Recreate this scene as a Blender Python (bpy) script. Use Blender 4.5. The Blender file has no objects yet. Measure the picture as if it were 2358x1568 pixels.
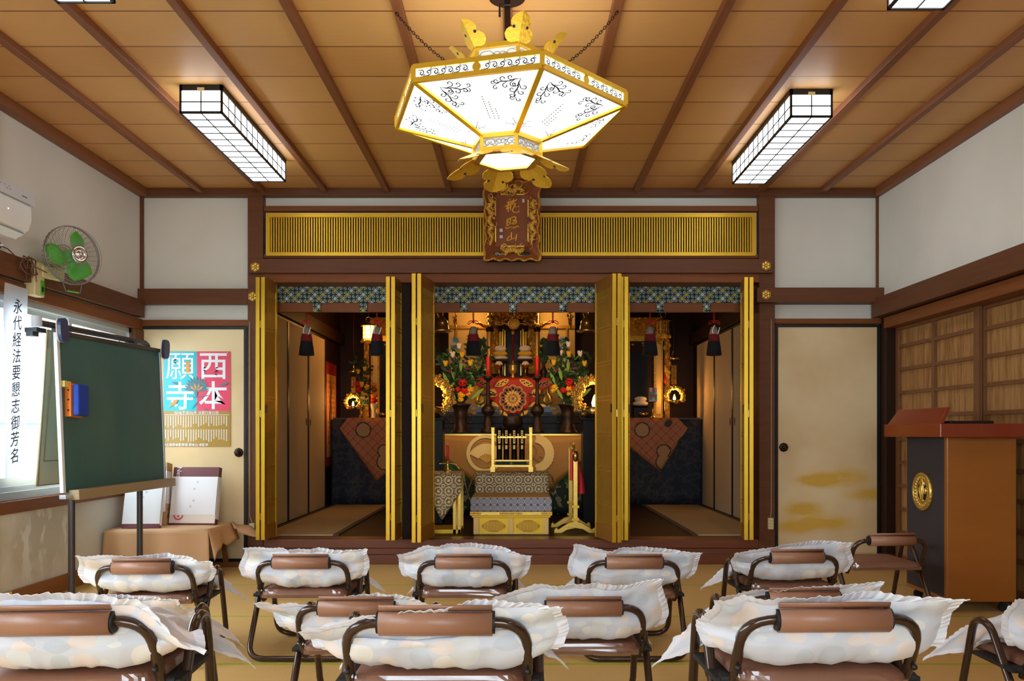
import bpy, bmesh, math, random
from mathutils import Vector, Matrix, noise
from mathutils.geometry import tessellate_polygon

S = bpy.context.scene
C = S.collection
PI = math.pi
rnd = random.Random(7)

# ------------------------------------------------------------------ camera
F_PX = 1890.0
cam_d = bpy.data.cameras.new('camera')
cam = bpy.data.objects.new('camera', cam_d)
C.objects.link(cam)
cam.location = (0, 0, 0.99)
cam.rotation_euler = (PI / 2, 0, 0)
cam_d.sensor_width = 36.0
cam_d.lens = 36.0 * F_PX / 2358.0
cam_d.shift_x = (1179 - 1190) / 2358.0
cam_d.shift_y = (995 - 784) / 2358.0
cam_d.clip_start = 0.05
S.camera = cam

# ------------------------------------------------------------------ world, light, exposure
w = bpy.data.worlds.new('sky')
S.world = w
w.use_nodes = True
bgn = w.node_tree.nodes['Background']
bgn.inputs[0].default_value = (0.86, 0.94, 1.0, 1)
bgn.inputs[1].default_value = 7.5
S.view_settings.view_transform = 'Standard'
S.view_settings.look = 'None'
S.view_settings.exposure = 0.7
S.view_settings.gamma = 1.0
S.view_settings.use_curve_mapping = False
LAMP_TUBE = 3.0      # ceiling box lamps
LAMP_HEX = 1.5       # hexagonal hanging lantern
LAMP_WARM = 1.0      # altar lamps

def portal(loc, rot, sx, sy):
    d = bpy.data.lights.new('window_portal', 'AREA')
    d.shape = 'RECTANGLE'; d.size = sx; d.size_y = sy
    d.cycles.is_portal = True
    o = bpy.data.objects.new('window_portal', d); C.objects.link(o)
    o.location = loc; o.rotation_euler = rot
portal((-3.0, 2.6, 1.2), (0, -PI / 2, 0), 1.15, 6.9)
portal((0, -2.48, 1.55), (PI / 2, 0, 0), 2.8, 1.5)

def point_light(name, loc, power, col, r=0.03):
    d = bpy.data.lights.new(name, 'POINT')
    d.energy = power * LAMP_WARM; d.color = col; d.shadow_soft_size = r
    o = bpy.data.objects.new(name, d); C.objects.link(o); o.location = loc
    return o

# ------------------------------------------------------------------ measuring helpers
def X(px, Y): return (px - 1190) * Y / F_PX
def Z(py, Y): return 0.99 + (995 - py) * Y / F_PX
def lin(v):
    v /= 255.0
    return v / 12.92 if v <= 0.04045 else ((v + 0.055) / 1.055) ** 2.4
def rgb(r, g, b): return (lin(r), lin(g), lin(b))

# ------------------------------------------------------------------ node expression helper
class NT:
    def __init__(s, tree): s.t = tree
    def new(s, k): return s.t.nodes.new(k)
    def math(s, op, a, b=None, c=None):
        n = s.new('ShaderNodeMath'); n.operation = op
        for i, v in enumerate((a, b, c)):
            if v is None: continue
            if isinstance(v, E): s.t.links.new(v.s, n.inputs[i])
            else: n.inputs[i].default_value = v
        return E(s, n.outputs[0])
    def mix(s, f, a, b, blend='MIX'):
        n = s.new('ShaderNodeMix'); n.data_type = 'RGBA'; n.blend_type = blend
        for i, v in ((0, f), (6, a), (7, b)):
            if isinstance(v, E): s.t.links.new(v.s, n.inputs[i])
            elif i == 0: n.inputs[0].default_value = v
            else: n.inputs[i].default_value = (*v[:3], 1)
        return E(s, n.outputs[2])
    def xyz(s, kind='Object'):
        tc = s.new('ShaderNodeTexCoord'); sp = s.new('ShaderNodeSeparateXYZ')
        s.t.links.new(tc.outputs[kind], sp.inputs[0])
        return [E(s, sp.outputs[i]) for i in range(3)]
    def vec(s, kind='Object', scale=(1, 1, 1)):
        tc = s.new('ShaderNodeTexCoord'); mp = s.new('ShaderNodeMapping')
        mp.inputs['Scale'].default_value = scale
        s.t.links.new(tc.outputs[kind], mp.inputs[0])
        return E(s, mp.outputs[0])
    def noise(s, v, scale=5, detail=4, rough=.55):
        n = s.new('ShaderNodeTexNoise'); n.inputs['Scale'].default_value = scale
        n.inputs['Detail'].default_value = detail; n.inputs['Roughness'].default_value = rough
        if v is not None: s.t.links.new(v.s, n.inputs['Vector'])
        return E(s, n.outputs[0])
class E:
    def __init__(s, nt, sock): s.n = nt; s.s = sock
    def __add__(s, o): return s.n.math('ADD', s, o)
    def __radd__(s, o): return s.n.math('ADD', s, o)
    def __sub__(s, o): return s.n.math('SUBTRACT', s, o)
    def __rsub__(s, o): return s.n.math('SUBTRACT', o, s)
    def __mul__(s, o): return s.n.math('MULTIPLY', s, o)
    def __rmul__(s, o): return s.n.math('MULTIPLY', s, o)
    def __truediv__(s, o): return s.n.math('DIVIDE', s, o)
    def lt(s, o): return s.n.math('LESS_THAN', s, o)
    def gt(s, o): return s.n.math('GREATER_THAN', s, o)
    def frac(s): return s.n.math('FRACT', s)
    def floor(s): return s.n.math('FLOOR', s)
    def abs(s): return s.n.math('ABSOLUTE', s)
    def mod(s, o): return s.n.math('FLOORED_MODULO', s, o)
    def max(s, o): return s.n.math('MAXIMUM', s, o)
    def min(s, o): return s.n.math('MINIMUM', s, o)
    def exp(s): return s.n.math('EXPONENT', s)
    def sqrt(s): return s.n.math('SQRT', s)
    def sin(s): return s.n.math('SINE', s)
    def atan2(s, o): return s.n.math('ARCTAN2', s, o)
    def sm(s, a, b):
        n = s.n.new('ShaderNodeMapRange'); n.interpolation_type = 'SMOOTHSTEP'
        s.n.t.links.new(s.s, n.inputs[0])
        n.inputs[1].default_value = a; n.inputs[2].default_value = b
        return E(s.n, n.outputs[0])

MATS = {}
def mat(name, col=(.5, .5, .5), rough=.5, metal=0, var=.12, scale=6, stretch=(1, 1, 1), bump=0, bscale=None,
        spec=.5, emit=None, estr=0, coat=0, fn=None, sheen=0, bdist=.01):
    m = bpy.data.materials.new(name); m.use_nodes = True
    t = m.node_tree; nt = NT(t)
    p = t.nodes['Principled BSDF']
    p.inputs['Roughness'].default_value = rough
    p.inputs['Metallic'].default_value = metal
    p.inputs['Specular IOR Level'].default_value = spec
    if coat: p.inputs['Coat Weight'].default_value = coat; p.inputs['Coat Roughness'].default_value = .12
    if sheen: p.inputs['Sheen Weight'].default_value = sheen
    if emit:
        p.inputs['Emission Color'].default_value = (*emit, 1); p.inputs['Emission Strength'].default_value = estr
    v = nt.vec('Object', stretch)
    nz = nt.noise(v, scale)
    col_e = fn(nt) if fn else None
    k = (nz - .5) * (2 * var) + 1.0
    cn = nt.new('ShaderNodeVectorMath'); cn.operation = 'SCALE'
    if col_e is not None: t.links.new(col_e.s, cn.inputs[0])
    else: cn.inputs[0].default_value = col
    t.links.new(k.s, cn.inputs['Scale'])
    t.links.new(cn.outputs[0], p.inputs['Base Color'])
    if bump:
        b = nt.new('ShaderNodeBump'); b.inputs['Strength'].default_value = bump; b.inputs['Distance'].default_value = bdist
        t.links.new(nt.noise(v, bscale or scale * 4, 5).s, b.inputs['Height'])
        t.links.new(b.outputs[0], p.inputs['Normal'])
    MATS[name] = m
    return m

def clear_mat(name, mixf, rough=.05, tint=(1, 1, 1)):
    m = bpy.data.materials.new(name); m.use_nodes = True
    t = m.node_tree; t.nodes.remove(t.nodes['Principled BSDF'])
    out = t.nodes['Material Output']
    a = t.nodes.new('ShaderNodeBsdfTransparent'); a.inputs[0].default_value = (*tint, 1)
    g = t.nodes.new('ShaderNodeBsdfGlossy'); g.inputs['Roughness'].default_value = rough
    mx = t.nodes.new('ShaderNodeMixShader'); mx.inputs[0].default_value = mixf
    t.links.new(a.outputs[0], mx.inputs[1]); t.links.new(g.outputs[0], mx.inputs[2])
    t.links.new(mx.outputs[0], out.inputs[0])
    MATS[name] = m
    return m

# ------------------------------------------------------------------ materials
mat('wood_beam', rgb(106, 64, 36), .5, var=.3, scale=5, stretch=(1, 1, 6), bump=.08, spec=.3)
mat('wood_beam_long', rgb(104, 62, 36), .5, spec=.3, var=.3, scale=5, stretch=(.6, .6, 9), bump=.08)
mat('wood_rail', rgb(126, 72, 34), .5, spec=.25, var=.3, scale=6, stretch=(.5, .5, 10), bump=.08)
mat('wood_sill', rgb(112, 60, 36), .35, var=.3, scale=5, stretch=(.6, 6, 12), bump=.08)
mat('wood_base', rgb(150, 88, 40), .4, var=.25, scale=5, stretch=(6, .6, 9))
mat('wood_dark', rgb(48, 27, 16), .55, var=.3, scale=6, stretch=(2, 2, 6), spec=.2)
mat('wood_table', rgb(128, 76, 34), .4, var=.25, scale=6, stretch=(2, 6, 6))
mat('lacquer', rgb(19, 12, 9), .4, var=.1, spec=.22)
mat('plaque_wood', rgb(142, 74, 34), .6, var=.25, scale=5, stretch=(9, 1, 1.5))
mat('slat_gold', rgb(176, 130, 40), .45, metal=.4, var=.12, scale=8)
mat('slat_back', rgb(62, 40, 16), .6, var=.2)
mat('black', rgb(20, 19, 19), .45, var=.1)
mat('black_gloss', rgb(14, 13, 14), .22, var=.05)
mat('dark_cloth', rgb(56, 52, 54), .85, var=.1, scale=60)

def f_ceiling(nt):
    x, y, z = nt.xyz()
    q = (y - 3.558) / .327
    cell = q.floor()
    h = ((cell * 12.9898).sin() * 43758.5).frac()
    fine = nt.noise(nt.vec('Object', (1.2, 14, 1)), 9, 5)
    base = nt.mix(h * .5 + fine * .5, rgb(224, 172, 106), rgb(206, 150, 84))
    seam = ((q.frac() - .5).abs() * 2).gt(.965)
    return nt.mix(seam, base, rgb(150, 98, 50))
mat('ceiling_board', rough=.5, var=.06, scale=3, fn=f_ceiling)
mat('batten', rgb(134, 80, 46), .5, var=.25, scale=6, stretch=(6, .6, 6))

mat('plaster', rgb(224, 219, 208), .9, var=.14, scale=1.3, bump=.06, bscale=90)
def f_stain(nt):
    x, y, z = nt.xyz()
    v = nt.vec('Object', (1, 1, 1))
    band = ((y - 4.9) / .42)
    g = ((band * band + ((z - .36) / .26) * ((z - .36) / .26)) * -1.0).exp()
    n = nt.noise(v, 7, 3)
    n2 = nt.noise(nt.vec('Object', (1, 2.2, 1)), 5.5, 2)
    a = nt.mix((g * (n * 1.3)).min(.5), rgb(232, 226, 214), rgb(176, 156, 130))
    return nt.mix((n2.sm(.54, .64)) * g, a, rgb(236, 234, 228))
mat('plaster_stained', rough=.9, var=.05, scale=2.2, fn=f_stain)

mat('gold_paint', rgb(232, 186, 50), .38, metal=.55, var=.08, scale=14)
mat('gold_leaf', rgb(228, 188, 92), .32, metal=.8, var=.12, scale=30, bump=.1, bscale=60)
mat('gold_petal', rgb(226, 180, 54), .36, metal=.6, var=.12, scale=40, bump=.35, bscale=70)
mat('gold_dim', rgb(176, 126, 40), .42, metal=.5, var=.15, scale=8)
mat('gold_wood', rgb(150, 100, 34), .42, metal=.25, var=.2, scale=6, stretch=(4, 4, 1))
mat('gold_carved', rgb(240, 190, 84), .32, metal=.6, var=.3, scale=60, bump=.7, bscale=70, bdist=.02)
mat('gold_filigree', rgb(212, 152, 60), .35, metal=.7, var=.6, scale=55, bump=1, bscale=50, bdist=.02)
mat('brass', rgb(214, 176, 98), .22, metal=.95, var=.06)
mat('bronze', rgb(54, 40, 32), .38, metal=.6, var=.25, scale=30, bump=.2, bscale=60)
mat('chrome', rgb(220, 220, 225), .12, metal=1, var=.02)
mat('aluminium', rgb(196, 202, 208), .35, metal=.6, var=.04)
mat('paper_white', rgb(240, 240, 242), .8, var=.02)
m_ = mat('paper_thin', rgb(242, 242, 246), .8, var=.02)
t_ = m_.node_tree; p_ = t_.nodes['Principled BSDF']; tr_ = t_.nodes.new('ShaderNodeBsdfTranslucent'); tr_.inputs[0].default_value = (.85, .88, .95, 1)
mx_ = t_.nodes.new('ShaderNodeMixShader'); mx_.inputs[0].default_value = .5
t_.links.new(p_.outputs[0], mx_.inputs[1]); t_.links.new(tr_.outputs[0], mx_.inputs[2]); t_.links.new(mx_.outputs[0], t_.nodes['Material Output'].inputs[0])
mat('ink', rgb(22, 22, 26), .8, var=.05)
mat('ink_grey', rgb(150, 152, 156), .8, var=.05)

def f_tatami(nt):
    x, y, z = nt.xyz()
    q = (y - 6.22) / .905
    f = q.frac()
    rows = nt.noise(nt.vec('Object', (3, 160, 1)), 1.0, 2)
    soft = nt.noise(nt.vec('Object', (1, 1, 1)), 1.3, 2)
    base = nt.mix(rows * .55 + soft * .45, rgb(228, 190, 118), rgb(196, 156, 90))
    rope = nt.noise(nt.vec('Object', (60, 60, 1)), 1.5, 2)
    green = nt.mix(rope, rgb(140, 150, 14), rgb(196, 204, 60))
    return nt.mix(((f - .5).abs() * 2).gt(.971), base, green)
mat('tatami', rough=.75, var=.08, scale=1.2, fn=f_tatami, bump=.12, bscale=120)
mat('tatami_plain', rgb(186, 158, 112), .75, var=.1, scale=3, bump=.1, bscale=120)
def f_heri(nt):
    x, y, z = nt.xyz()
    a = ((x * 60).frac() - .5).abs() + ((y * 30).frac() - .5).abs()
    return nt.mix(a.lt(.45), rgb(58, 46, 36), rgb(120, 100, 74))
mat('tatami_border', rough=.8, fn=f_heri)

def f_fusuma(nt):
    n = nt.noise(nt.vec('Object', (1, 1, 1)), 1.6, 3)
    return nt.mix(n.sm(.35, .75), rgb(236, 212, 166), rgb(222, 190, 138))
mat('fusuma', rough=.75, var=.03, fn=f_fusuma)
def f_cloud(nt):
    x, y, z = nt.xyz()
    n = nt.noise(nt.vec('Object', (1, 1, 2.5)), 6, 4)
    tot = None
    for px, py, sx, sz in ((1925, 1100, .22, .055), (1880, 1108, .12, .035), (2000, 1138, .14, .04), (1850, 1175, .14, .06),
                           (1895, 1205, .22, .045), (1830, 1215, .12, .04)):
        dx = (x - X(px, 6.18)) / sx; dz = (z - Z(py, 6.18)) / sz
        g = ((dx * dx + dz * dz) * -1.0).exp()
        tot = g if tot is None else tot + g
    m = (tot * (n * 2.2)).min(.85)
    big = nt.noise(nt.vec('Object', (1, 1, 1)), 1.6, 3)
    base = nt.mix(big.sm(.35, .75), rgb(232, 208, 164), rgb(214, 182, 132))
    return nt.mix(m, base, rgb(214, 164, 24))
mat('fusuma_cloud', rough=.75, var=.03, fn=f_cloud)
mat('fusuma_inner', rgb(206, 182, 142), .75, var=.04, scale=3)

def f_shoji(nt):
    n = nt.noise(nt.vec('Object', (1, 26, 2.2)), 1.6, 4)
    return nt.mix(n.sm(.35, .7), rgb(178, 130, 76), rgb(138, 92, 46))
mat('bamboo_paper', rough=.65, var=.05, fn=f_shoji)
mat('wood_lattice', rgb(120, 76, 42), .45, var=.2, scale=6, stretch=(3, 3, 3))

# chairs
mat('tube_brown', rgb(64, 44, 34), .18, metal=.35, var=.08, coat=.6)
mat('vinyl', rgb(158, 112, 86), .38, var=.06, scale=40, bump=.08, bscale=300)
mat('vinyl_seat', rgb(142, 94, 72), .5, var=.06, scale=30, bump=.05, bscale=300)
mat('rubber', rgb(24, 24, 26), .6, var=.05)
clear_mat('plastic_film', .10, .12, (.93, .92, .9))

def f_cushion(nt):
    tc = nt.new('ShaderNodeTexCoord')
    vo = nt.new('ShaderNodeTexVoronoi'); vo.inputs['Scale'].default_value = 15; vo.inputs['Randomness'].default_value = .62
    nt.t.links.new(tc.outputs['UV'], vo.inputs['Vector'])
    d = E(nt, vo.outputs['Distance'])
    r = E(nt, nt.new('ShaderNodeSeparateColor').outputs[0])
    sc = r.s.node; nt.t.links.new(vo.outputs['Color'], sc.inputs[0])
    a = nt.mix(r.gt(.33), rgb(226, 228, 228), rgb(236, 222, 214))
    b = nt.mix(r.gt(.6), a, rgb(238, 234, 226))
    c = nt.mix(r.gt(.82), b, rgb(206, 212, 220))
    return nt.mix(d.lt(.52), rgb(218, 220, 228), c)
mat('cushion_cloth', rough=.85, var=.03, scale=20, fn=f_cushion, bump=.12, bscale=26, sheen=.2)
mat('ruffle_cloth', rgb(232, 231, 236), .85, var=.04, scale=30, sheen=.2)

# cloths in the altar
def tile(nt, x, z, t):
    a = (x / t).frac() - .5; b = (z / t).frac() - .5
    ida = (x / t).floor(); idb = (z / t).floor()
    return a, b, ida, idb
def f_valance(nt):
    x, y, z = nt.xyz()
    a, b, ia, ib = tile(nt, x + z * 0, z, .062)
    dia = a.abs() + b.abs()
    def tint(k):
        c_ = nt.mix(k.gt(.5), rgb(206, 200, 194), rgb(200, 166, 34))
        return nt.mix(k.gt(1.5), c_, rgb(40, 44, 56))
    k1 = (ia + ib).mod(3)
    ja = (x / .062 + .5).floor(); jb = (z / .062 + .5).floor()
    k2 = (ja + jb * 1 + 1).mod(3)
    d2 = 1.0 - dia
    q_ = (dia - .5) / .27
    lim = (1.0 - q_ * q_) * .26
    w_ = (a.abs() - b.abs()).abs()
    base = nt.mix(w_.lt(lim), rgb(44, 74, 66), rgb(176, 184, 176))
    base = nt.mix(w_.lt(lim * .52), base, rgb(104, 124, 116))
    base = nt.mix(w_.lt(.025) * lim.gt(.05), base, rgb(56, 84, 76))
    out = nt.mix(dia.lt(.24), base, tint(k1))
    return nt.mix(d2.lt(.24), out, tint(k2))
mat('valance_cloth', rough=.8, var=.05, fn=f_valance)
def f_brocade(nt):
    x, y, z = nt.xyz()
    a, b, ia, ib = tile(nt, x + y * .6, z + y * .4, .085)
    r = (a * a + b * b).sqrt()
    ang = b.atan2(a)
    pet = (ang * 14).sin() * .03
    ring = ((r + pet) - .36).abs().lt(.05)
    dot = r.lt(.12)
    c = 0.5 - a.abs(); d = 0.5 - b.abs()
    cor = (c * c + d * d).sqrt()
    oth = (cor - .14).abs().lt(.035)
    v = nt.noise(nt.vec('Object', (1, 1, 1)), 110, 1).sm(.56, .6) * .5
    m = (ring.max(dot)).max(oth.max(v))
    return nt.mix(m, rgb(118, 88, 58), rgb(226, 208, 150))
mat('brocade_gold', rough=.5, metal=.2, var=.06, fn=f_brocade)
def f_circles(nt):
    x, y, z = nt.xyz()
    a, b, ia, ib = tile(nt, x, z, .053)
    r = (a * a + b * b).sqrt()
    m = ((r - .45).abs().lt(.05)).max((r - .25).abs().lt(.05)).max(r.lt(.1))
    return nt.mix(m, rgb(96, 96, 112), rgb(188, 186, 192))
mat('cushion_blue', rough=.75, var=.05, fn=f_circles)
def f_redbro(nt):
    x, y, z = nt.xyz()
    u = (x + z) * .7071; v2 = (x - z) * .7071
    a, b, ia, ib = tile(nt, u, v2, .075)
    m = ((a.abs().max(b.abs())) * 8).frac().lt(.4)
    base = nt.mix(m, rgb(150, 44, 24), rgb(206, 160, 100))
    vo = nt.new('ShaderNodeTexVoronoi'); vo.inputs['Scale'].default_value = 4.6; vo.inputs['Randomness'].default_value = .6
    nt.t.links.new(nt.vec('Object', (1, 0, 1)).s, vo.inputs['Vector'])
    d = E(nt, vo.outputs['Distance'])
    n = nt.noise(nt.vec('Object', (1, 1, 1)), 28, 2)
    dd = d + (n - .5) * .12
    o = nt.mix(dd.lt(.42), base, rgb(60, 44, 26))
    return nt.mix(dd.lt(.36), o, rgb(176, 132, 84))
mat('brocade_red', rough=.6, var=.1, fn=f_redbro)
def f_navy(nt):
    n = nt.noise(nt.vec('Object', (1, 1, 1)), 7, 4)
    return nt.mix((n - .5).abs().lt(.03), rgb(24, 32, 50), rgb(52, 52, 56))
mat('navy_cloth', rough=.7, var=.15, fn=f_navy)
def f_green(nt):
    x, y, z = nt.xyz()
    n = nt.noise(nt.vec('Object', (1, 1, 1)), 9, 3)
    w_ = ((n * 22).sin()).gt(.35)
    sea = nt.mix(w_, rgb(24, 48, 40), rgb(132, 136, 112))
    return nt.mix((z + (n - .5) * .16).lt(.53), rgb(4, 112, 30), sea)
mat('green_cloth', rough=.65, var=.08, fn=f_green)
mat('beige_cloth', rgb(176, 130, 60), .6, metal=.15, var=.08, scale=5, stretch=(4, 4, 1))
mat('crest_gold', rgb(226, 186, 104), .45, metal=.4, var=.08)
mat('red_cloth', rgb(206, 44, 14), .6, var=.06)
mat('flower_gold', rgb(238, 178, 66), .5, metal=.3, var=.1)
mat('mauve', rgb(166, 108, 82), .7, var=.1)
mat('candle_red', rgb(232, 30, 40), .35, var=.03)
mat('scroll_cloth', rgb(214, 150, 84), .8, var=.08)
mat('scroll_red', rgb(150, 18, 14), .8, var=.08)
mat('tassel_white', rgb(150, 130, 112), .9, var=.2, scale=60, stretch=(6, 6, .4))
mat('tassel_red', rgb(120, 18, 24), .9, var=.2, scale=60, stretch=(6, 6, .4))
mat('tassel_black', rgb(15, 15, 19), .9, var=.25, scale=60, stretch=(6, 6, .4))
mat('cord_red', rgb(190, 16, 28), .6, var=.1)
mat('altar_wall', rgb(206, 166, 96), .6, metal=.2, var=.1, scale=2)
mat('painted_blue', rgb(84, 104, 122), .4, metal=.2, var=.5, scale=14)
mat('leaf_dark', rgb(28, 64, 24), .55, var=.4, scale=30)
mat('leaf_light', rgb(120, 160, 50), .5, var=.2, scale=30)
mat('petal_yellow', rgb(240, 186, 30), .6, var=.1)
mat('petal_white', rgb(240, 228, 214), .6, var=.05)
mat('petal_pink', rgb(200, 50, 140), .6, var=.1)
mat('petal_red', rgb(200, 20, 30), .6, var=.1)
mat('rice_cake', rgb(232, 216, 196), .6, var=.03)
mat('rice_yellow', rgb(232, 178, 40), .6, var=.03)
def f_candy(nt):
    vo = nt.new('ShaderNodeTexVoronoi'); vo.inputs['Scale'].default_value = 34; vo.inputs['Randomness'].default_value = .15
    nt.t.links.new(nt.vec('Object', (1, 1, 1)).s, vo.inputs['Vector'])
    sc = nt.new('ShaderNodeSeparateColor'); nt.t.links.new(vo.outputs['Color'], sc.inputs[0])
    r = E(nt, sc.outputs[0])
    return nt.mix(r.gt(.62), nt.mix(r.gt(.32), rgb(236, 226, 214), rgb(222, 110, 130)), rgb(110, 190, 170))
mat('candy', rough=.5, var=.03, fn=f_candy)

# objects in the hall
mat('board_green', rgb(56, 104, 103), .5, var=.12, scale=3, stretch=(1, 5, .6))
mat('cream', rgb(214, 206, 178), .6, var=.06)
mat('plastic_white', rgb(234, 236, 236), .35, var=.02)
mat('plastic_grey', rgb(206, 208, 214), .35, var=.02)
mat('plastic_ivory', rgb(222, 204, 150), .45, var=.04)
mat('plastic_yellow', rgb(232, 208, 110), .45, var=.04)
mat('plastic_blue', rgb(52, 62, 104), .35, var=.1, scale=30)
mat('fan_green', rgb(70, 190, 30), .3, var=.08)
mat('wire', rgb(150, 146, 140), .3, metal=.7, var=.05)
mat('cord_brown', rgb(110, 70, 46), .5, var=.1)
mat('cap_orange', rgb(240, 130, 24), .45, var=.06)
mat('felt_blue', rgb(24, 66, 170), .7, var=.1)
mat('steel_dark', rgb(82, 76, 76), .35, metal=.5, var=.08)
mat('rail_tan', rgb(164, 142, 108), .45, var=.06)
mat('kraft_paper', rgb(218, 172, 126), .6, var=.06, scale=4, bump=.1, bscale=8)
mat('cardboard_maroon', rgb(110, 56, 58), .5, var=.05)
mat('cardboard', rgb(196, 154, 100), .6, var=.06)
mat('cardboard_cream', rgb(238, 224, 212), .6, var=.03)
mat('lectern_wood', rgb(158, 94, 32), .32, var=.12, scale=3, stretch=(1, 1, 5), coat=.3)
mat('lectern_red', rgb(130, 50, 24), .28, var=.12, scale=3, stretch=(5, 1, 1), coat=.3)
mat('speaker_cloth', rgb(58, 48, 48), .85, var=.15, scale=120)
mat('poster_teal', rgb(20, 186, 198), .35, var=.03)
mat('poster_red', rgb(232, 74, 104), .35, var=.04)
mat('poster_gold', rgb(176, 138, 54), .35, var=.05)
mat('poster_leaf', rgb(90, 130, 140), .5, var=.3, scale=60)
mat('poster_orange', rgb(222, 150, 66), .5, var=.3, scale=80)
mat('fence_blue', rgb(172, 216, 220), .7, var=.04)
mat('ground_grey', rgb(140, 140, 136), .9, var=.1)
mat('glow_tube', (.9, .95, 1), .5, var=0, emit=(.93, .97, 1.0), estr=LAMP_TUBE)
mat('glow_hex', (.9, .95, 1), .5, var=0, emit=(.93, .97, 1.0), estr=LAMP_HEX)
mat('glow_warm', (1, .6, .2), .5, var=0, emit=(1.0, .45, .08), estr=14 * LAMP_WARM)
mat('glow_led', (1, .5, .4), .5, var=0, emit=(1.0, .5, .4), estr=2)
clear_mat('glass', .06, .02, (.95, .98, 1.0))

# ------------------------------------------------------------------ mesh builder
class MB:
    def __init__(s, M=None):
        s.v = []; s.f = []; s.m = []; s.sm = []; s.uv = {}; s.mats = []; s.M = M
    def mi(s, name):
        if name not in s.mats: s.mats.append(name)
        return s.mats.index(name)
    def add(s, vs, fs, m, smooth=False, M=None, uvs=None):
        b = len(s.v); k = s.mi(m)
        for p in vs:
            p = Vector(p)
            if M is not None: p = M @ p
            if s.M is not None: p = s.M @ p
            s.v.append(p)
        if uvs:
            for i, q in enumerate(uvs): s.uv[b + i] = q
        for f in fs:
            s.f.append([b + i for i in f]); s.m.append(k); s.sm.append(smooth)
        return s
    def box(s, x0, x1, y0, y1, z0, z1, m, M=None):
        vs = [(x, y, z) for z in (z0, z1) for y in (y0, y1) for x in (x0, x1)]
        fs = [(0, 2, 3, 1), (4, 5, 7, 6), (0, 1, 5, 4), (2, 6, 7, 3), (0, 4, 6, 2), (1, 3, 7, 5)]
        return s.add(vs, fs, m, False, M)
    def tube(s, pts, r, m, n=8, closed=False, M=None, flat=1.0):
        pts = [Vector(p) for p in pts]; N = len(pts)
        rs = r if isinstance(r, (list, tuple)) else [r] * N
        tg = []
        for i in range(N):
            if closed: d = pts[(i + 1) % N] - pts[i - 1]
            else: d = pts[min(i + 1, N - 1)] - pts[max(i - 1, 0)]
            tg.append(d.normalized() if d.length > 1e-9 else Vector((0, 0, 1)))
        up = Vector((0, 0, 1)) if abs(tg[0].z) < .9 else Vector((1, 0, 0))
        a = (up - tg[0] * up.dot(tg[0])).normalized()
        vs = []; fs = []
        for i in range(N):
            a = (a - tg[i] * a.dot(tg[i]))
            a = a.normalized() if a.length > 1e-6 else tg[i].orthogonal().normalized()
            b = tg[i].cross(a)
            for j in range(n):
                t = 2 * PI * j / n
                vs.append(pts[i] + a * (rs[i] * math.cos(t)) + b * (rs[i] * flat * math.sin(t)))
        for i in range(N if closed else N - 1):
            i2 = (i + 1) % N
            for j in range(n):
                j2 = (j + 1) % n
                fs.append((i * n + j, i * n + j2, i2 * n + j2, i2 * n + j))
        s.add(vs, fs, m, True, M)
        if not closed:
            s.add(vs[:n], [tuple(range(n))[::-1]], m, False, M)
            s.add(vs[-n:], [tuple(range(n))], m, False, M)
        return s
    def lathe(s, prof, m, n=20, c=(0, 0, 0), M=None, flute=0, fk=0):
        vs = []; fs = []
        T = Matrix.Translation(c) if M is None else M @ Matrix.Translation(c)
        for r, z in prof:
            for j in range(n):
                t = 2 * PI * j / n
                rr = r * (1 + flute * math.cos(fk * t))
                vs.append((rr * math.cos(t), rr * math.sin(t), z))
        for i in range(len(prof) - 1):
            for j in range(n):
                j2 = (j + 1) % n
                fs.append((i * n + j, i * n + j2, (i + 1) * n + j2, (i + 1) * n + j))
        s.add(vs, fs, m, True, T)
        s.add(vs[:n], [tuple(range(n))[::-1]], m, False, T)
        s.add(vs[-n:], [tuple(range(n))], m, False, T)
        return s
    def ball(s, c, r, m, n=12, k=8, M=None):
        r = r if isinstance(r, (tuple, list)) else (r, r, r)
        vs = []; fs = []
        for i in range(k + 1):
            a = PI * i / k
            for j in range(n):
                t = 2 * PI * j / n
                vs.append((c[0] + r[0] * math.sin(a) * math.cos(t), c[1] + r[1] * math.sin(a) * math.sin(t), c[2] - r[2] * math.cos(a)))
        for i in range(k):
            for j in range(n):
                j2 = (j + 1) % n
                fs.append((i * n + j, i * n + j2, (i + 1) * n + j2, (i + 1) * n + j))
        return s.add(vs, fs, m, True, M)
    def prism(s, poly, h, m, M=None, h0=0.0, cap=True):
        """2-D outline in local x,y extruded from z=h0 to z=h"""
        n = len(poly)
        ar = sum(poly[i][0] * poly[(i + 1) % n][1] - poly[(i + 1) % n][0] * poly[i][1] for i in range(n))
        if ar < 0: poly = poly[::-1]
        vs = [(p[0], p[1], h0) for p in poly] + [(p[0], p[1], h) for p in poly]
        fs = [(i, (i + 1) % n, n + (i + 1) % n, n + i) for i in range(n)]
        tr = tessellate_polygon([[Vector((p[0], p[1], 0)) for p in poly]])
        for t in tr:
            a, b, c = t
            p, q, r = poly[a], poly[b], poly[c]
            if (q[0] - p[0]) * (r[1] - p[1]) - (r[0] - p[0]) * (q[1] - p[1]) < 0: a, b, c = a, c, b
            fs.append((n + a, n + b, n + c)); fs.append((c, b, a))
        return s.add(vs, fs, m, False, M)
    def grid(s, fn, nu, nv, m, M=None, smooth=True, uv=None, flip=False):
        vs = []; fs = []; uvs = []
        for i in range(nu + 1):
            for j in range(nv + 1):
                vs.append(fn(i / nu, j / nv))
                if uv: uvs.append(uv(i / nu, j / nv))
        for i in range(nu):
            for j in range(nv):
                a = i * (nv + 1) + j
                q = (a, a + nv + 1, a + nv + 2, a + 1)
                fs.append(q[::-1] if flip else q)
        return s.add(vs, fs, m, smooth, M, uvs or None)
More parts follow.
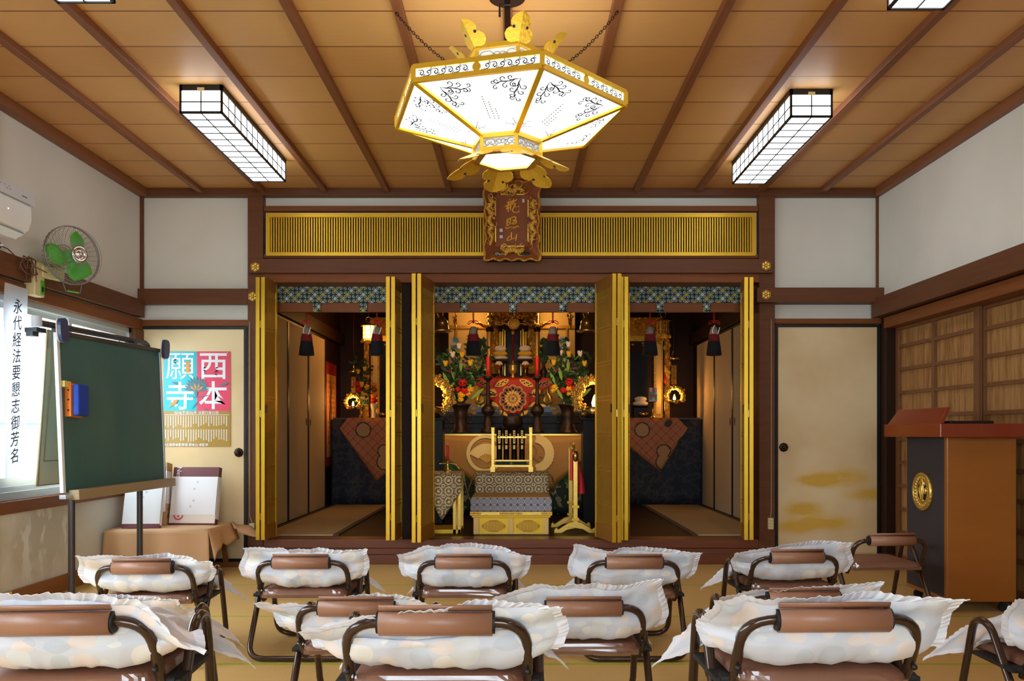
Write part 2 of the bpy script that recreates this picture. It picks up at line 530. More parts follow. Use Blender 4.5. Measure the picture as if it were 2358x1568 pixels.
    def text(s, body, size, m, M, depth=0.0008, sx=1.0, bold=0.0):
        vs, fs = text_mesh(body, size, depth, bold)
        return s.add([(p[0] * sx, p[1], p[2]) for p in vs], fs, m, False, M)
    def build(s, name, parent=None, loc=None, bevel=0, solid=0):
        me = bpy.data.meshes.new(name)
        me.from_pydata([tuple(p) for p in s.v], [], s.f)
        for k in s.mats: me.materials.append(MATS[k])
        me.polygons.foreach_set('material_index', s.m)
        me.polygons.foreach_set('use_smooth', s.sm)
        if s.uv:
            ul = me.uv_layers.new(name='uv')
            for lp in me.loops:
                if lp.vertex_index in s.uv: ul.data[lp.index].uv = s.uv[lp.vertex_index]
        me.update()
        o = bpy.data.objects.new(name, me); C.objects.link(o)
        if parent is not None: o.parent = parent
        if loc: o.location = loc
        if solid:
            q = o.modifiers.new('solid', 'SOLIDIFY'); q.thickness = solid; q.offset = 0
        if bevel:
            q = o.modifiers.new('bevel', 'BEVEL'); q.width = bevel; q.segments = 2; q.limit_method = 'ANGLE'
        return o

TCACHE = {}
def text_mesh(body, size, depth, bold=0.0):
    key = (body, size, depth, bold)
    if key in TCACHE: return TCACHE[key]
    cu = bpy.data.curves.new('text', 'FONT')
    cu.body = body; cu.size = size; cu.align_x = 'CENTER'; cu.align_y = 'CENTER'
    cu.extrude = depth; cu.resolution_u = 3; cu.offset = bold
    o = bpy.data.objects.new('text', cu); C.objects.link(o)
    bpy.context.view_layer.update()
    dg = bpy.context.evaluated_depsgraph_get()
    me = o.evaluated_get(dg).to_mesh()
    vs = [tuple(v.co) for v in me.vertices]; fs = [tuple(p.vertices) for p in me.polygons]
    if vs:   # centre on its own box
        cx = (min(v[0] for v in vs) + max(v[0] for v in vs)) / 2; cy = (min(v[1] for v in vs) + max(v[1] for v in vs)) / 2
        vs = [(v[0] - cx, v[1] - cy, v[2]) for v in vs]
    o.evaluated_get(dg).to_mesh_clear()
    bpy.data.objects.remove(o); bpy.data.curves.remove(cu)
    TCACHE[key] = (vs, fs)
    return vs, fs

def frame(o, xa, ya):
    """matrix with origin o, local x along xa, local y along ya, local z = xa x ya"""
    xa = Vector(xa).normalized(); ya = Vector(ya); ya = (ya - xa * ya.dot(xa)).normalized(); za = xa.cross(ya)
    M = Matrix.Identity(4)
    for i in range(3): M[i][0] = xa[i]; M[i][1] = ya[i]; M[i][2] = za[i]; M[i][3] = o[i]
    return M
def facing_camera(x, y, z): return frame((x, y, z), (1, 0, 0), (0, 0, 1))      # z local = -Y world
def T(x, y, z): return Matrix.Translation((x, y, z))
def RZ(a): return Matrix.Rotation(a, 4, 'Z')
def RX(a): return Matrix.Rotation(a, 4, 'X')
def RY(a): return Matrix.Rotation(a, 4, 'Y')

def thing(name, label, cat, loc=(0, 0, 0), rz=0, group=None):
    o = bpy.data.objects.new(name, None); C.objects.link(o)
    o.empty_display_size = .1
    o.location = loc; o.rotation_euler = (0, 0, rz); o['label'] = label; o['category'] = cat
    if group: o['group'] = group
    o['kind'] = 'thing'
    return o
def tag(o, label, cat, group=None, kind=None):
    o['label'] = label; o['category'] = cat
    if group: o['group'] = group
    if kind: o['kind'] = kind
    return o
def struct(o, label=None, cat=None):
    o['kind'] = 'structure'
    if label: o['label'] = label
    if cat: o['category'] = cat
    return o
def arc(c, r, a0, a1, n, fn):
    return [fn(c[0] + r * math.cos(a0 + (a1 - a0) * i / n), c[1] + r * math.sin(a0 + (a1 - a0) * i / n)) for i in range(n + 1)]

def smooth_path(pts, n=6, closed=False):
    P = [Vector(p) for p in pts]; out = []; N = len(P)
    for i in range(N if closed else N - 1):
        a, b = P[i], P[(i + 1) % N]
        p0 = P[i - 1] if (closed or i > 0) else a; p3 = P[(i + 2) % N] if (closed or i + 2 < N) else b
        for j in range(n):
            t = j / n
            out.append(.5 * ((2 * a) + (b - p0) * t + (2 * p0 - 5 * a + 4 * b - p3) * t * t + (3 * a - p0 - 3 * b + p3) * t ** 3))
    if not closed: out.append(P[-1])
    return out

def mbw(p):
    """builder that takes world coordinates for a part of thing p"""
    return MB((T(*p.location) @ RZ(p.rotation_euler[2])).inverted())

# ================================================================== ROOM SHELL
YB = 6.2; XL = -2.834; XR = 2.722; ZC = 2.815; XS = 2.80
def sbox(name, x0, x1, y0, y1, z0, z1, m, bevel=0):
    return struct(MB().box(x0, x1, y0, y1, z0, z1, m).build(name, bevel=bevel))
TR = [0]
def trim(x0, x1, y0, y1, z0, z1, m, bevel=.004):
    TR[0] += 1
    return sbox('trim_%d' % TR[0], x0, x1, y0, y1, z0, z1, m, bevel)

sbox('floor', -3.0, 3.0, -2.4, YB, -.08, 0, 'tatami')
sbox('ceiling', -3.0, 3.0, -2.4, 6.35, ZC, ZC + .06, 'ceiling_board')
for k in range(-5, 6):
    x = -.04 + .465 * k
    trim(x - .021, x + .021, -2.3, 6.14, ZC - .036, ZC, 'batten', .003)
trim(-2.834, 2.74, 6.13, 6.2, 2.757, ZC, 'wood_beam_long')
trim(XL, XL + .07, -2.3, 6.13, 2.755, ZC, 'batten')
trim(XR - .05, XR + .02, -2.3, 6.13, 2.755, ZC, 'batten')

# back wall
m = MB()
m.box(-3.0, -1.99, YB, YB + .1, 0, ZC, 'plaster'); m.box(1.91, 3.0, YB, YB + .1, 0, ZC, 'plaster')
m.box(-1.99, 1.91, YB, YB + .1, 2.17, ZC, 'plaster')
struct(m.build('wall_back'))
PL0, PL1 = X(577, YB), X(612, YB); PR0, PR1 = X(1742, YB), X(1778, YB)
trim(PL0, PL1, 6.13, 6.32, 0, 2.757, 'wood_beam'); trim(PR0, PR1, 6.13, 6.32, 0, 2.757, 'wood_beam')
trim(X(573, 6.1), X(1781, 6.1), 6.09, 6.3, Z(629, 6.1), Z(596, 6.1), 'wood_beam_long')          # great beam over the altar opening
trim(PL1, PR0, 6.12, 6.3, Z(652, 6.15), Z(630, 6.12), 'wood_rail')                               # lintel rail below it
trim(PL1, PR0, 6.15, 6.2, Z(490, YB), Z(478, YB), 'wood_rail', .002)                              # rail above the gold transom
trim(PL1, PR0, 6.15, 6.2, Z(597, YB), Z(588, YB), 'wood_rail', .002)
# long wall beams
trim(XL, PL0, 6.13, 6.2, Z(703, YB), Z(668, YB), 'wood_beam_long')
trim(PR0 - .03, XR + .12, 6.08, 6.2, Z(698, 6.12), Z(664, 6.12), 'wood_beam_long')
trim(XL, PL0, 6.16, 6.2, Z(752, YB), Z(738, YB), 'wood_rail'); trim(PR1, 2.80, 6.16, 6.2, Z(747, YB), Z(735, YB), 'wood_rail')
trim(XL - .01, XL + .02, 6.17, 6.2, 1.98, 2.76, 'wood_beam', .001)
trim(XR - .012, XR + .02, 6.17, 6.2, 2.07, 2.76, 'wood_beam', .001)
trim(2.735, 2.86, 6.08, 6.2, 0, 1.85, 'wood_dark')                                                # post in the right corner
# steps below the altar opening
trim(PL1, PR0, 6.14, 6.32, .122, Z(1241, 6.16), 'wood_sill'); trim(PL1, PR0, 6.15, 6.32, .072, .119, 'wood_sill'); trim(PL1, PR0, 6.14, 6.32, 0, .069, 'wood_sill')
# posts between the bays
trim(X(926, YB), X(946, YB), 6.2, 6.32, .187, 2.13, 'wood_dark'); trim(X(1428, YB), X(1449, YB), 6.2, 6.32, .187, 2.13, 'wood_dark')

# left wall: plaster above and below a band of windows
m = MB()
m.box(XL - .12, XL, -2.4, YB, 1.83, ZC, 'plaster')
m.box(XL - .12, XL, -2.4, -.8, .55, 1.83, 'plaster')
struct(m.build('wall_left'))
struct(MB().box(XL - .12, XL, -2.4, YB, 0, .60, 'plaster_stained').build('wall_left_low'))
trim(XL, XL + .055, -2.3, 6.13, 1.846, 1.971, 'wood_beam_long'); trim(XL - .06, XL + .025, -2.3, 6.19, 1.755, 1.836, 'wood_rail')
trim(XL - .06, XL + .02, -2.3, 6.19, .535, .605, 'wood_rail')
trim(XL - .1, XL + .03, 6.04, 6.19, .607, 1.754, 'wood_beam')
trim(XL - .06, XL + .03, 4.34, 4.455, .1, 1.845, 'wood_beam'); trim(XL - .002, XL + .03, 4.34, 4.455, 1.972, 2.754, 'wood_beam')
trim(XL - .06, XL + .03, 1.7, 1.8, .1, 1.845, 'wood_beam')
struct(MB().box(XL, XL + .018, -2.3, 4.33, 0, .102, 'wood_base').box(XL, XL + .018, 4.33, 6.17, 0, .102, 'wood_base').build('baseboard_left'))
def window(k, y0, y1):
    fr = MB(); z0, z1 = .607, 1.754; x0, x1 = XL - .07, XL - .005
    fr.box(x0, x1, y0, y1, z0, z0 + .045, 'aluminium'); fr.box(x0, x1 - .02, y0, y1, z0 + .045, z0 + .075, 'aluminium'); fr.box(x0, x1, y0, y1, z1 - .035, z1, 'aluminium')
    fr.box(x0, x1, y0, y0 + .03, z0, z1, 'aluminium'); fr.box(x0, x1, y1 - .03, y1, z0, z1, 'aluminium')
    o = struct(fr.build('window_%d' % k))
    mid = (y0 + y1) / 2
    for i, (a, b) in enumerate(((y0 + .03, mid + .02), (mid - .02, y1 - .03))):
        s_ = MB(); xx = XL - .062 + .024 * i
        s_.box(xx, xx + .02, a, b, z0 + .075, z0 + .125, 'aluminium'); s_.box(xx, xx + .02, a, b, z1 - .07, z1 - .035, 'aluminium')
        s_.box(xx, xx + .02, a, a + .035, z0 + .125, z1 - .07, 'aluminium'); s_.box(xx, xx + .02, b - .035, b, z0 + .125, z1 - .07, 'aluminium')
        sash = s_.build('sash', o)
        MB().box(xx + .008, xx + .012, a + .035, b - .035, z0 + .125, z1 - .07, 'glass').build('pane', sash)
window(1, 4.456, 6.039); window(2, 1.801, 4.339); window(3, -.8, 1.699)

# right wall: plaster above, papered sliding screens below
struct(MB().box(XR, XR + .25, -2.4, YB, 1.97, ZC, 'plaster').box(2.88, 2.97, -2.4, YB, 0, 1.97, 'plaster').build('wall_right'))
trim(XR - .062, XR + .06, -2.3, 6.16, 1.846, 1.985, 'wood_beam_long')
trim(XR - .01, XS + .075, -2.3, 6.07, 1.757, 1.836, 'wood_rail')
def screen(k, y0, y1, off):
    x = XS + off; z0, z1 = .01, 1.757
    fr = MB().box(x, x + .03, y0, y0 + .05, z0, z1, 'wood_lattice').box(x, x + .03, y1 - .05, y1, z0, z1, 'wood_lattice')
    fr.box(x, x + .03, y0 + .05, y1 - .05, z1 - .02, z1, 'wood_lattice').box(x, x + .03, y0 + .05, y1 - .05, z0, z0 + .08, 'wood_lattice')
    o = struct(fr.build('door_%d' % k, bevel=.002))
    la = MB(); ym = (y0 + y1) / 2
    la.box(x + .002, x + .022, ym - .018, ym + .018, z0 + .08, z1 - .02, 'wood_lattice')
    for i in range(10):
        z = 1.618 - .17 * i
        if z > .1:
            for a, b in ((y0 + .05, ym - .018), (ym + .018, y1 - .05)): la.box(x + .004, x + .022, a, b, z - .012, z + .012, 'wood_lattice')
    la.build('lattice', o)
    MB().box(x + .023, x + .027, y0 + .05, y1 - .05, z0 + .08, z1 - .02, 'bamboo_paper').build('paper_panel', o)
screen(3, 4.985, 6.07, .0); screen(4, 3.84, 5.035, .035); screen(5, 2.7, 3.89, 0); screen(6, 1.5, 2.75, .035)
sbox('trim_90', 2.79, 2.87, -2.3, 1.5, 0, 1.757, 'wood_dark')

# wall behind the photographer, with an unseen window added for fill light
m = MB()
m.box(-3.0, 3.0, -2.5, -2.4, 0, .3, 'plaster'); m.box(-3.0, 3.0, -2.5, -2.4, 2.3, ZC, 'plaster')
m.box(-3.0, -1.4, -2.5, -2.4, .3, 2.3, 'plaster'); m.box(1.4, 3.0, -2.5, -2.4, .3, 2.3, 'plaster')
m.box(-1.4, 1.4, -2.5, -2.4, .3, .8, 'plaster')
struct(m.build('wall_front'))
fr = MB()
for x in (-1.4, -.03, 1.34): fr.box(x, x + .06, -2.47, -2.42, .8, 2.3, 'aluminium')
fr.box(-1.4, 1.4, -2.47, -2.42, .8, .86, 'aluminium').box(-1.4, 1.4, -2.47, -2.42, 2.24, 2.3, 'aluminium')
o = struct(fr.build('window_4'))
MB().box(-1.34, 1.34, -2.45, -2.444, .86, 2.24, 'glass').build('pane', o)

# outside
tag(MB().box(-4.3, -4.2, -3, 9, -.3, 1.07, 'fence_blue').box(-4.32, -4.18, -3, 9, 1.07, 1.1, 'aluminium').build('garden_fence'),
    'pale blue fence outside the left window behind the paper banner', 'fence')
struct(MB().box(-9, 9, -9, 14, -.4, -.3, 'ground_grey').build('ground'))

# ---------------------------------------------------------------- panel doors either side
def panel_door(k, x0, x1, zt, m, knob_px, knob_py):
    y = 6.165
    fr = MB().box(x0, x0 + .022, y, y + .03, .01, zt, 'black').box(x1 - .022, x1, y, y + .03, .01, zt, 'black')
    fr.box(x0 + .022, x1 - .022, y, y + .03, zt - .02, zt, 'black').box(x0 + .022, x1 - .022, y, y + .03, .01, .04, 'black')
    o = struct(fr.build('door_%d' % k))
    MB().box(x0 + .022, x1 - .022, y + .008, y + .026, .04, zt - .02, m).build('panel', o)
    M = facing_camera(X(knob_px, y), y + .008, Z(knob_py, y))
    MB().lathe([(.034, 0), (.034, .004), (.026, .008), (.016, .01), (.014, .022), (.02, .028), (.019, .036), (.008, .041)], 'bronze', 20, M=M, flute=.05, fk=8).build('knob', o)
panel_door(1, X(322, 6.165), X(568, 6.165), Z(752, 6.165), 'fusuma', 549, 1042)
panel_door(2, X(1785, 6.165), X(2027, 6.165), Z(747, 6.165), 'fusuma_cloud', 1805, 1030)

# ================================================================== ALTAR ROOM SHELL
AX = 2.07; YA = 9.62
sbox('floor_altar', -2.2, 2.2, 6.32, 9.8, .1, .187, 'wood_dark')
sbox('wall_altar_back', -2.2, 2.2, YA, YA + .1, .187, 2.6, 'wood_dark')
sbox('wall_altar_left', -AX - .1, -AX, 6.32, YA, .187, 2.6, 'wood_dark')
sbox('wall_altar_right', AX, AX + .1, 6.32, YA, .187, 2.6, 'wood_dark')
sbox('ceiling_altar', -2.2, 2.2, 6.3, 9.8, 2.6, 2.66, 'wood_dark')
trim(PL1, PR0, 6.31, 6.33, Z(719, 6.32), Z(696, 6.32), 'wood_rail')
def inner_door(k, side, y0, y1):
    x = side * (AX - .008); d = side * -.03
    xa, xb = sorted((x, x + d)); z0, z1 = .20, 1.97
    fr = MB().box(xa, xb, y0, y0 + .022, z0, z1, 'black').box(xa, xb, y1 - .022, y1, z0, z1, 'black').box(xa, xb, y0, y1, z1, z1 + .02, 'black').box(xa, xb, y0, y1, z0 - .012, z0, 'black')
    o = struct(fr.build('door_%d' % k))
    xc, xd = sorted((x, x + d * .8))
    MB().box(xc, xd, y0 + .022, y1 - .022, z0, z1, 'fusuma_inner').build('panel', o)
    return o, x + d * .8
def pull(o, x, y, z, side):
    M = frame((x, y, z), (0, side, 0), (0, 0, 1))
    MB().prism([(.016 * math.cos(a), .042 * math.sin(a)) for a in [2 * PI * i / 18 for i in range(18)]], .004, 'bronze', M=M).build('finger_pull', o)
k = 7
for side, edges in ((-1, (6.5, 7.31, 8.02, 8.73)), (1, (6.5, 7.03, 7.75, 8.46, 9.3))):
    for i in range(len(edges) - 1):
        o, x = inner_door(k, side, edges[i], edges[i + 1])
        y = edges[i + 1] - .07 if i % 2 == (1 if side < 0 else 1) else edges[i] + .09
        pull(o, x, y, 1.09, side); k += 1
trim(-AX, -AX + .06, 6.33, 9.6, 2.0, 2.13, 'wood_dark'); trim(AX - .06, AX, 6.33, 9.6, 2.0, 2.13, 'wood_dark')

# ---------------------------------------------------------------- gold transom
tr = thing('transom_screen', 'long gold slatted transom screen above the altar opening behind the plaque', 'screen', (0, 6.14, Z(590, 6.14)))
x0, x1, z0, z1 = X(613, 6.14), X(1740, 6.14), Z(589, 6.14), Z(491, 6.14)
mbw(tr).box(x0, x1, 6.135, 6.165, z0, z0 + .026, 'gold_paint').box(x0, x1, 6.135, 6.165, z1 - .03, z1, 'gold_paint') \
    .box(x0, x0 + .028, 6.135, 6.165, z0 + .026, z1 - .03, 'gold_paint').box(x1 - .028, x1, 6.135, 6.165, z0 + .026, z1 - .03, 'gold_paint').build('frame', tr)
m = mbw(tr); n = 191
for i in range(n):
    x = x0 + .036 + (x1 - x0 - .072) * i / (n - 1)
    m.box(x - .0048, x + .0048, 6.148, 6.160, z0 + .026, z1 - .03, 'gold_paint')
m.build('slats', tr)
mbw(tr).box(x0, x1, 6.176, 6.19, z0, z1, 'wood_dark').build('dark_backing', tr)  # dark sheet standing for the shade in the opening behind the slats

# gold flower-shaped nail covers
for px, py, y, d in ((588, 615, 6.088, 'on the great beam at its left end'), (582, 683, 6.128, 'on the lower beam by the left post'),
                     (1764, 612, 6.088, 'on the great beam at its right end'), (1764, 679, 6.078, 'on the lower beam by the right post')):
    m = MB(); r = .037
    pts = []
    for i in range(12):
        a = PI / 6 * i + PI / 6
        q = r if i % 2 else r * .84
        pts.append((q * math.cos(a + PI / 2), q * math.sin(a + PI / 2)))
    m.prism(pts, .008, 'gold_leaf')
    for i in range(6):
        a = PI / 3 * i + PI / 2 + PI / 6 * 0
        m.ball((.02 * math.cos(a), .02 * math.sin(a), .008), (.0125, .0125, .006), 'gold_leaf', 10, 6)
    m.ball((0, 0, .01), (.011, .011, .009), 'gold_leaf', 12, 6)
    m2 = MB(facing_camera(0, 0, 0)); m2.v = [facing_camera(0, 0, 0) @ v for v in m.v]; m2.f = m.f; m2.m = m.m; m2.sm = m.sm; m2.mats = m.mats
    o = m2.build('nail_cover', loc=(X(px, y), y, Z(py, y)))
    tag(o, 'gold six-petalled nail cover ' + d, 'nail cover', 'gold nail covers on the beams')

# ---------------------------------------------------------------- gold folding doors
def leaf_pair(label, tips, hinge_x, ytip, ztop, zbot):
    """tips: x of the two leaf centres at the tip; hinge_x: x of the first one at the post line"""
    base = ((tips[0] + tips[1]) / 2, ytip, zbot)
    t = thing('folding_shutter', label, 'folding door', base, 0, 'gold folding doors of the altar')
    for i, tx in enumerate(tips):
        hx = hinge_x + (tx - tips[0])
        v = Vector((hx - tx, 6.185 - ytip, 0)); L = v.length
        M = T(-base[0], -base[1], -base[2]) @ frame((tx, ytip, zbot), v, (0, 0, 1)) @ Matrix.Identity(4)
        H = ztop - zbot; th = .0145
        lf = MB(M)
        lf.box(0, .004, 0, H, -th, th, 'gold_paint'); lf.box(.004, .03, 0, H, -th, th, 'gold_wood'); lf.box(L - .026, L, 0, H, -th, th, 'gold_paint')
        lf.box(.03, L - .026, H - .085, H, -th, th, 'gold_wood'); lf.box(.03, L - .026, 0, .11, -th, th, 'gold_wood')
        lf.box(.03, L - .026, .11, H - .085, -.003, .003, 'slat_back')
        leaf = lf.build('leaf', t, bevel=.0015)
        la = MB(M); n = max(6, int((L - .06) / .0155))
        for side in (-1, 1):
            for j in range(n):
                x = .036 + (L - .068) * (j + .5) / n
                la.box(x - .0035, x + .0035, .11, H - .085, side * .0035, side * .011, 'slat_gold')
            for zb in (.27, .52, .77, 1.03, 1.285, 1.54, 1.76):
                for dz in (-.014, .014):
                    la.box(.03, L - .026, zb + dz - .004, zb + dz + .004, side * .0035, side * .0125, 'slat_gold')
        la.build('lattice', leaf)
        if i == 0:
            hd = MB(M); hd.box(.012, .026, H * .5 - .03, H * .5 + .03, -th - .008, th + .008, 'bronze').build('handle', leaf)
    m = MB(T(-base[0], -base[1], -base[2]))
    for zz in (.35, 1.1, 1.75):
        m.tube([(base[0], ytip + .004, zz), (base[0], ytip + .004, zz + .05)], .0035, 'brass')
    m.build('hinge', t)
zt, zb_ = 2.118, .205
leaf_pair('gold folding door at the far left post of the left bay', (X(605, 5.97), X(593, 5.97)), -1.818, 5.97, zt, zb_)
leaf_pair('gold folding door closing the right side of the left bay', (X(905, 5.95), X(893, 5.95)), -.878, 5.95, zt, zb_)
leaf_pair('wide gold folding door on the left of the centre bay', (X(965, 5.83), X(952.5, 5.83)), -.632, 5.83, zt, zb_)
leaf_pair('wide gold folding door on the right of the centre bay', (X(1415, 5.83), X(1427, 5.83)), .602, 5.83, zt, zb_)
leaf_pair('gold folding door on the left of the right bay', (X(1442, 5.95), X(1431, 5.95)), .838, 5.95, zt, zb_)
leaf_pair('gold folding door at the far right post of the right bay', (X(1718.5, 5.97), X(1730.5, 5.97)), 1.70, 5.97, zt, zb_)

# ---------------------------------------------------------------- valances and tassels
for name, px0, px1, tabs in (('left', 632, 925, (730, 837)), ('centre', 940, 1435, (1068, 1181, 1296)), ('right', 1446, 1716, (1520, 1627))):
    y = 6.305; x0, x1 = X(px0, y), X(px1, y); zt_, zl = Z(652, y), Z(697, y)
    m = MB(); m.grid(lambda u, v: (x0 + (x1 - x0) * u, y - .004 * math.sin(u * 40), zl + (zt_ - zl) * v), 60, 6, 'valance_cloth')
    o = m.build('valance', solid=.002)
    tag(o, 'patterned white yellow and navy cloth valance across the %s altar bay' % name, 'valance', 'patterned cloth valances')
    for p in tabs:
        xx = X(p, y)
        MB().grid(lambda u, v: (xx - .028 + .056 * u, y - .006, Z(719, y) + (zl + .003 - Z(719, y)) * v), 2, 3, 'valance_cloth').build('tab', o, solid=.002)

for px, hook, d in ((706, 1, 'before the sliding doors of the left bay'), (868, 1, 'beside the gold door in the left bay'),
                    (1090, 0, 'above the left flower bouquet in the centre bay'), (1273, 0, 'above the right flower bouquet in the centre bay'),
                    (1497, 0, 'beside the hanging lantern in the right bay'), (1644, 1, 'before the sliding doors of the right bay, rightmost')):
    y = 6.52; x = X(px, y); zt_ = 1.93; zb2 = Z(818, y)
    t = thing('tassel', 'white, red and black tassel ' + d, 'tassel', (x, y, zb2), 0, 'hanging tassels of the altar')
    m = mbw(t); m.tube([(x - .004, y, zt_ + .02), (x - .003, y, Z(740, y))], .003, 'cord_red'); m.tube([(x + .004, y, zt_ + .02), (x + .003, y, Z(740, y))], .003, 'cord_red')
    m.ball((x, y, Z(741, y)), .012, 'cord_red')
    for sgn in (-1, 1):
        m.tube(smooth_path([(x + sgn * a, y - .01, Z(741, y) + b) for a, b in ((0, 0), (.02, .008), (.038, -.004), (.044, -.016), (.034, -.02), (.018, -.008), (0, 0))], 4), .003, 'cord_red')
    m.build('cord', t)
    n = 24
    for nm, za, zb3, r0, r1, mm in (('top_band', Z(752, y), Z(770, y), .022, .038, 'tassel_white'), ('middle_band', Z(770, y), Z(786, y), .038, .046, 'tassel_red'),
                                    ('skirt', Z(786, y), zb2, .046, .060, 'tassel_black')):
        mbw(t).lathe([(r0 * .6 if nm == 'top_band' else r0, za), (r0, za - .002), ((r0 + r1) / 2 * 1.03, (za + zb3) / 2), (r1, zb3), (r1 * .7, zb3 - .003)], mm, n, (x, y, 0), flute=.03, fk=12).build(nm, t)
    mm = 'plastic_white' if hook else 'bronze'
    hk = [(-.03, .0), (-.02, .004), (-.012, .022), (-.004, .05), (0, .06)]
    m = mbw(t)
    m.tube(smooth_path([(x + .032 + a * .6, y - .03, Z(768, y) + b) for a, b in ((-.05, -.005), (-.03, -.012), (-.01, .0), (.0, .02), (.01, .045))], 4), .0045, mm)
    if hook: m.tube(smooth_path([(x - .03 + a, y - .03, Z(768, y) + b) for a, b in ((.03, -.006), (.012, .004), (.014, .03), (.022, .05), (.03, .062))], 4), .0045, mm)
    m.build('hook', t)

trim(-2.05, 2.05, 6.49, 6.56, 1.945, 2.02, 'wood_dark')      # rail the tassels hang from

# ================================================================== CEILING BOX LAMPS
def box_lamp(x0, y0, y1, label):
    x1 = x0 + .226; z1 = ZC; z0 = ZC - .15; yc = (y0 + y1) / 2
    t = thing('ceiling_lamp', label, 'lamp', ((x0 + x1) / 2, yc, z0), 0, 'box lamps on the ceiling')
    m = mbw(t); b = .011; tb = z1 - .03
    m.box(x0, x1, y0, y0 + .014, tb, z1, 'black').box(x0, x1, y1 - .014, y1, tb, z1, 'black').box(x0, x0 + .014, y0, y1, tb, z1, 'black').box(x1 - .014, x1, y0, y1, tb, z1, 'black')
    for x in (x0, x1 - b):
        for y in (y0, y1 - b): m.box(x, x + b, y, y + b, z0, tb, 'black')
        m.box(x, x + b, y0, y1, z0, z0 + b, 'black')
    for y in (y0, y1 - b): m.box(x0, x1, y, y + b, z0, z0 + b, 'black')
    m.build('frame', t)
    m = mbw(t); s = .003; n = 12
    zm = (z0 + tb) / 2; xm = (x0 + x1) / 2
    for i in range(1, n):
        y = y0 + (y1 - y0) * i / n
        m.box(x0, x1, y - s, y + s, z0 - .0005, z0 + .004, 'black')
        for x in (x0, x1 - .004): m.box(x, x + .004, y - s, y + s, z0, tb, 'black')
    m.box(xm - s, xm + s, y0, y1, z0 - .0005, z0 + .004, 'black')
    for x in (x0, x1 - .004): m.box(x, x + .004, y0, y1, zm - s, zm + s, 'black')
    for y in (y0, y1 - .004):
        m.box(xm - s, xm + s, y, y + .004, z0, tb, 'black'); m.box(x0, x1, y, y + .004, zm - s, zm + s, 'black')
    m.build('grille', t)
    m = mbw(t); e = .0055
    m.box(x0 + e, x1 - e, y0 + e, y1 - e, z0 + e, tb, 'glow_tube'); m.build('diffuser', t)
    mbw(t).box(xm - .018, xm + .018, y0 - .004, y0 + .004, tb - .004, tb + .014, 'plastic_ivory').build('latch', t)
    return t
box_lamp(-1.772, 4.31, 5.50, 'black-framed white grid lamp on the ceiling at the left, before the altar')
box_lamp(1.455, 4.365, 5.55, 'black-framed white grid lamp on the ceiling at the right, before the altar')
box_lamp(-1.795, 2.02, 3.21, 'black-framed grid lamp cut off by the top edge at the left')
box_lamp(1.47, 2.07, 3.26, 'black-framed grid lamp cut off by the top edge at the right')
box_lamp(-1.795, -.4, .8, 'black-framed grid lamp over the rear left of the hall, out of view')
box_lamp(1.47, -.4, .8, 'black-framed grid lamp over the rear right of the hall, out of view')

# ================================================================== HEXAGONAL HANGING LANTERN
HX, HY = -.04, 3.38
lan = thing('hanging_lantern', 'large white and gold hexagonal lantern hanging from the ceiling centre', 'lantern', (HX, HY, 2.05))
def hexpt(k, r, z, a0=math.radians(-14.5)):
    a = a0 + k * PI / 3
    return Vector((HX + r * math.cos(a), HY + r * math.sin(a), z))
ZR, ZRT, RR = .99 + 1.299, .99 + 1.348, .487      # rim
ZB, RB, ZBB = .99 + 1.186, .142, .99 + 1.122       # lower collar
ZU0, ZU1, RU = .99 + 1.44, .99 + 1.53, .178       # upper collar
def bar(m, a, b, wdt, mm, hgt=None):
    a, b = Vector(a), Vector(b); d = b - a
    M = frame(a, d, Vector((0, 0, 1)) if abs(d.normalized().z) < .95 else Vector((1, 0, 0)))
    h = hgt or wdt
    m.box(0, d.length, -h / 2, h / 2, -wdt / 2, wdt / 2, mm, M)
m = mbw(lan)
for k in range(6):
    for z in (ZR, ZRT): bar(m, hexpt(k, RR, z), hexpt(k + 1, RR, z), .014, 'gold_paint', .018)
    bar(m, hexpt(k, RR, ZR), hexpt(k, RR, ZRT), .018, 'gold_paint', .018)
    bar(m, hexpt(k, RR, ZR - .002), hexpt(k, RB, ZB), .02, 'gold_paint', .012)
    bar(m, hexpt(k, RR, ZRT), hexpt(k, RU, ZU0), .016, 'gold_paint', .012)
m.build('frame', lan)
def scroll_line(pts, wd): return pts
def spiral(c, r, a0, turns, n=14, shrink=.15):
    out = []
    for i in range(n + 1):
        t = i / n; rr = r * (1 - t * (1 - shrink)); a = a0 + turns * 2 * PI * t
        out.append((c[0] + rr * math.cos(a), c[1] + rr * math.sin(a)))
    return out
def ribbon(m, pts, wd, mm, M, z=.0):
    n = len(pts); vs = []; fs = []
    for i in range(n):
        a = pts[max(i - 1, 0)]; b = pts[min(i + 1, n - 1)]
        d = (b[0] - a[0], b[1] - a[1]); L = math.hypot(*d) or 1; nx, ny = -d[1] / L, d[0] / L
        w_ = wd * (1 if 0 < i < n - 1 else .4)
        vs += [(pts[i][0] + nx * w_ / 2, pts[i][1] + ny * w_ / 2, z), (pts[i][0] - nx * w_ / 2, pts[i][1] - ny * w_ / 2, z)]
    for i in range(n - 1): fs.append((2 * i, 2 * i + 1, 2 * i + 3, 2 * i + 2))
    m.add(vs, fs, mm, False, M)
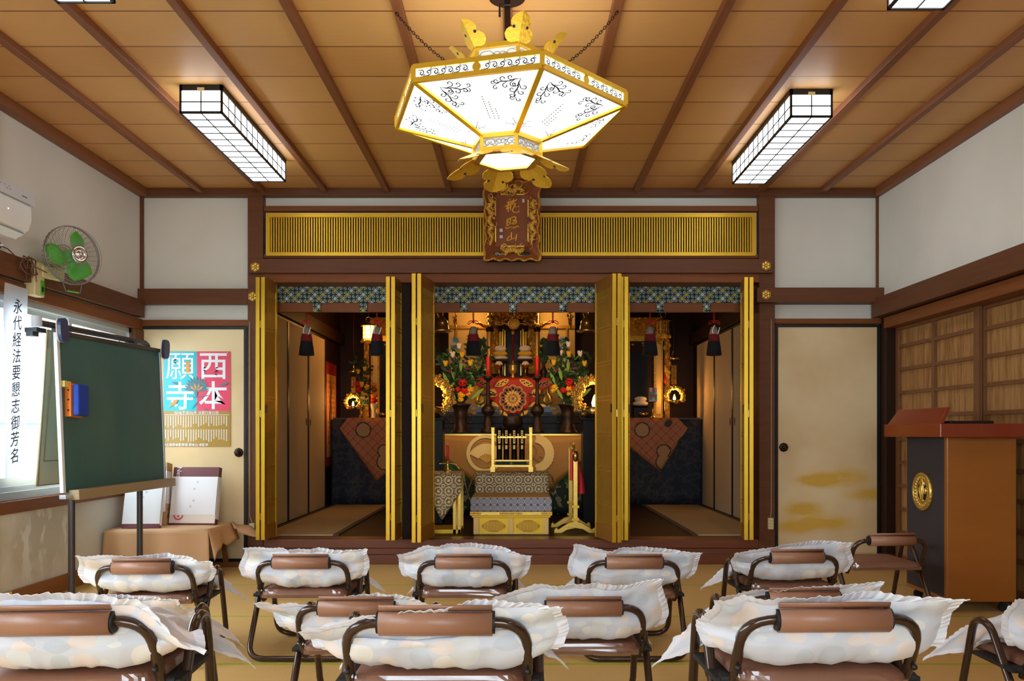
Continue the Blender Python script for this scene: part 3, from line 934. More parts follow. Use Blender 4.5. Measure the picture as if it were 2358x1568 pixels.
def flourish(m, M, o, ang, s, mm='ink'):
    """curling scrollwork: stem with curled side branches"""
    c, sn = math.cos(ang), math.sin(ang)
    def q(pts): return [(o[0] + s * (x * c - y * sn), o[1] + s * (x * sn + y * c)) for x, y in pts]
    ribbon(m, q([(0, 0), (.3, .05), (.6, .02), (1.0, .12), (1.35, .05)]), .07 * s, mm, M)
    for x0, sg, r in ((.25, 1, .17), (.3, -1, .2), (.62, 1, .2), (.7, -1, .16), (1.0, 1, .15), (1.2, -1, .13)):
        ribbon(m, q([(x0, .03)] + spiral((x0 + .18, sg * (r + .05)), r, -sg * PI / 2, sg * .95)), .055 * s, mm, M)
    ribbon(m, q(spiral((1.35, .17), .13, -PI / 2, .95)), .055 * s, mm, M)
for k in range(6):
    a, b = hexpt(k, RR - .012, ZR - .004), hexpt(k + 1, RR - .012, ZR - .004)
    c, d = hexpt(k + 1, RB + .004, ZB + .004), hexpt(k, RB + .004, ZB + .004)
    m = mbw(lan); m.add([a, b, c, d], [(0, 1, 2, 3)], 'glow_hex')
    mid = (a + b) / 2; xa = (b - a).normalized(); inn = ((c + d) / 2 - mid)
    Lh = inn.length; W2 = (b - a).length / 2; w2 = (c - d).length / 2
    M = frame(mid - Vector((0, 0, .0)), xa, inn)
    nz = xa.cross(inn.normalized()); off = -.002 if nz.z > 0 else .002
    M = M @ T(0, 0, off)
    # corner scrollwork, near the rim and near the collar
    for sg in (-1, 1):
        for dr in (0, 1):
            ang = (PI * .9 if dr else PI * .72) if sg > 0 else (PI * .1 if dr else PI * .28)
        p = (sg * (W2 - .082), .034)
        flourish(m, M, p, PI * .95 if sg > 0 else PI * .05, .078)
        flourish(m, M, p, PI * .64 if sg > 0 else PI * .36, .078)
        p2 = (sg * (w2 + .012), Lh - .03)
        flourish(m, M, p2, (PI * 1.40 if sg > 0 else -PI * .40), .034); flourish(m, M, p2, (PI * 1.12 if sg > 0 else -PI * .12), .034)
    for cx, n, y0 in ((-.012, 11, .10), (.006, 8, .13), (.022, 5, .17)):
        for i in range(n):
            yy = y0 + i * .0125
            if yy < Lh - .08: m.box(cx - .003, cx + .003, yy, yy + .006, 0, .0003, 'ink_grey', M)
    m.build('glass_panel', lan)
    # rim band
    a, b = hexpt(k, RR - .002, ZR + .009), hexpt(k + 1, RR - .002, ZR + .009)
    c, d = hexpt(k + 1, RR - .002, ZRT - .009), hexpt(k, RR - .002, ZRT - .009)
    m = mbw(lan); m.add([a, b, c, d], [(0, 1, 2, 3)], 'glow_hex')
    M = frame((a + b) / 2, b - a, (0, 0, 1)) @ T(0, 0, .0015); Wd = (b - a).length / 2; H = ZRT - ZR - .018
    i = 0; xx = -Wd + .03
    while xx < Wd - .02:
        if abs(xx) > .03:
            sg = 1 if i % 2 else -1
            ribbon(m, [(xx - .024, H * (.5 - .38 * sg))] + spiral((xx, H * .5), H * .36, -sg * PI / 2, sg * 1.1), .0036, 'ink', M)
            ribbon(m, spiral((xx + .012, H * (.5 + .3 * sg)), H * .18, PI / 2 * sg, sg * .9), .003, 'ink', M)
            for q in range(5):
                an = q * 2 * PI / 5
                ribbon(m, spiral((xx + .007 * math.cos(an), H * .5 + .007 * math.sin(an)), .006, an + PI, .8, 8), .002, 'ink', M)
        xx += .028; i += 1
    m.prism([(.0165 * math.cos(t_), H / 2 + .0165 * math.sin(t_)) for t_ in [2 * PI * j / 20 for j in range(20)]], .002, 'gold_paint', M)
    m.build('band_panel', lan)
    # upper roof panel
    a, b, c, d = hexpt(k, RR - .01, ZRT), hexpt(k + 1, RR - .01, ZRT), hexpt(k + 1, RU, ZU0), hexpt(k, RU, ZU0)
    mbw(lan).add([a, b, c, d], [(0, 1, 2, 3)], 'glow_hex').build('roof_panel', lan)
def collar(nm, r, z0, z1, flare):
    m = mbw(lan)
    for k in range(6):
        bar(m, hexpt(k, r, z0 + .006), hexpt(k + 1, r, z0 + .006), .014, 'gold_paint', .016); bar(m, hexpt(k, r + flare, z1 - .004), hexpt(k + 1, r + flare, z1 - .004), .014, 'gold_paint', .018)
        bar(m, hexpt(k, r, z0), hexpt(k, r, z1), .014, 'gold_paint', .014)
        a, b, c, d = hexpt(k, r - .004, z0 + .012), hexpt(k + 1, r - .004, z0 + .012), hexpt(k + 1, r - .004, z1 - .012), hexpt(k, r - .004, z1 - .012)
        m.add([a, b, c, d], [(0, 1, 2, 3)], 'plastic_white')
        M = frame((a + b) / 2, b - a, (0, 0, 1)) @ T(0, 0, .001); H = z1 - z0 - .024; Wd = (b - a).length / 2
        for i in range(9):
            x_ = -Wd + Wd * 2 * (i + .5) / 9
            ribbon(m, spiral((x_, H * .5), H * .4, i, 1.1 * (1 if i % 2 else -1)), .003, 'ink_grey', M)
    m.build(nm, lan)
collar('lower_collar', RB, ZBB, ZB, 0.0); collar('upper_collar', RU - .01, ZU0, ZU1, .008)
m = mbw(lan); m.add([hexpt(k, RB - .012, ZBB + .004) for k in range(6)], [tuple(range(6))], 'glow_hex'); m.build('bottom_glass', lan)
m = mbw(lan)
for k in range(6):
    bar(m, hexpt(k, RB - .008, ZBB - .004), hexpt(k + 1, RB - .008, ZBB - .004), .026, 'gold_leaf', .008)
m.build('bottom_ring', lan)
# petals: two half leaves folded over each corner
half = [(0, -.012), (.048, -.006), (.06, .006), (.066, .024), (.062, .042), (.05, .056), (.036, .06), (.044, .07), (.047, .084), (.042, .1), (.03, .116), (.014, .129), (0, .136)]
def petal(k, r, z, rt, zt, sc=1.08):
    a0 = hexpt(k, r, z); tip = hexpt(k, rt, zt); ax = tip - a0; L = ax.length
    ang = math.radians(-14.5) + k * PI / 3
    tang = Vector((-math.sin(ang), math.cos(ang), 0)); rad = Vector((math.cos(ang), math.sin(ang), 0))
    m = mbw(lan)
    for sg in (-1, 1):
        xa = (tang * sg * math.cos(.5) - rad * math.sin(.5) * 1.0)
        n = xa.cross(ax)
        M = frame(a0, ax, xa)
        poly = [(y / .136 * L, x * sc * L / .136) for x, y in half]
        m.prism(poly, .0012, 'gold_petal', M, -.0012)
        m.prism([(.062 / .136 * L + .0062 * math.cos(t_), .031 * sc * L / .136 + .0062 * math.sin(t_)) for t_ in [2 * PI * j / 12 for j in range(12)]], .0018, 'ink', M, -.0018)
    m.build('petal', lan)
for k in range(6):
    petal(k, RB, ZBB + .004, .262, .99 + 1.062)
    petal(k, RU + .002, ZU1 - .006, .252, .99 + 1.612, 1.1)
# chains and cord
def chain(p, q, sag):
    p, q = Vector(p), Vector(q); m = mbw(lan); n = 34
    pts = [p.lerp(q, i / n) - Vector((0, 0, sag * 4 * (i / n) * (1 - i / n))) for i in range(n + 1)]
    for i in range(n):
        c = (pts[i] + pts[i + 1]) / 2; d = (pts[i + 1] - pts[i]); L = d.length * .68
        dn = d.normalized(); sd = dn.cross(Vector((0, 0, 1))).normalized(); up = sd.cross(dn)
        e = sd if i % 2 else up
        m.tube([c + dn * (L * math.cos(a)) + e * (.0052 * math.sin(a)) for a in [2 * PI * j / 8 for j in range(8)]], .0017, 'bronze', 5, True)
    m.tube([p, p + Vector((0, 0, .012))], .006, 'bronze')
    m.build('chain', lan)
chain((-.514, 3.5, ZC - .038), (HX - .165, 3.37, .99 + 1.475), .03); chain((.428, 3.49, ZC - .038), (HX + .175, 3.40, .99 + 1.485), .03)
m = mbw(lan); m.tube([(HX, HY, ZC), (HX + .002, HY, 2.66), (HX, HY, 2.5), (HX, HY, ZU0)], .013, 'wood_dark')
m.tube([(HX + .012, HY - .02, 2.74), (HX - .03, HY - .025, 2.735), (HX - .03, HY - .02, 2.69)], .005, 'black')
m.lathe([(.075, ZC - .04), (.075, ZC - .01), (.07, ZC)], 'wood_dark', 24, (HX, HY, 0)); m.build('cord', lan)

# ================================================================== NAME PLAQUE
PY = 6.03
pq = thing('name_plaque', 'carved wooden name plaque with gold characters in front of the gold transom', 'plaque', (X(1180, PY), PY, Z(596, PY)))
zc = Z(508, PY); tilt = T(X(1180, PY), PY, zc) @ RX(math.radians(9)) @ T(-X(1180, PY), -PY, -zc)
Minv = T(*pq.location).inverted() @ tilt
def pp(px, py, d=0): return Vector((X(px, PY), PY + d, Z(py, PY)))
ix0, ix1, iy0, iy1 = 1141, 1216, 450, 566
ox0, ox1, oy0, oy1 = 1115, 1243, 424, 597
m = MB(Minv)
for q in (((ix0, iy0), (ix1, iy0), (ox1, oy0), (ox0, oy0)), ((ix0, iy1), (ix1, iy1), (ox1, oy1), (ox0, oy1)),
          ((ix0, iy0), (ix0, iy1), (ox0, oy1), (ox0, oy0)), ((ix1, iy0), (ix1, iy1), (ox1, oy1), (ox1, oy0))):
    (a, b, c, d) = q
    vs = [pp(*a, -.012), pp(*b, -.012), pp(*c, -.085), pp(*d, -.085), pp(*a, .0), pp(*b, .0), pp(*c, -.072), pp(*d, -.072)]
    m.add(vs, [(0, 1, 2, 3), (4, 5, 6, 7), (0, 1, 5, 4), (1, 2, 6, 5), (2, 3, 7, 6), (3, 0, 4, 7)], 'plaque_wood')
m.build('frame', pq)
m = MB(Minv)
for (a, b) in (((ox0, oy0), (ox0, oy1)), ((ox1, oy0), (ox1, oy1)), ((ox0, oy0), (ox1, oy0)), ((ox0, oy1), (ox1, oy1))):
    n = 22; pts = []
    for i in range(n + 1):
        t_ = i / n; wob = 2.2 * math.sin(t_ * PI * 9)
        px = a[0] + (b[0] - a[0]) * t_; py = a[1] + (b[1] - a[1]) * t_
        if a[0] == b[0]: px += wob + (4 * math.sin(t_ * PI) * (1 if a[0] == ox0 else -1))
        else: py += wob
        pts.append(pp(px, py, -.08))
    m.tube(pts, [.009 + .002 * math.sin(i * 2.1) for i in range(n + 1)], 'gold_filigree', 6)
for a, b in (((ix0 + 12, iy0), (ix0 + 29, iy0)), ((ix1 - 27, iy0), (ix1 - 8, iy0)), ((ix0 + 12, iy1), (ix1 - 10, iy1)), ((ix0, iy0 + 14), (ix0, iy0 + 48)), ((ix0, iy1 - 44), (ix0, iy1 - 10)), ((ix1, iy0 + 12), (ix1, iy0 + 50)), ((ix1, iy1 - 50), (ix1, iy1 - 12))):
    bar(m, pp(*a, -.016), pp(*b, -.016), .008, 'gold_paint')
m.build('gold_edging', pq)
mp = MB(Minv)
a, b = pp(ix0, iy1, -.014), pp(ix1, iy0, .004)
mp.box(a.x, b.x, a.y, b.y, a.z, b.z, 'plaque_wood')
for px, py, w_, h_ in ((1205, 464, 5, 8), (1154, 530, 7, 7), (1154, 544.5, 7, 6.5)):
    a, b = pp(px - w_ / 2, py + h_ / 2, -.0155), pp(px + w_ / 2, py - h_ / 2, -.013)
    mp.box(a.x, b.x, a.y, b.y, a.z, b.z, 'plastic_grey')
mp.build('board', pq)
BRUSH = (   # brush strokes of the three gold characters, in 1/6.5 px steps from (1080, 380)
 (((612, 522), (620, 546)), ((572, 584), (620, 566), (664, 548)), ((592, 560), (600, 604)), ((642, 552), (626, 602)), ((540, 632), (600, 610), (700, 582)), ((604, 612), (560, 672)),
  ((592, 628), (590, 712)), ((632, 602), (624, 692)), ((598, 654), (628, 648)), ((672, 530), (654, 604)), ((668, 564), (724, 528)), ((660, 602), (702, 590), (672, 650), (656, 692), (682, 716), (752, 712), (736, 680)), ((734, 640), (758, 630)), ((688, 624), (712, 642))),
 (((576, 818), (571, 902), (590, 908), (612, 876)), ((578, 842), (626, 802), (620, 892)), ((580, 868), (618, 852)), ((638, 796), (706, 786), (690, 846), (640, 888)), ((652, 840), (700, 828), (712, 868), (672, 890), (648, 868)), ((548, 936), (580, 952), (634, 924)), ((640, 934), (652, 952)), ((668, 928), (684, 946), (736, 916), (750, 940))),
 (((640, 1008), (638, 1090), (652, 1106)), ((612, 1066), (574, 1114), (592, 1130), (652, 1106), (722, 1084)), ((720, 1036), (712, 1086), (700, 1138))))
for strokes in BRUSH:
    m = MB(Minv)
    for st_ in strokes:
        P_ = [pp(1080 + a_ / 6.535, 380 + b_ / 6.535, -.0165) for a_, b_ in st_]
        Q_ = smooth_path(P_, 5); n_ = len(Q_)
        m.tube(Q_, [.0056 * (.55 + .6 * math.sin(PI * min(1, .25 + .8 * i / n_))) for i in range(n_)], 'flower_gold', 6, flat=1)
    m.build('character', pq)
def dragon(nm, px0, pts, seed):
    r_ = random.Random(seed); m = MB(Minv); P = [pp(px0 + a, b, -.052 - .018 * abs(math.sin(b))) for a, b in pts]
    n = 40; Q = []
    for i in range(n + 1):
        t_ = i / n * (len(P) - 1); j = min(int(t_), len(P) - 2); f_ = t_ - j; f_ = f_ * f_ * (3 - 2 * f_)
        Q.append(P[j].lerp(P[j + 1], f_))
    m.tube(Q, [.016 * (.6 + .5 * math.sin(PI * i / n)) * (1 + .25 * math.sin(i * 1.9)) for i in range(n + 1)], 'gold_carved', 8)
    for i in range(46):
        q = r_.choice(Q) + Vector((r_.uniform(-.024, .024), r_.uniform(-.012, .006), r_.uniform(-.02, .02)))
        m.ball(q, (r_.uniform(.004, .011), .006, r_.uniform(.004, .011)), 'gold_carved', 7, 5)
    for i in range(16):
        q = r_.choice(Q); a = r_.uniform(0, 2 * PI); pts2 = [q]
        for j in range(5):
            a += r_.uniform(.3, .8) * (1 if i % 2 else -1); pts2.append(pts2[-1] + Vector((math.cos(a) * .012, -.003, math.sin(a) * .012)))
        m.tube(pts2, .0028, 'gold_leaf', 5)
    m.build(nm, pq)
dragon('dragon_carving', 1130, [(-2, 462), (5, 470), (-7, 482), (4, 496), (-5, 508), (4, 522), (-6, 534), (4, 546), (0, 562)], 3)
dragon('dragon_carving', 1228, [(2, 462), (-5, 472), (7, 484), (-6, 497), (5, 509), (-6, 522), (6, 534), (-3, 546), (-4, 560)], 4)
dragon('cloud_carving', 1180, [(-24, 443), (-12, 437), (0, 445), (12, 437), (24, 443)], 5)
dragon('cloud_carving', 1180, [(-24, 572), (-12, 580), (0, 573), (12, 580), (24, 572)], 6)
m = MB(Minv)
for px in (1148, 1209): m.ball(pp(px, 588, -.045), (.055, .018, .03), 'green_cloth', 12, 8)
m.build('green_cloud', pq)
m = mbw(pq); m.box(X(1165, PY), X(1195, PY), PY, 6.15, Z(470, PY), Z(462, PY), 'bronze').box(X(1120, PY), X(1238, PY), PY - .03, 6.13, Z(600, PY), Z(595, PY), 'wood_dark'); m.build('bracket', pq)

# ================================================================== AIR CONDITIONER
ac = thing('air_conditioner', 'white wall air conditioner at the left edge above the green fan', 'air conditioner', (XL, 4.05, 2.03))
prof = [(XL, 2.29), (XL + .19, 2.29), (XL + .215, 2.275), (XL + .23, 2.2), (XL + .232, 2.12), (XL + .215, 2.07), (XL + .17, 2.035), (XL + .08, 2.03), (XL, 2.04)]
def ext_y(m, prof, y0, y1, mm, r=.012):
    cx = sum(p[0] for p in prof) / len(prof); cz = sum(p[1] for p in prof) / len(prof); n = len(prof)
    rings = []
    for y, s_ in ((y0, .93), (y0 + r, 1), (y1 - r, 1), (y1, .93)):
        rings.append([(XL + (p[0] - XL) * s_, y, cz + (p[1] - cz) * s_) for p in prof])
    vs = [v for q in rings for v in q]; fs = []
    for i in range(3):
        for j in range(n): fs.append((i * n + j, i * n + (j + 1) % n, (i + 1) * n + (j + 1) % n, (i + 1) * n + j))
    fs += [tuple(range(n))[::-1], tuple(range(3 * n, 4 * n))]
    m.add(vs, fs, mm)
m = mbw(ac); ext_y(m, prof, 3.6, 4.43, 'plastic_white', .03)
m.tube([(XL + .06, 4.43, 2.0), (XL + .01, 4.36, 1.985), (XL + .012, 4.30, 2.0)], .006, 'plastic_white'); m.build('body', ac)
m = mbw(ac)
M = frame((XL + .2345, 4.02, 2.236), (0, 1, 0), (-.19, 0, .98))
m.box(-.42, .40, -.036, .036, -.002, .0015, 'plastic_grey', M)
for a, b in ((.0, .012), (.035, .012), (.07, .012), (.05, -.004), (.075, -.004)): m.box(a + .11, a + .122, b, b + .006, .0015, .002, 'ink_grey', M)
for a in (.29, .302, .314, .326): m.box(a, a + .008, -.008, -.002, .0015, .002, 'ink', M)
m.build('display_band', ac)
m = mbw(ac); M = frame((XL + .195, 4.02, 2.046), (0, 1, 0), (-.8, 0, -.6))
m.box(-.4, .36, -.004, .045, -.001, .004, 'plastic_white', M).box(-.4, .36, -.008, -.004, -.002, .002, 'ink_grey', M); m.build('louver', ac)
mbw(ac).ball((XL + .232, 4.2, 2.135), .0035, 'glow_led', 8, 6).build('indicator_light', ac)

# ================================================================== WALL FAN
fc = Vector((X(168, 4.88), 4.88, Z(588, 4.88))); fn_ = Vector((.88, -.46, -.10)).normalized()
fan = thing('wall_fan', 'green-bladed wall fan with round wire cage below the air conditioner', 'fan', (XL, 4.86, 1.86))
MF = frame(fc, Vector((-fn_.y, fn_.x, 0)) * -1, (0, 0, 1))
if (MF.to_3x3() @ Vector((0, 0, 1))).dot(fn_) < 0: MF = frame(fc, Vector((-fn_.y, fn_.x, 0)), (0, 0, 1))
Minv = T(*fan.location).inverted() @ MF
R = .172
m = MB(Minv)
def circ(r, z, n=40): return [(r * math.cos(2 * PI * i / n), r * math.sin(2 * PI * i / n), z) for i in range(n)]
m.tube(circ(R, 0), .0036, 'wire', 6, True); m.tube(circ(R, -.014), .0026, 'wire', 6, True); m.tube(circ(R * .96, .03), .0014, 'wire', 5, True)
m.tube(circ(.07, -.085, 24), .003, 'wire', 6, True)
for i in range(72):
    a = 2 * PI * i / 72
    pts = []
    for j in range(7):
        t_ = j / 6; r = .042 + (R - .042) * t_; z = .06 - .06 * t_ ** 2.6; aa = a + .55 * (1 - t_)
        pts.append((r * math.cos(aa), r * math.sin(aa), z))
    m.tube(pts, .0011, 'wire', 4)
    if i % 2 == 0:
        m.tube([(r * math.cos(a), r * math.sin(a), z) for r, z in ((R, 0), (R * 1.0, -.03), (R * .8, -.065), (.07, -.085))], .0011, 'wire', 4)
m.tube([(-.06, -R + .006, -.005), (-.045, -R - .045, .0), (.045, -R - .045, .0), (.06, -R + .006, -.005)], .0022, 'wire', 6)
m.tube([(-.035, -R - .045, .0), (.035, -R - .045, .0)], .0045, 'fan_green', 8)
m.build('cage', fan)
m = MB(Minv)
def blade(u, v, a0):
    r = .03 + .118 * u; wd = (.35 + .55 * math.sin(PI * min(1, u * .75 + .2))) * 1.0
    a = a0 + (v - .5) * wd * 1.55; z = -.02 + (v - .5) * .05
    return (r * math.cos(a), r * math.sin(a), z)
for k in range(3): m.grid(lambda u, v: blade(u, v, math.radians(65) + k * 2 * PI / 3), 10, 8, 'fan_green')
m.lathe([(.036, -.05), (.036, .0), (.02, .008)], 'fan_green', 20); m.build('blades', fan, solid=.002)
m = MB(Minv); m.lathe([(.046, .045), (.052, .058), (.046, .07), (.03, .066), (.028, .06), (.02, .062), (.016, .07), (.004, .075)], 'chrome', 28, flute=.02, fk=10)
m.build('hub_badge', fan)
m = MB(Minv); m.lathe([(.03, -.185), (.06, -.18), (.068, -.15), (.066, -.1), (.05, -.085)], 'plastic_ivory', 20); m.build('motor_housing', fan)
m = mbw(fan); bx = XL + .012
m.box(XL, XL + .02, 4.70, 4.80, 1.80, 1.98, 'plastic_ivory')
br = Vector((XL + .06, 4.68, 1.875)); back = MF @ Vector((0, 0, -.13))
m.box(XL, XL + .075, 4.70, 4.80, 1.775, 1.975, 'plastic_ivory'); bar(m, (XL + .06, 4.77, 1.925), (back.x, back.y, 1.935), .05, 'plastic_ivory', .07)
m.tube([(back.x, back.y, 1.9), tuple(back)], .028, 'plastic_ivory', 12)
m.build('bracket', fan, bevel=.008)
m = mbw(fan); m.box(XL + .0745, XL + .078, 4.755, 4.79, 1.79, 1.87, 'fan_green').ball((XL + .078, 4.772, 1.82), (.004, .01, .018), 'ink'); m.build('switch_plate', fan)
m = mbw(fan); pts = [(XL + .025, 4.46, 2.005), (XL + .03, 4.52, 2.0), (XL + .03, 4.6, 1.97)]
r_ = random.Random(5)
for i in range(36): a = i * .9; pts.append((XL + .075 + .015 * math.sin(i * 2.3), 4.64 + .055 * math.cos(a) + .03 * math.sin(i * .37), 1.93 + .05 * math.sin(a) - .05 * (1 if 12 < i < 18 else 0)))
pts += [(XL + .09, 4.7, 1.93), (back.x, back.y, 1.91)]
m.tube(pts, .0034, 'cord_brown', 6); m.tube([(XL + .08, 4.7, 1.96), (XL + .082, 4.7, 1.85)], .003, 'cord_brown', 6); m.build('cord', fan)
m = MB(); m.box(XL, XL + .016, 4.42, 4.475, 1.972, 2.04, 'plastic_yellow').box(XL + .016, XL + .03, 4.44, 4.465, 1.99, 2.02, 'ink'); tag(m.build('wall_socket', bevel=.003), 'pale yellow wall socket with the fan plug, below the air conditioner', 'socket')
m = MB(); m.box(XL + .018, XL + .03, 4.50, 4.56, .015, .105, 'plastic_yellow').box(XL + .03, XL + .0312, 4.52, 4.545, .045, .06, 'ink'); tag(m.build('wall_socket', bevel=.003), 'pale yellow socket plate low on the left wall at the floor', 'socket')

# ================================================================== PAPER BANNER
ban = thing('paper_banner', 'tall white paper banner with black brush characters in front of the left window', 'banner', (X(35, 4.56), 4.56, .70))
xb = XL + .038
def ybx(px, x): return x * F_PX / (px - 1190)
y0b, y1b = ybx(6, xb), ybx(62, xb)
zt_, zb2 = 1.805, .74
def bansurf(u, v):   # u across (y), v up
    e = .012 * math.sin(v * 16 + 1) * (u - .5) * (1.0 - v * .6)
    return (xb + .008 + .0045 * math.sin(v * 13) + .003 * math.sin(u * 6), y0b + .012 * (1 - v) + (y1b - y0b - .035 * (1 - v)) * u + e, zb2 + (zt_ - zb2) * v - .0 * u)
m = mbw(ban); m.grid(bansurf, 6, 40, 'paper_thin'); m.build('sheet', ban)
tops = (700, 743, 783, 824, 856, 893, 934, 978, 1017, 1056)
yc = ybx(33, xb)
for i, ch in enumerate('永代経法要懇志御芳名'):
    zc = 1.69 - i * .0922
    M = frame((xb + .02, yc - .0035 * i, zc), (0, 1, 0), (0, 0, 1)); sh = Matrix.Identity(4); sh[1][0] = .14; sh[0][1] = .08
    m = mbw(ban); m.text(ch, .088, 'ink', M @ sh, .0003, .92, .0005); m.build('brush_character', ban)

# ================================================================== BLACKBOARD ON STAND
bb = thing('blackboard', 'green rolling blackboard on a steel stand along the left wall', 'blackboard', (-2.5, 5.1, 0))
bl, br_ = Vector((X(147, 4.6), 4.6, .650)), Vector((X(380, 5.72), 5.72, .657))
tl = Vector((X(132, 4.6), 4.6, Z(765, 4.6)))
MBd = frame(bl, br_ - bl, tl - bl); Wb = (br_ - bl).length; Hb = (tl - bl).length
Mi = T(*bb.location).inverted() @ MBd
m = MB(Mi); m.box(.01, Wb - .01, 0, Hb - .008, -.012, 0, 'board_green'); m.build('writing_surface', bb)
m = MB(Mi); m.box(-.012, .012, 0, Hb, -.016, .006, 'plastic_white').box(Wb - .012, Wb + .008, 0, Hb, -.016, .006, 'aluminium').box(0, Wb, Hb - .012, Hb + .012, -.018, .01, 'steel_dark'); m.build('board_frame', bb, bevel=.002)
m = MB(Mi); m.box(.03, Wb + .015, -.045, .012, .008, .07, 'rail_tan').box(-.03, .05, -.035, -.012, -.01, .03, 'aluminium'); m.build('chalk_tray', bb, bevel=.003)
m = MB(Mi)
m.tube([(-.03, Hb + .055, -.09), (Wb * .55, Hb + .055, -.09), (Wb - .03, Hb + .055, -.09), (Wb, Hb + .045, -.09), (Wb + .005, Hb + .0, -.08)], .019, 'steel_dark', 12)
for x in (.12, Wb - .2): m.box(x - .02, x + .02, Hb - .06, Hb + .04, -.1, -.06, 'steel_dark')
for x in (-.02, ): m.tube([(x - .02, Hb + .03, -.09), (x - .02, Hb + .09, -.09)], .028, 'plastic_grey', 12)
m.box(-.10, -.02, Hb - .005, Hb + .02, -.12, -.05, 'black').box(-.12, -.07, Hb - .03, Hb - .005, -.10, -.06, 'black'); m.build('top_pipe', bb)
for x, z in ((.012, 0), (Wb + .03, 0)):
    m = MB(Mi @ T(x, Hb + .012, .012) @ RZ(-.2 if x > .5 else .05))
    el = []
    for i in range(24):
        a = 2 * PI * i / 24; el.append((.038 * math.copysign(abs(math.cos(a)) ** .6, math.cos(a)), .066 * math.copysign(abs(math.sin(a)) ** .7, math.sin(a))))
    m.prism(el, .028, 'plastic_blue').prism([(p[0] * 1.08, p[1] * 1.05) for p in el], .007, 'cream'); m.build('end_cap', bb, bevel=.006)
for px, y in ((165, 4.73), (322, 5.50)):
    x = X(px, y); m = mbw(bb)
    m.tube([(x, y, .03), (x, y, .63)], .019, 'steel_dark', 12); m.build('pole', bb)
    m = mbw(bb); m.tube([(x - .02, y, .025), (x + .38, y + .02, .025)], .015, 'steel_dark', 10); m.ball((x + .38, y + .02, .02), .02, 'rubber').ball((x - .02, y, .02), .02, 'rubber'); m.build('foot', bb)
y0_, y1_ = 4.62, 5.6
m = mbw(bb)
A, B = Vector((-2.74, 4.786, 1.585)), Vector((-2.775, 4.746, .68))
C2, D = B + Vector((.03, .75, 0)), A + Vector((.03, .75, 0))
m.add([A, B, C2, D], [(0, 1, 2, 3)], 'cream'); m.build('rear_screen', bb, solid=.012)
m = mbw(bb); m.tube([A, B, C2, D], .009, 'rail_tan', 6, True); n_ = (D - A) * .06
m.tube([A + n_ + Vector((.012, 0, -.05)), B + n_ + Vector((.012, 0, .14)), C2 - n_ + Vector((.012, 0, .14))], .004, 'rail_tan', 5); m.build('screen_border', bb)
# eraser in its orange holder
er = thing('eraser', 'blue felt eraser in an orange holder stuck on the green blackboard', 'eraser', tuple(MBd @ Vector((.12, .40, .0))))
ME = T(*er.location).inverted() @ MBd @ T(.10, .52, .0) @ RZ(-.06)
m = MB(ME); m.box(-.055, .055, -.095, .095, .0, .035, 'cap_orange').box(-.09, -.03, .07, .105, 0, .022, 'plastic_yellow')
for q in (-.06, 0, .055): m.ball((-.055, q, .02), (.003, .006, .006), 'ink', 8, 6)
m.build('holder', er, bevel=.005)
m = MB(ME); m.box(-.045, .06, -.09, .09, .035, .075, 'felt_blue'); m.build('felt_pad', er, bevel=.012)

# ================================================================== POSTER
px0, px1, py0, py1 = 376, 530, 809, 1028
yp = 6.165
po = thing('poster', 'teal, red and gold poster with large white characters pinned to the left panel door', 'poster', (X((px0 + px1) / 2, yp), yp, Z(py1, yp)))
def PZ(px, py): return X(px, yp), Z(py, yp)
m = mbw(po)
def rect(a, b, c, d, mm, y=0.0):
    x0_, z1_ = PZ(a, b); x1_, z0_ = PZ(c, d)
    m.box(x0_, x1_, yp + .004 - y - .0012, yp + .006 - y, z0_, z1_, mm)
rect(px0, py0, 453, 946, 'poster_teal'); rect(453, py0, px1, 946, 'poster_red'); rect(px0, 946, px1, py1, 'poster_gold')
rect(379, 954.6, 527, 955.6, 'paper_white', .0008)
def ptext(s_, px, py, size, mm='paper_white', sx=1.0, bold=0, y=.0022):
    x_, z_ = PZ(px, py); m.text(s_, size, mm, facing_camera(x_, yp + .004 - y, z_), .0002, sx, bold)
ptext('西', 491, 843, .225, bold=.002); ptext('本', 491, 910, .225, bold=.002); ptext('願', 415, 843, .225); ptext('寺', 414, 911, .225, bold=.002)
ptext('2018(平成30)年 法要行事日程', 452, 950.5, .026)
ptext('浄土真宗本願寺派 御本山 本願寺', 427, 1022, .0235, bold=.0004)
# rows of tiny schedule lines
r_ = random.Random(11)
for i in range(25):
    cx = 380 + i * 5.85
    for y0_, y1_ in ((958, 985), (989, 1016)):
        yy = y0_; end = y1_ - r_.uniform(0, 12)
        while yy < end:
            h = r_.choice((1.6, 2.4, 3.2)); rect(cx, yy, cx + 1.9, yy + h * .75, 'paper_white', .0008); yy += h
# birds and a fanned tail
FZ = [0]
def feather(px, py, ang, L, wd, mm):
    FZ[0] += .00012
    x_, z_ = PZ(px, py); M = facing_camera(x_, yp + .0012 - FZ[0], z_) @ RZ(ang)
    k_ = .00328
    m.prism([(L * k_ * t_, wd * k_ * math.sin(PI * t_ ** 1.6)) for t_ in [i / 10 for i in range(11)]] + [(L * k_ * t_, -wd * k_ * math.sin(PI * t_ ** 1.6)) for t_ in [i / 10 for i in range(9, 0, -1)]], .0004, mm, M)
for i in range(13):
    feather(453, 902, math.radians(14 + i * 152 / 12), 30 + 6 * math.sin(PI * i / 12), 2.6, 'poster_leaf')
for i in range(9): feather(453, 902, math.radians(24 + i * 132 / 8), 20, 2.0, 'poster_orange' if i % 2 else 'poster_leaf')
feather(452, 918, math.radians(90), 22, 3.4, 'poster_leaf'); feather(425, 916, .1, 60, 1.2, 'poster_leaf'); feather(440, 944, .9, 26, 1.2, 'poster_leaf'); feather(462, 934, -.6, 22, 1.0, 'poster_leaf')
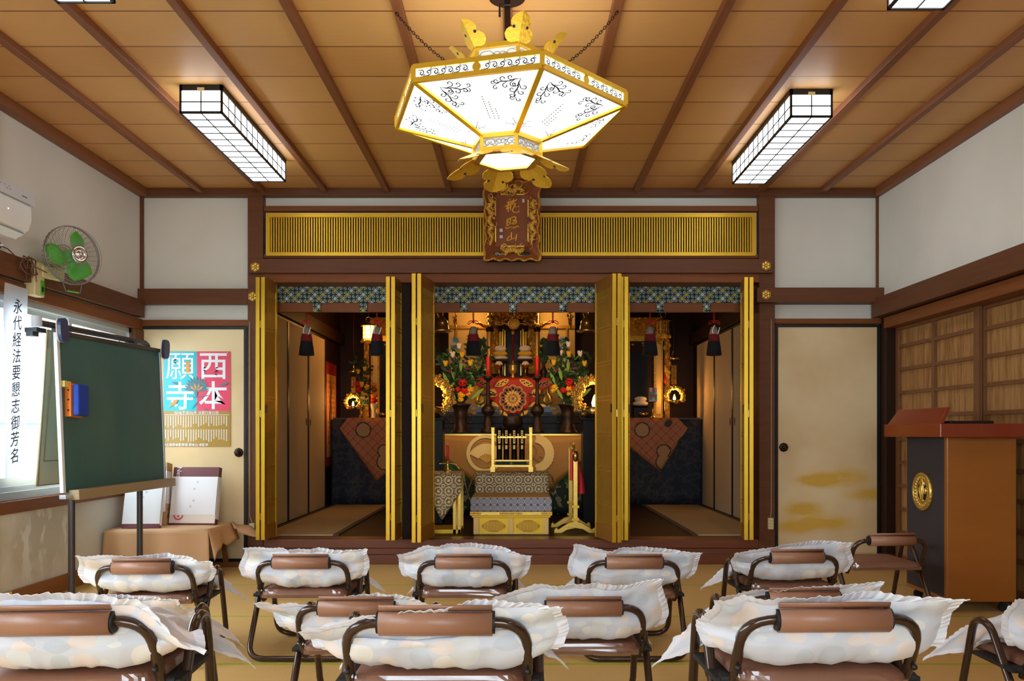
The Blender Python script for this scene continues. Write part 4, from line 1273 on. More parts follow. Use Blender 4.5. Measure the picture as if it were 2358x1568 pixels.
feather(388, 940, .75, 30, 4.2, 'poster_orange'); feather(394, 880, -.2, 18, 3.0, 'poster_leaf'); feather(502, 890, .35, 26, 3.0, 'poster_leaf')
for a, b in ((402, 831), (470, 849), (498, 849), (496, 858)):
    feather(a - 3, b, .5, 8, 1.3, 'ink'); feather(a - 3, b + 2, -.5, 8, 1.3, 'ink')
rect(428, 832, 437, 858, 'poster_orange', .003)
m.build('sheet', po)
for px in (381, 524):
    x_, z_ = PZ(px, 812.5); mbw(po).ball((x_, yp + .002, z_), .006, 'plastic_yellow', 8, 6).build('pushpin', po)

# ================================================================== LOW TABLE WITH PAPER CLOTH
tb = thing('low_table', 'low wooden table under brown paper in the left corner', 'table', (-2.46, 5.85, 0))
tx0, tx1, ty0, ty1, tz = -2.79, -2.11, 5.60, 6.08, .318
mbw(tb).box(tx0, tx1, ty0, ty1, tz - .03, tz - .002, 'wood_table').build('tabletop', tb, bevel=.004)
for x in (tx0 + .06, tx1 - .06):
    for y in (ty0 + .05, ty1 - .04):
        m = mbw(tb); bar(m, (x + (.03 if x > -2.4 else -.03), y, .03), (x, y, tz - .03), .03, 'wood_table'); m.build('leg', tb)
m = mbw(tb)
for y in (ty0 + .05, ty1 - .04): m.box(tx0, tx1 + .09, y - .022, y + .022, 0, .032, 'wood_table')
m.build('foot_rail', tb, bevel=.003)
pc = thing('paper_cloth', 'creased brown paper covering the low table in the left corner', 'tablecloth', (-2.46, 5.84, tz))
m = mbw(pc)
cz = tz + .003
def crease(x, y): return .004 * noise.noise(Vector((x * 9, y * 9, 1.3)))
m.grid(lambda u, v: (tx0 - .02 + (tx1 - tx0 + .03) * u, ty0 - .012 + (ty1 - ty0 + .03) * v, cz + .002 * noise.noise(Vector((u * 6, v * 5, 0)))), 16, 12, 'kraft_paper')
m.grid(lambda u, v: (tx0 - .02 + (tx1 - tx0 + .03) * u + .035 * v * (u - .45), ty0 - .012 - .02 * v + .016 * v * math.sin(u * 17 + 1), cz - .235 * v - .01 * v * math.sin(u * 9)), 34, 10, 'kraft_paper')
m.grid(lambda u, v: (tx1 + .01 + .05 * v + .012 * math.sin(u * 11) * v, ty0 - .012 + (ty1 - ty0 + .03) * u - .02 * v * (1 - u), cz - (.13 - .02 * u + .014 * math.sin(u * 15)) * v * (1 if u > .06 else 1.6 - 10 * u)), 26, 8, 'kraft_paper')
m.grid(lambda u, v: (tx1 + .01 + .06 * v * (1 + u) + .14 * u * v, ty1 - .07 + .085 * u, cz - .02 * v - .05 * v * v + .012 * math.sin(v * 9 + u * 4) - .04 * u * v), 8, 10, 'kraft_paper')
m.build('sheet', pc, solid=.0015)
# boxes leaning on the wall
def leaning_box(label, x0, x1, yb, h, d, lean, yaw, mats_, extra, name='leaning_box'):
    t = thing(name, label, 'box', ((x0 + x1) / 2, yb, tz + .006))
    M = RZ(yaw) @ RX(-lean); w_ = x1 - x0
    m = MB(M); m.box(-w_ / 2, w_ / 2, 0, d, 0, h, mats_); m.build('body', t, bevel=.003)
    extra(t, M, w_, h, d); return t
def ex1(t, M, w_, h, d):
    m = MB(M); m.box(-w_ / 2 + .004, w_ / 2 - .004, -.003, 0, h * .17, h * .83, 'paper_white').box(w_ / 2, w_ / 2 + .002, 0, d, h * .1, h * .83, 'paper_white')
    for a, b in ((.02, .72), (.0, .6), (-.0, .40), (-.02, .30)): m.box(a - .008, a + .008, -.0036, -.003, h * b, h * b + .014, 'plastic_grey')
    m.build('wrapping_sheet', t)
    m = MB(M); m.box(-w_ / 2 + .002, w_ / 2 - .002, -.0015, 0, .012, h * .17, 'cardboard_cream')
    m.build('label_band', t); m = MB(M)
    m.text('Nes', .05, 'paper_white', frame((-w_ / 2 + .045, -.004, h * .905), (0, 0, -1), (1, 0, 0)), .0003)
    m.build('lettering', t)
    m = MB(M); ce = (-w_ * .3, h * .165)
    def ring(r0, r1, a0, a1, n, y):
        vs = []; fs = []
        for i in range(n + 1):
            a = a0 + (a1 - a0) * i / n
            vs += [(ce[0] + r0 * math.cos(a), y, ce[1] + r0 * math.sin(a)), (ce[0] + r1 * math.cos(a), y, ce[1] + r1 * math.sin(a))]
        for i in range(n): fs.append((2 * i, 2 * i + 1, 2 * i + 3, 2 * i + 2))
        m.add(vs, fs, 'poster_red')
    ring(.026, .036, PI, 2 * PI, 16, -.0035); m.ball((ce[0], -.003, ce[1] - .008), (.008, .001, .008), 'poster_red', 8, 6); m.build('round_mark', t)
leaning_box('maroon box wrapped in white paper with a red round mark, right on the low table', X(397, 5.98), X(505, 5.98), 5.90, .42, .05, .20, -.06, 'cardboard_maroon', ex1)
def ex2(t, M, w_, h, d):
    m = MB(M); m.box(-w_ / 2 + .004, w_ / 2 - .002, -.003, 0, .03, h * .985, 'paper_white').box(w_ / 2, w_ / 2 + .002, 0, d, .02, h, 'paper_white')
    for a, b in ((.02, .82), (.0, .7), (.0, .42), (.0, .25)): m.box(a - .008, a + .008, -.0036, -.003, h * b, h * b + .014, 'plastic_grey')
    m.build('wrapping_sheet', t)
    m = MB(M); m.add([(-w_ / 2 + .01, -.006, .0), (w_ / 2 - .07, -.006, .0), (w_ / 2 - .09, -.004, .026), (-w_ / 2 + .06, -.004, .026)], [(0, 1, 2, 3)], 'cardboard_maroon'); m.build('bottom_flap', t)
leaning_box('white paper-wrapped box with a maroon flap, left front on the low table', X(289, 5.75), X(375, 5.75), 5.69, .30, .03, .24, .05, 'cardboard_maroon', ex2)
def ex3(t, M, w_, h, d):
    m = MB(M); m.box(-w_ / 2, w_ / 2, -.003, 0, .1, h * .86, 'paper_white').box(w_ / 2, w_ / 2 + .002, .01, d - .012, h * .35, h * .86, 'paper_white'); m.build('wrapping_sheet', t)
    m = MB(M); m.ball((w_ / 2 + .001, d * .5, .07), (.002, .014, .014), 'plastic_blue', 8, 6); m.build('side_mark', t)
    m = MB(M); m.ball((w_ / 2 + .001, d * .45, .12), (.002, .006, .006), 'ink', 8, 6); m.build('side_mark', t)
leaning_box('tan cardboard box wrapped in white paper behind the blackboard corner', X(300, 5.9), X(387, 5.9), 5.83, .455, .13, .14, .12, 'cardboard', ex3)

# ================================================================== LECTERN
le = thing('lectern', 'tall orange-brown wooden lectern with a gold crest at the right wall', 'lectern', (2.53, 4.72, 0))
lx0, lx1, ly0, ly1 = 2.352, 2.735, 4.49, 4.96
mbw(le).box(lx0, lx1, ly0, ly1, .06, .965, 'lectern_wood').build('body', le, bevel=.006)
mbw(le).box(lx0 - .004, lx0, ly0 + .02, ly1 - .022, .085, .963, 'speaker_cloth').build('front_panel', le)
m = mbw(le)
for i in range(8): m.box(lx0 - .005, lx0 - .003, ly0 + .17 - i * .011, ly0 + .178 - i * .011, .074, .082, 'plastic_ivory')
mbw(le).box(lx0 - .003, lx0 + .001, ly0, ly0 + .02, .06, .964, 'lectern_wood').build('edge_strip', le)
mbw(le).box(2.25, 2.76, 4.36, 5.03, .962, 1.036, 'lectern_red').build('top_slab', le, bevel=.004)
m = mbw(le)
m.add([(2.262, 4.39, 1.036), (2.262, 5.01, 1.036), (2.31, 4.97, 1.125), (2.31, 4.41, 1.125), (2.285, 4.39, 1.036), (2.285, 5.01, 1.036), (2.333, 4.97, 1.125), (2.333, 4.41, 1.125)],
      [(0, 1, 2, 3), (7, 6, 5, 4), (0, 3, 7, 4), (1, 5, 6, 2), (3, 2, 6, 7), (0, 4, 5, 1)], 'lectern_red'); m.build('front_ledge', le, bevel=.003)
m = mbw(le); m.box(2.36, 2.60, 4.47, 4.94, 1.037, 1.052, 'black'); m.build('reading_mat', le, bevel=.004)
ec = Vector((lx0 - .006, 4.735, Z(1132, 4.72))); ME = T(*le.location).inverted() @ frame(ec, (0, -1, 0), (0, 0, 1))
m = MB(ME); R = .105
m.tube(circ(R * .93, .006, 48), .013, 'gold_leaf', 8, True); m.tube(circ(R * .6, .006, 40), .006, 'gold_leaf', 6, True)
for i in range(26):
    a = 2 * PI * i / 26
    m.ball((R * .78 * math.cos(a), R * .78 * math.sin(a), .008), (.014, .014, .009), 'gold_leaf', 8, 6); m.ball((R * .97 * math.cos(a), R * .97 * math.sin(a), .008), (.010, .010, .008), 'gold_leaf', 8, 6)
for sg in (-1, 1):
    m.tube([(sg * x, y, .01) for x, y in ((.0, .09), (.012, .05), (.02, .0), (.012, -.04), (.0, -.05))], .005, 'gold_leaf')
    m.ball((sg * .035, .005, .006), (.014, .022, .008), 'gold_leaf', 10, 6); m.ball((sg * .02, .045, .006), (.008, .02, .008), 'gold_leaf', 10, 6)
m.ball((0, 0, .006), (.008, .05, .01), 'gold_leaf', 10, 8).ball((0, -.052, .006), (.02, .01, .009), 'gold_leaf', 10, 6)
m.build('crest', le)
for x in (lx0 + .05, lx1 - .05):
    for y in (ly0 + .04, ly1 - .05):
        m = mbw(le); m.lathe([(.026, -.009), (.026, .009)], 'rubber', 16, M=T(x, y, .026) @ RX(PI / 2)).box(x - .012, x + .012, y - .014, y + .014, .03, .062, 'rubber'); m.build('caster', le)

# ================================================================== OUTLETS ON THE POSTS
for px, py, nm in ((582, 1217, 'left'), (1773, 1205, 'right')):
    y = 6.13; o = thing('outlet', 'ivory surface outlet low on the %s altar post' % nm, 'outlet', (X(px, y), y, Z(py + 13, y)), 0, 'outlets on the altar posts')
    x = X(px, y); z0, z1 = Z(py + 13, y), Z(py - 13, y)
    m = mbw(o); m.box(x - .02, x + .02, y - .026, y, z0, z1, 'plastic_ivory'); m.build('box', o, bevel=.003)
    m = mbw(o)
    for q in (.25, .5, .75):
        for dx in (-.007, .007): m.box(x + dx - .0015, x + dx + .0015, y - .0266, y - .0255, z0 + (z1 - z0) * q - .004, z0 + (z1 - z0) * q + .004, 'ink')
    m.build('slots', o)
    zz = Z(740 if nm == 'left' else 735, y); xx = X(577 if nm == 'left' else 1777, y)
    m = mbw(o); m.tube([(x, y - .008, z1), (xx - .004, y - .004, z1 + .05), (xx - .004, y - .004, zz)], .004, 'rail_tan', 6); m.build('cable', o)

# ================================================================== FOLDING CHAIRS AND CUSHIONS
def fillet(pts, r, n=6, closed=False):
    """polyline with rounded corners"""
    P = [Vector(p) for p in pts]; out = []; N = len(P)
    for i in range(N):
        if not closed and i in (0, N - 1): out.append(P[i]); continue
        a, b, c = P[i - 1], P[i], P[(i + 1) % N]
        rr = r[i] if isinstance(r, (list, tuple)) else r
        d1, d2 = (a - b), (c - b); q = min(rr, d1.length * .48, d2.length * .48)
        p, s_ = b + d1.normalized() * q, b + d2.normalized() * q
        for j in range(n + 1):
            t = j / n; out.append(p * (1 - t) ** 2 + b * 2 * t * (1 - t) + s_ * t * t)
    return out
def make_chair(h, cushionless=False):
    """pieces of one chair at seat height h, standing at the origin and facing +y"""
    D = {}
    R = .0125
    m = MB()
    pts = [(-.192, -.10, h - .062), (-.196, -.135, h - .02), (-.196, -.2, h + .118), (.196, -.2, h + .118), (.196, -.135, h - .02), (.192, -.10, h - .062)]
    m.tube(fillet(pts, [0, .03, .095, .095, .03, 0], 7), R, 'tube_brown', 10); D['back_frame'] = [m]
    m = MB()
    az, ay = h + .072, .06
    def side(s_): return [(s_ * .224, -.235, .014), (s_ * .224, ay - .045, az), (s_ * .224, ay + .045, az), (s_ * .224, .215, .014)]
    l, r = side(-1), side(1)
    loop = [r[0], r[1], r[2], r[3], l[3], l[2], l[1], l[0]]
    m.tube(fillet(loop, [.07, .045, .045, .07, .07, .045, .045, .07], 6, True), R, 'tube_brown', 10, True); D['leg_frame'] = [m]
    m = MB()
    def seat(u, v):
        a = 2 * PI * u; k = .22
        x = .195 * math.copysign(abs(math.cos(a)) ** k, math.cos(a)); y = .02 + .19 * math.copysign(abs(math.sin(a)) ** k, math.sin(a))
        s_ = [1, .985, .93, .7, .35, .0]; zz = [-.0, .012, .020, .026, .03, .031]
        i = min(int(v * 5), 4); f = v * 5 - i
        q = s_[i] * (1 - f) + s_[i + 1] * f; z = zz[i] * (1 - f) + zz[i + 1] * f
        return (x * q, .02 + (y - .02) * q, h - .031 + z)
    m.grid(seat, 40, 10, 'vinyl_seat')
    m.box(-.185, .185, -.16, .20, h - .045, h - .028, 'vinyl_seat'); D['seat'] = [m]
    m = MB(); r_ = random.Random(3)
    def film(u, v):
        a = 2 * PI * u; k = .25
        x = math.copysign(abs(math.cos(a)) ** k, math.cos(a)); y = math.copysign(abs(math.sin(a)) ** k, math.sin(a))
        q = 1 + .02 * math.sin(v * 3) + .012 * noise.noise(Vector((u * 40, v * 6, 2)))
        s_ = 1.0 if v < .75 else 1 - (v - .75) * .5
        return (.2 * x * q * s_, .02 + .196 * y * q * s_, h - .004 - .055 * v)
    m.grid(film, 72, 6, 'plastic_film', smooth=False); D['plastic_wrap'] = [m]
    # padded grip: rolled vinyl sleeve with an open flap
    m = MB(); gy, gz = -.2, h + .118
    prof = []
    for i in range(27):
        t = i / 26; a = math.radians(118) + t * math.radians(352); rr = .0265 + .0018 * t
        prof.append((math.cos(a) * rr, math.sin(a) * rr * 1.02))
    fl = [(prof[-1][0] - .004, prof[-1][1] + .006), (prof[-1][0] - .006, prof[-1][1] + .012)]
    prof = prof + fl
    m.grid(lambda u, v: (-.121 + .242 * u, gy + prof[min(int(v * (len(prof) - 1) + .5), len(prof) - 1)][0], gz + prof[min(int(v * (len(prof) - 1) + .5), len(prof) - 1)][1]), 2, len(prof) - 1, 'vinyl')
    D['grip'] = [m]
    e = []
    for s_ in (-1, 1):
        m = MB(); m.lathe([(.0245, -.004), (.0245, .004)], 'rubber', 16, M=T(s_ * .1225, gy, gz) @ RY(PI / 2)); e.append(m)
    D['grip_end'] = e
    b = []; c = []
    for s_ in (-1, 1):
        m = MB(); m.ball((s_ * .197, -.166, h + .002), (.0075, .0075, .0075), 'black', 10, 6); b.append(m)
        m = MB(); m.tube([(s_ * .196, -.115, h - .036), (s_ * .224, -.115, h - .036)], .0125, 'rubber', 10).box(min(s_ * .19, s_ * .235), max(s_ * .19, s_ * .235), -.12, .1, h - .046, h - .034, 'rubber'); c.append(m)
    D['bolt'] = b; D['connector'] = c
    return D
def chair_proto(h, name, label):
    t = thing(name, label, 'chair'); ch = []
    for k, ms in make_chair(h).items():
        for m in ms: ch.append(m.build(k, t, solid=.003 if k == 'grip' else 0))
    for o in ch:
        if o.name.startswith('grip') and not o.name.startswith('grip_end'): o['label'] = 'brown padded vinyl grip'
        if o.name.startswith('plastic_wrap'): o['label'] = 'clear plastic film around the seat'
    return t, ch
def dup_chair(src, label):
    t, ch = src; r = t.copy(); C.objects.link(r); r['label'] = label
    for c in ch:
        d = c.copy(); C.objects.link(d); d.parent = r
    return r
LOW, TALL = .305, .465
low = chair_proto(LOW, 'folding_chair', ''); tall = chair_proto(TALL, 'folding_chair', '')
used = set()

def cushion(x, y, rz, h, label, offs, ext, seed, front=1.0):
    """square frilled cushion folded into the chair: its back edge stands up behind the grip, front corners hang over the arms"""
    r_ = random.Random(seed); s0 = r_.uniform(0, 50)
    t = thing('frilled_cushion', label, 'cushion', (x, y, h - .002), rz, 'white frilled cushions on the chairs')
    prof = [(-.19, .19), (-.155, .135), (-.15, .075), (-.142, .045), (-.09, .036), (.05, .042), (.16, .044), (.26, .03)]
    wid = [.262, .266, .264, .245, .2, .198, .215, .29]
    def lerp_(L, v):
        q = v * (len(L) - 1); i = min(max(int(q), 0), len(L) - 2); f = q - i
        p0, p1, p2, p3 = L[max(i - 1, 0)], L[i], L[i + 1], L[min(i + 2, len(L) - 1)]
        if isinstance(p1, tuple): return tuple(.5 * (2 * b + (c - a) * f + (2 * a - 5 * b + 4 * c - d) * f * f + (3 * b - a - 3 * c + d) * f ** 3) for a, b, c, d in zip(p0, p1, p2, p3))
        return .5 * (2 * p1 + (p2 - p0) * f + (2 * p0 - 5 * p1 + 4 * p2 - p3) * f * f + (3 * p1 - p0 - 3 * p2 + p3) * f ** 3)
    def Sf(u, v):          # u,v in -1..1 (v=-1 back edge)
        tt = (v + 1) / 2
        yy, zz = lerp_(prof, tt); wd = lerp_(wid, tt)
        e = ext[0] if u < 0 else ext[1]
        k = max(0.0, 1 - tt / .30); k = k * k * (3 - 2 * k) if k < 1 else k
        wd = wd * (1 - k) + e * k
        q = (max(-1.15, min(1.15, u)) + 1) * 2; i = min(max(int(q), 0), 3); f = q - i; f2 = f * f * (3 - 2 * f) if 0 <= f <= 1 else f
        off = offs[i] * (1 - f2) + offs[i + 1] * f2
        zz += (.118 + off - .19 - .018) * k
        yy += -.03 * k * abs(u) ** 3 * (1 if r_ else 1) + .012 * math.sin(3 * u + s0) * k
        fr = max(0.0, (tt - .62) / .38)
        a3 = abs(u) ** 2.5
        zz -= (.125 * fr * a3) * front
        mid = max(0.0, 1 - abs(tt - .34) / .2)
        zz += .012 * mid * abs(u) ** 4
        wr = .011 * noise.noise(Vector((u * 2.6 + s0, v * 3.2, s0))) + .006 * noise.noise(Vector((u * 6 + s0, v * 7, 3))) + .0035 * noise.noise(Vector((u * 15, v * 12 + s0, 7)))
        kb = max(0.0, min(1.0, (tt - .22) / .25)); kb = kb * kb * (3 - 2 * kb)
        return Vector((u * wd, yy, zz)), wr
    def Nf(u, v):
        e = .02
        a = Sf(u + e, v)[0] - Sf(u - e, v)[0]; b = Sf(u, v + e)[0] - Sf(u, v - e)[0]
        n = a.cross(b); return n.normalized() if n.length > 1e-9 else Vector((0, 0, 1))
    nu = nv = 34
    m = MB()
    for sg in (1, -1):
        def fn(a, b):
            u, v = 2 * a - 1, 2 * b - 1
            th = (.034 + .012 * math.exp(-((v + .45) / .3) ** 2)) * (1 - abs(u) ** 3.2) ** .7 * (1 - abs(v) ** 3.2) ** .7
            p, wr = Sf(u, v); return p + Nf(u, v) * (th * sg + .0005 * sg + wr)
        m.grid(fn, nu, nv, 'cushion_cloth', uv=lambda a, b: (a * .56 + s0, b * .56), flip=sg < 0)
    m.build('pad', t)
    m = MB(); n = 420; vs = []; fs = []
    def ring(s_):
        s_ = s_ % 4
        if s_ < 1: return (-1 + 2 * s_, -1)
        if s_ < 2: return (1, -1 + 2 * (s_ - 1))
        if s_ < 3: return (1 - 2 * (s_ - 2), 1)
        return (-1, 1 - 2 * (s_ - 3))
    for i in range(n):
        u, v = ring(4 * i / n); nn = Nf(u * .96, v * .96); p, wr = Sf(u, v); p = p + Nf(u, v) * wr
        out = (Sf(u, v)[0] - Sf(u * .9, v * .9)[0]); cu = abs(u * v) ** 8
        out = out.normalized() * (.024 + .010 * cu)
        ph = (i * .27) % 1.0; zig = (ph if ph < .8 else (1 - ph) * 4) - .4
        vs += [p - out * .3 + nn * .001, p + out * .3 + nn * zig * .003, p + out * (1 + .08 * zig) + nn * (zig * .0045 + .004 * math.sin(i * .11))]
    for i in range(n):
        a, b = 3 * i, 3 * ((i + 1) % n)
        fs += [(a, b, b + 1, a + 1), (a + 1, b + 1, b + 2, a + 2)]
    m.add(vs, fs, 'ruffle_cloth', False); m.build('frill', t, solid=.0012)
    return t

def place(gpx, Yb, h, lab_chair, lab_cush, offs, extl, extr, rz=0.0, seed=1, front=1.0):
    src = tall if h == TALL else low
    if id(src[0]) in used: r = dup_chair(src, lab_chair)
    else: used.add(id(src[0])); r = src[0]; r['label'] = lab_chair
    r['group'] = 'brown tube folding chairs'
    bx = X(gpx, Yb); c = Vector((0, -.2, 0)); c.rotate(Matrix.Rotation(rz, 3, 'Z'))
    r.location = (bx - c.x, Yb - c.y, 0); r.rotation_euler = (0, 0, rz)
    if lab_cush: cushion(r.location.x, r.location.y, rz, h, lab_cush, offs, (extl, extr), seed, front)
# third row, nearest the altar
place(329, 3.44, LOW, 'brown folding chair by the blackboard pole, far row, leftmost', 'frilled white cushion beside the blackboard pole, far row', (.062, .056, .056, .053, .036), .235, .275, .05, 1)
place(694, 3.57, LOW, 'brown folding chair in the far row, before the left altar bay', 'frilled white cushion before the left altar bay, far row', (.074, .068, .06, .06, .072), .225, .27, 0, 2)
place(1068, 3.57, LOW, 'brown folding chair in the middle of the far row, before the centre bay', 'round-topped frilled cushion in the middle of the far row', (.05, .08, .09, .075, .05), .262, .272, 0, 3)
place(1460, 3.57, LOW, 'brown folding chair in the far row, before the right folding doors', 'frilled cushion with a dip on top, before the right folding doors', (.085, .06, .075, .062, .06), .245, .268, 0, 4)
place(1834, 3.72, LOW, 'brown folding chair in the far row, beside the cushionless chair', 'frilled cushion beside the cushionless chair, far row', (.035, .05, .07, .075, .078), .27, .225, .05, 5)
# second row
place(228, 2.62, LOW, 'folding chair in the second row hidden behind the near left chair', 'grey-white cushion mostly hidden behind the near left cushion', (.05, .055, .05, .05, .055), .25, .255, 0, 6)
place(822, 2.65, LOW, 'brown folding chair in the second row, behind the near middle cushion at left', 'wavy frilled cushion with a pointed left ear, second row', (.03, .014, .045, .05, .03), .30, .25, -.02, 7)
place(1344, 2.65, LOW, 'brown folding chair in the second row, right behind the near middle cushion', 'frilled cushion with a high right ear, second row', (.05, .08, .085, .075, .105), .27, .235, .02, 8)
place(1849, 2.8, LOW, 'brown folding chair in the second row, behind the near right cushion', 'long frilled cushion peeking over the near right cushion', (.02, .035, .045, .05, .07), .27, .245, .03, 9)
place(2553, 2.41, LOW, 'brown folding chair cut off by the right edge of the photo', 'frilled cushion cut off by the right edge of the photo', (.09, .085, .08, .07, .06), .27, .25, 0, 10)
# front row: taller chairs
place(126, 1.758, TALL, 'tall brown folding chair in the near left corner', 'large frilled cushion in the near left corner', (.06, .065, .065, .055, -.03), .27, .30, .07, 11)
place(1004, 1.758, TALL, 'tall brown folding chair nearest the camera in the middle', 'large slanting frilled cushion nearest the camera in the middle', (-.005, .02, .037, .053, .052), .262, .248, 0, 12)
place(1917, 1.79, TALL, 'tall brown folding chair nearest the camera at right', 'large flat-topped frilled cushion nearest the camera at right', (.062, .053, .053, .058, .062), .25, .255, .02, 13)
# the chair without a cushion
place(2053, 4.30, LOW, 'brown folding chair without a cushion in front of the lectern', None, None, 0, 0, .06)

# ================================================================== ALTAR FURNISHINGS
FA = .187
def W(px, py, y): return Vector((X(px, y), y, Z(py, y)))
def lathe_px(m, cx, y, prof, mm, n=20, flute=0, fk=0):
    """prof: (radius in px, pixel row) at depth y"""
    m.lathe([(r * y / F_PX, Z(py, y)) for r, py in prof], mm, n, (X(cx, y), y, 0), flute=flute, fk=fk)

# ---- tatami strips in the side bays
for nm, a, b, lab in (('left', -2.02, -1.38, 'pale tatami strip with dark border on the left bay floor'), ('right', 1.36, 2.02, 'pale tatami strip with dark border on the right bay floor')):
    t = thing('tatami_mat', lab, 'tatami mat', ((a + b) / 2, 7.8, FA), 0, 'tatami strips of the side bays')
    mbw(t).box(a + .045, b - .045, 6.36, 9.2, FA, FA + .01, 'tatami_plain').build('mat', t)
    for x in (a, b - .045): mbw(t).box(x, x + .045, 6.36, 9.2, FA, FA + .011, 'tatami_border').build('border', t)

# ---- hanging scroll on the left side wall
sc = thing('hanging_scroll', 'red and tan hanging scroll on the side wall of the left bay', 'scroll', (-AX + .02, 9.08, .55))
xs = -AX + .012; y0_, y1_ = 8.82, 9.34
m = mbw(sc); m.box(xs, xs + .006, y0_, y1_, .62, 1.76, 'scroll_red').box(xs + .006, xs + .008, y0_ + .05, y1_ - .05, .72, 1.62, 'scroll_cloth'); r_ = random.Random(4)
for i in range(6):
    for j in range(13):
        if r_.random() < .8: m.box(xs + .008, xs + .0085, y0_ + .09 + i * .06, y0_ + .12 + i * .06, 1.52 - j * .055, 1.555 - j * .055, 'wood_table')
m.build('mount', sc)
for z in (.61, 1.765): mbw(sc).tube([(xs + .01, y0_ - .02, z), (xs + .01, y1_ + .02, z)], .012, 'wood_dark').build('roller', sc)

# ---- centre: low gold seat with a grey-blue mat
st = thing('priest_platform', 'low gold priest seat with two panels at the front of the centre bay', 'seat', (X(1177, 6.7), 6.7, FA))
y0_ = 6.45
def sx(px): return X(px, y0_)
zt_ = Z(1178, y0_); zb2 = Z(1192, y0_)
m = mbw(st); m.box(sx(1082), sx(1272), y0_ - .01, 7.0, zb2 + .016, zt_, 'gold_leaf').box(sx(1086), sx(1268), y0_, 6.99, zb2, zb2 + .016, 'gold_paint'); m.build('top_slab', st, bevel=.003)
m = mbw(st); m.box(sx(1090), sx(1264), y0_ + .02, 6.97, FA, zb2, 'gold_paint'); m.build('base', st)
m = mbw(st)
for a, b in ((1090, 1103), (1170, 1182), (1250, 1263)): m.box(sx(a), sx(b), y0_ + .002, y0_ + .02, FA, zb2, 'crest_gold')
m.box(sx(1090), sx(1263), y0_ + .006, y0_ + .02, FA, FA + .018, 'gold_leaf'); m.build('corner_posts', st, bevel=.002)
def lobed(cx, cz, w_, h_):
    pts = []
    for i in range(48):
        a = 2 * PI * i / 48; r = 1 + .10 * math.cos(4 * a) + .05 * math.cos(8 * a)
        pts.append((cx + w_ * r * math.copysign(abs(math.cos(a)) ** .6, math.cos(a)), cz + h_ * r * math.copysign(abs(math.sin(a)) ** .7, math.sin(a))))
    return pts
for px in (1136.5, 1216):
    m = mbw(st); M = facing_camera(sx(px), y0_ + .0195, Z(1212, y0_))
    m.prism(lobed(0, 0, .082, .042), .004, 'gold_dim', M)
    for i in range(22): m.box(-.078 + i * .0072, -.0755 + i * .0072, -.035, .035, .004, .0055, 'gold_paint', M)
    m.build('pierced_panel', st)
m = mbw(st)
for a, b in ((1083, 1108), (1150, 1203), (1246, 1271)): m.box(sx(a), sx(b), y0_ - .0125, y0_ - .01, zt_ - .022, zt_ - .006, 'gold_carved')
m.build('metal_fittings', st)
mt = thing('seat_mat', 'grey-blue circle-patterned mat box on the low gold seat', 'mat', (X(1177, 6.7), 6.7, zt_))
zc = Z(1147, y0_); mbw(mt).box(sx(1083), sx(1271), y0_ + .004, 6.99, zt_ + .001, zc, 'cushion_blue').build('side', mt, bevel=.006)
mbw(mt).box(sx(1083) + .01, sx(1271) - .01, y0_ + .012, 6.98, zc, zc + .006, 'tatami_plain').build('mat_top', mt)

# ---- reading desk with brocade, behind the seat
y1 = 7.14
dk = thing('reading_desk', 'narrow desk under silver-gold brocade behind the low gold seat', 'desk', (X(1178, 7.3), 7.3, FA))
zt_ = Z(1089, y1); a, b = X(1096, y1), X(1262, y1)
mbw(dk).box(a, b, y1, 7.48, zt_ - .02, zt_, 'gold_paint').build('desktop', dk)
for x in (a + .03, b - .05):
    for y in (y1 + .03, 7.44): mbw(dk).box(x, x + .025, y, y + .025, FA, zt_ - .02, 'gold_paint').build('leg', dk)
cl = thing('desk_cloth', 'silver-gold flowered brocade over the reading desk', 'cloth', (X(1178, 7.3), 7.3, zt_))
m = mbw(cl); zl = Z(1134, y1) - .06
m.grid(lambda u, v: (a - .01 + (b - a + .02) * u + .012 * math.sin(u * 9) * v * 0, y1 - .004 - .025 * v + .006 * math.sin(u * 13) * v, zt_ + .003 - (zt_ - zl) * v), 24, 8, 'brocade_gold')
m.grid(lambda u, v: (a - .01 + (b - a + .02) * u, y1 - .004 + .36 * v, zt_ + .003), 8, 4, 'brocade_gold')
for s_, xx in ((-1, a - .01), (1, b + .01)):
    m.grid(lambda u, v: (xx + s_ * (.075 * v * (1 - .4 * u)), y1 - .004 + .3 * u - .03 * v, zt_ + .003 - (.06 + .16 * (1 - u)) * v), 8, 8, 'brocade_gold')
m.build('drape', cl, solid=.002)
# gold stand with four scrolls
y2 = 7.32
sd = thing('scroll_stand', 'gold stand on the reading desk holding four dark scrolls', 'stand', (X(1178, y2), y2, zt_ + .004))
def q(px): return X(px, y2)
m = mbw(sd)
for px in (1135, 1222):
    m.box(q(px) - .012, q(px) + .012, y2 - .012, y2 + .012, zt_ + .03, Z(986, y2), 'gold_leaf')
    for k_ in range(3): m.box(q(px) - .016, q(px) + .016, y2 - .016, y2 + .016, Z(994 - k_ * 4, y2), Z(992 - k_ * 4, y2), 'gold_paint')
    m.box(q(px) - .02, q(px) + .02, y2 - .06, y2 + .06, zt_ + .004, zt_ + .05, 'gold_leaf')
m.build('post', sd)
m = mbw(sd); m.box(q(1146), q(1212), y2 - .03, y2 - .018, Z(1008.5, y2), Z(1004.5, y2), 'gold_leaf'); m.build('upper_crossbar', sd)
m = mbw(sd); m.box(q(1135), q(1222), y2 - .02, y2 + .02, Z(1075, y2), Z(1070.5, y2), 'gold_leaf')
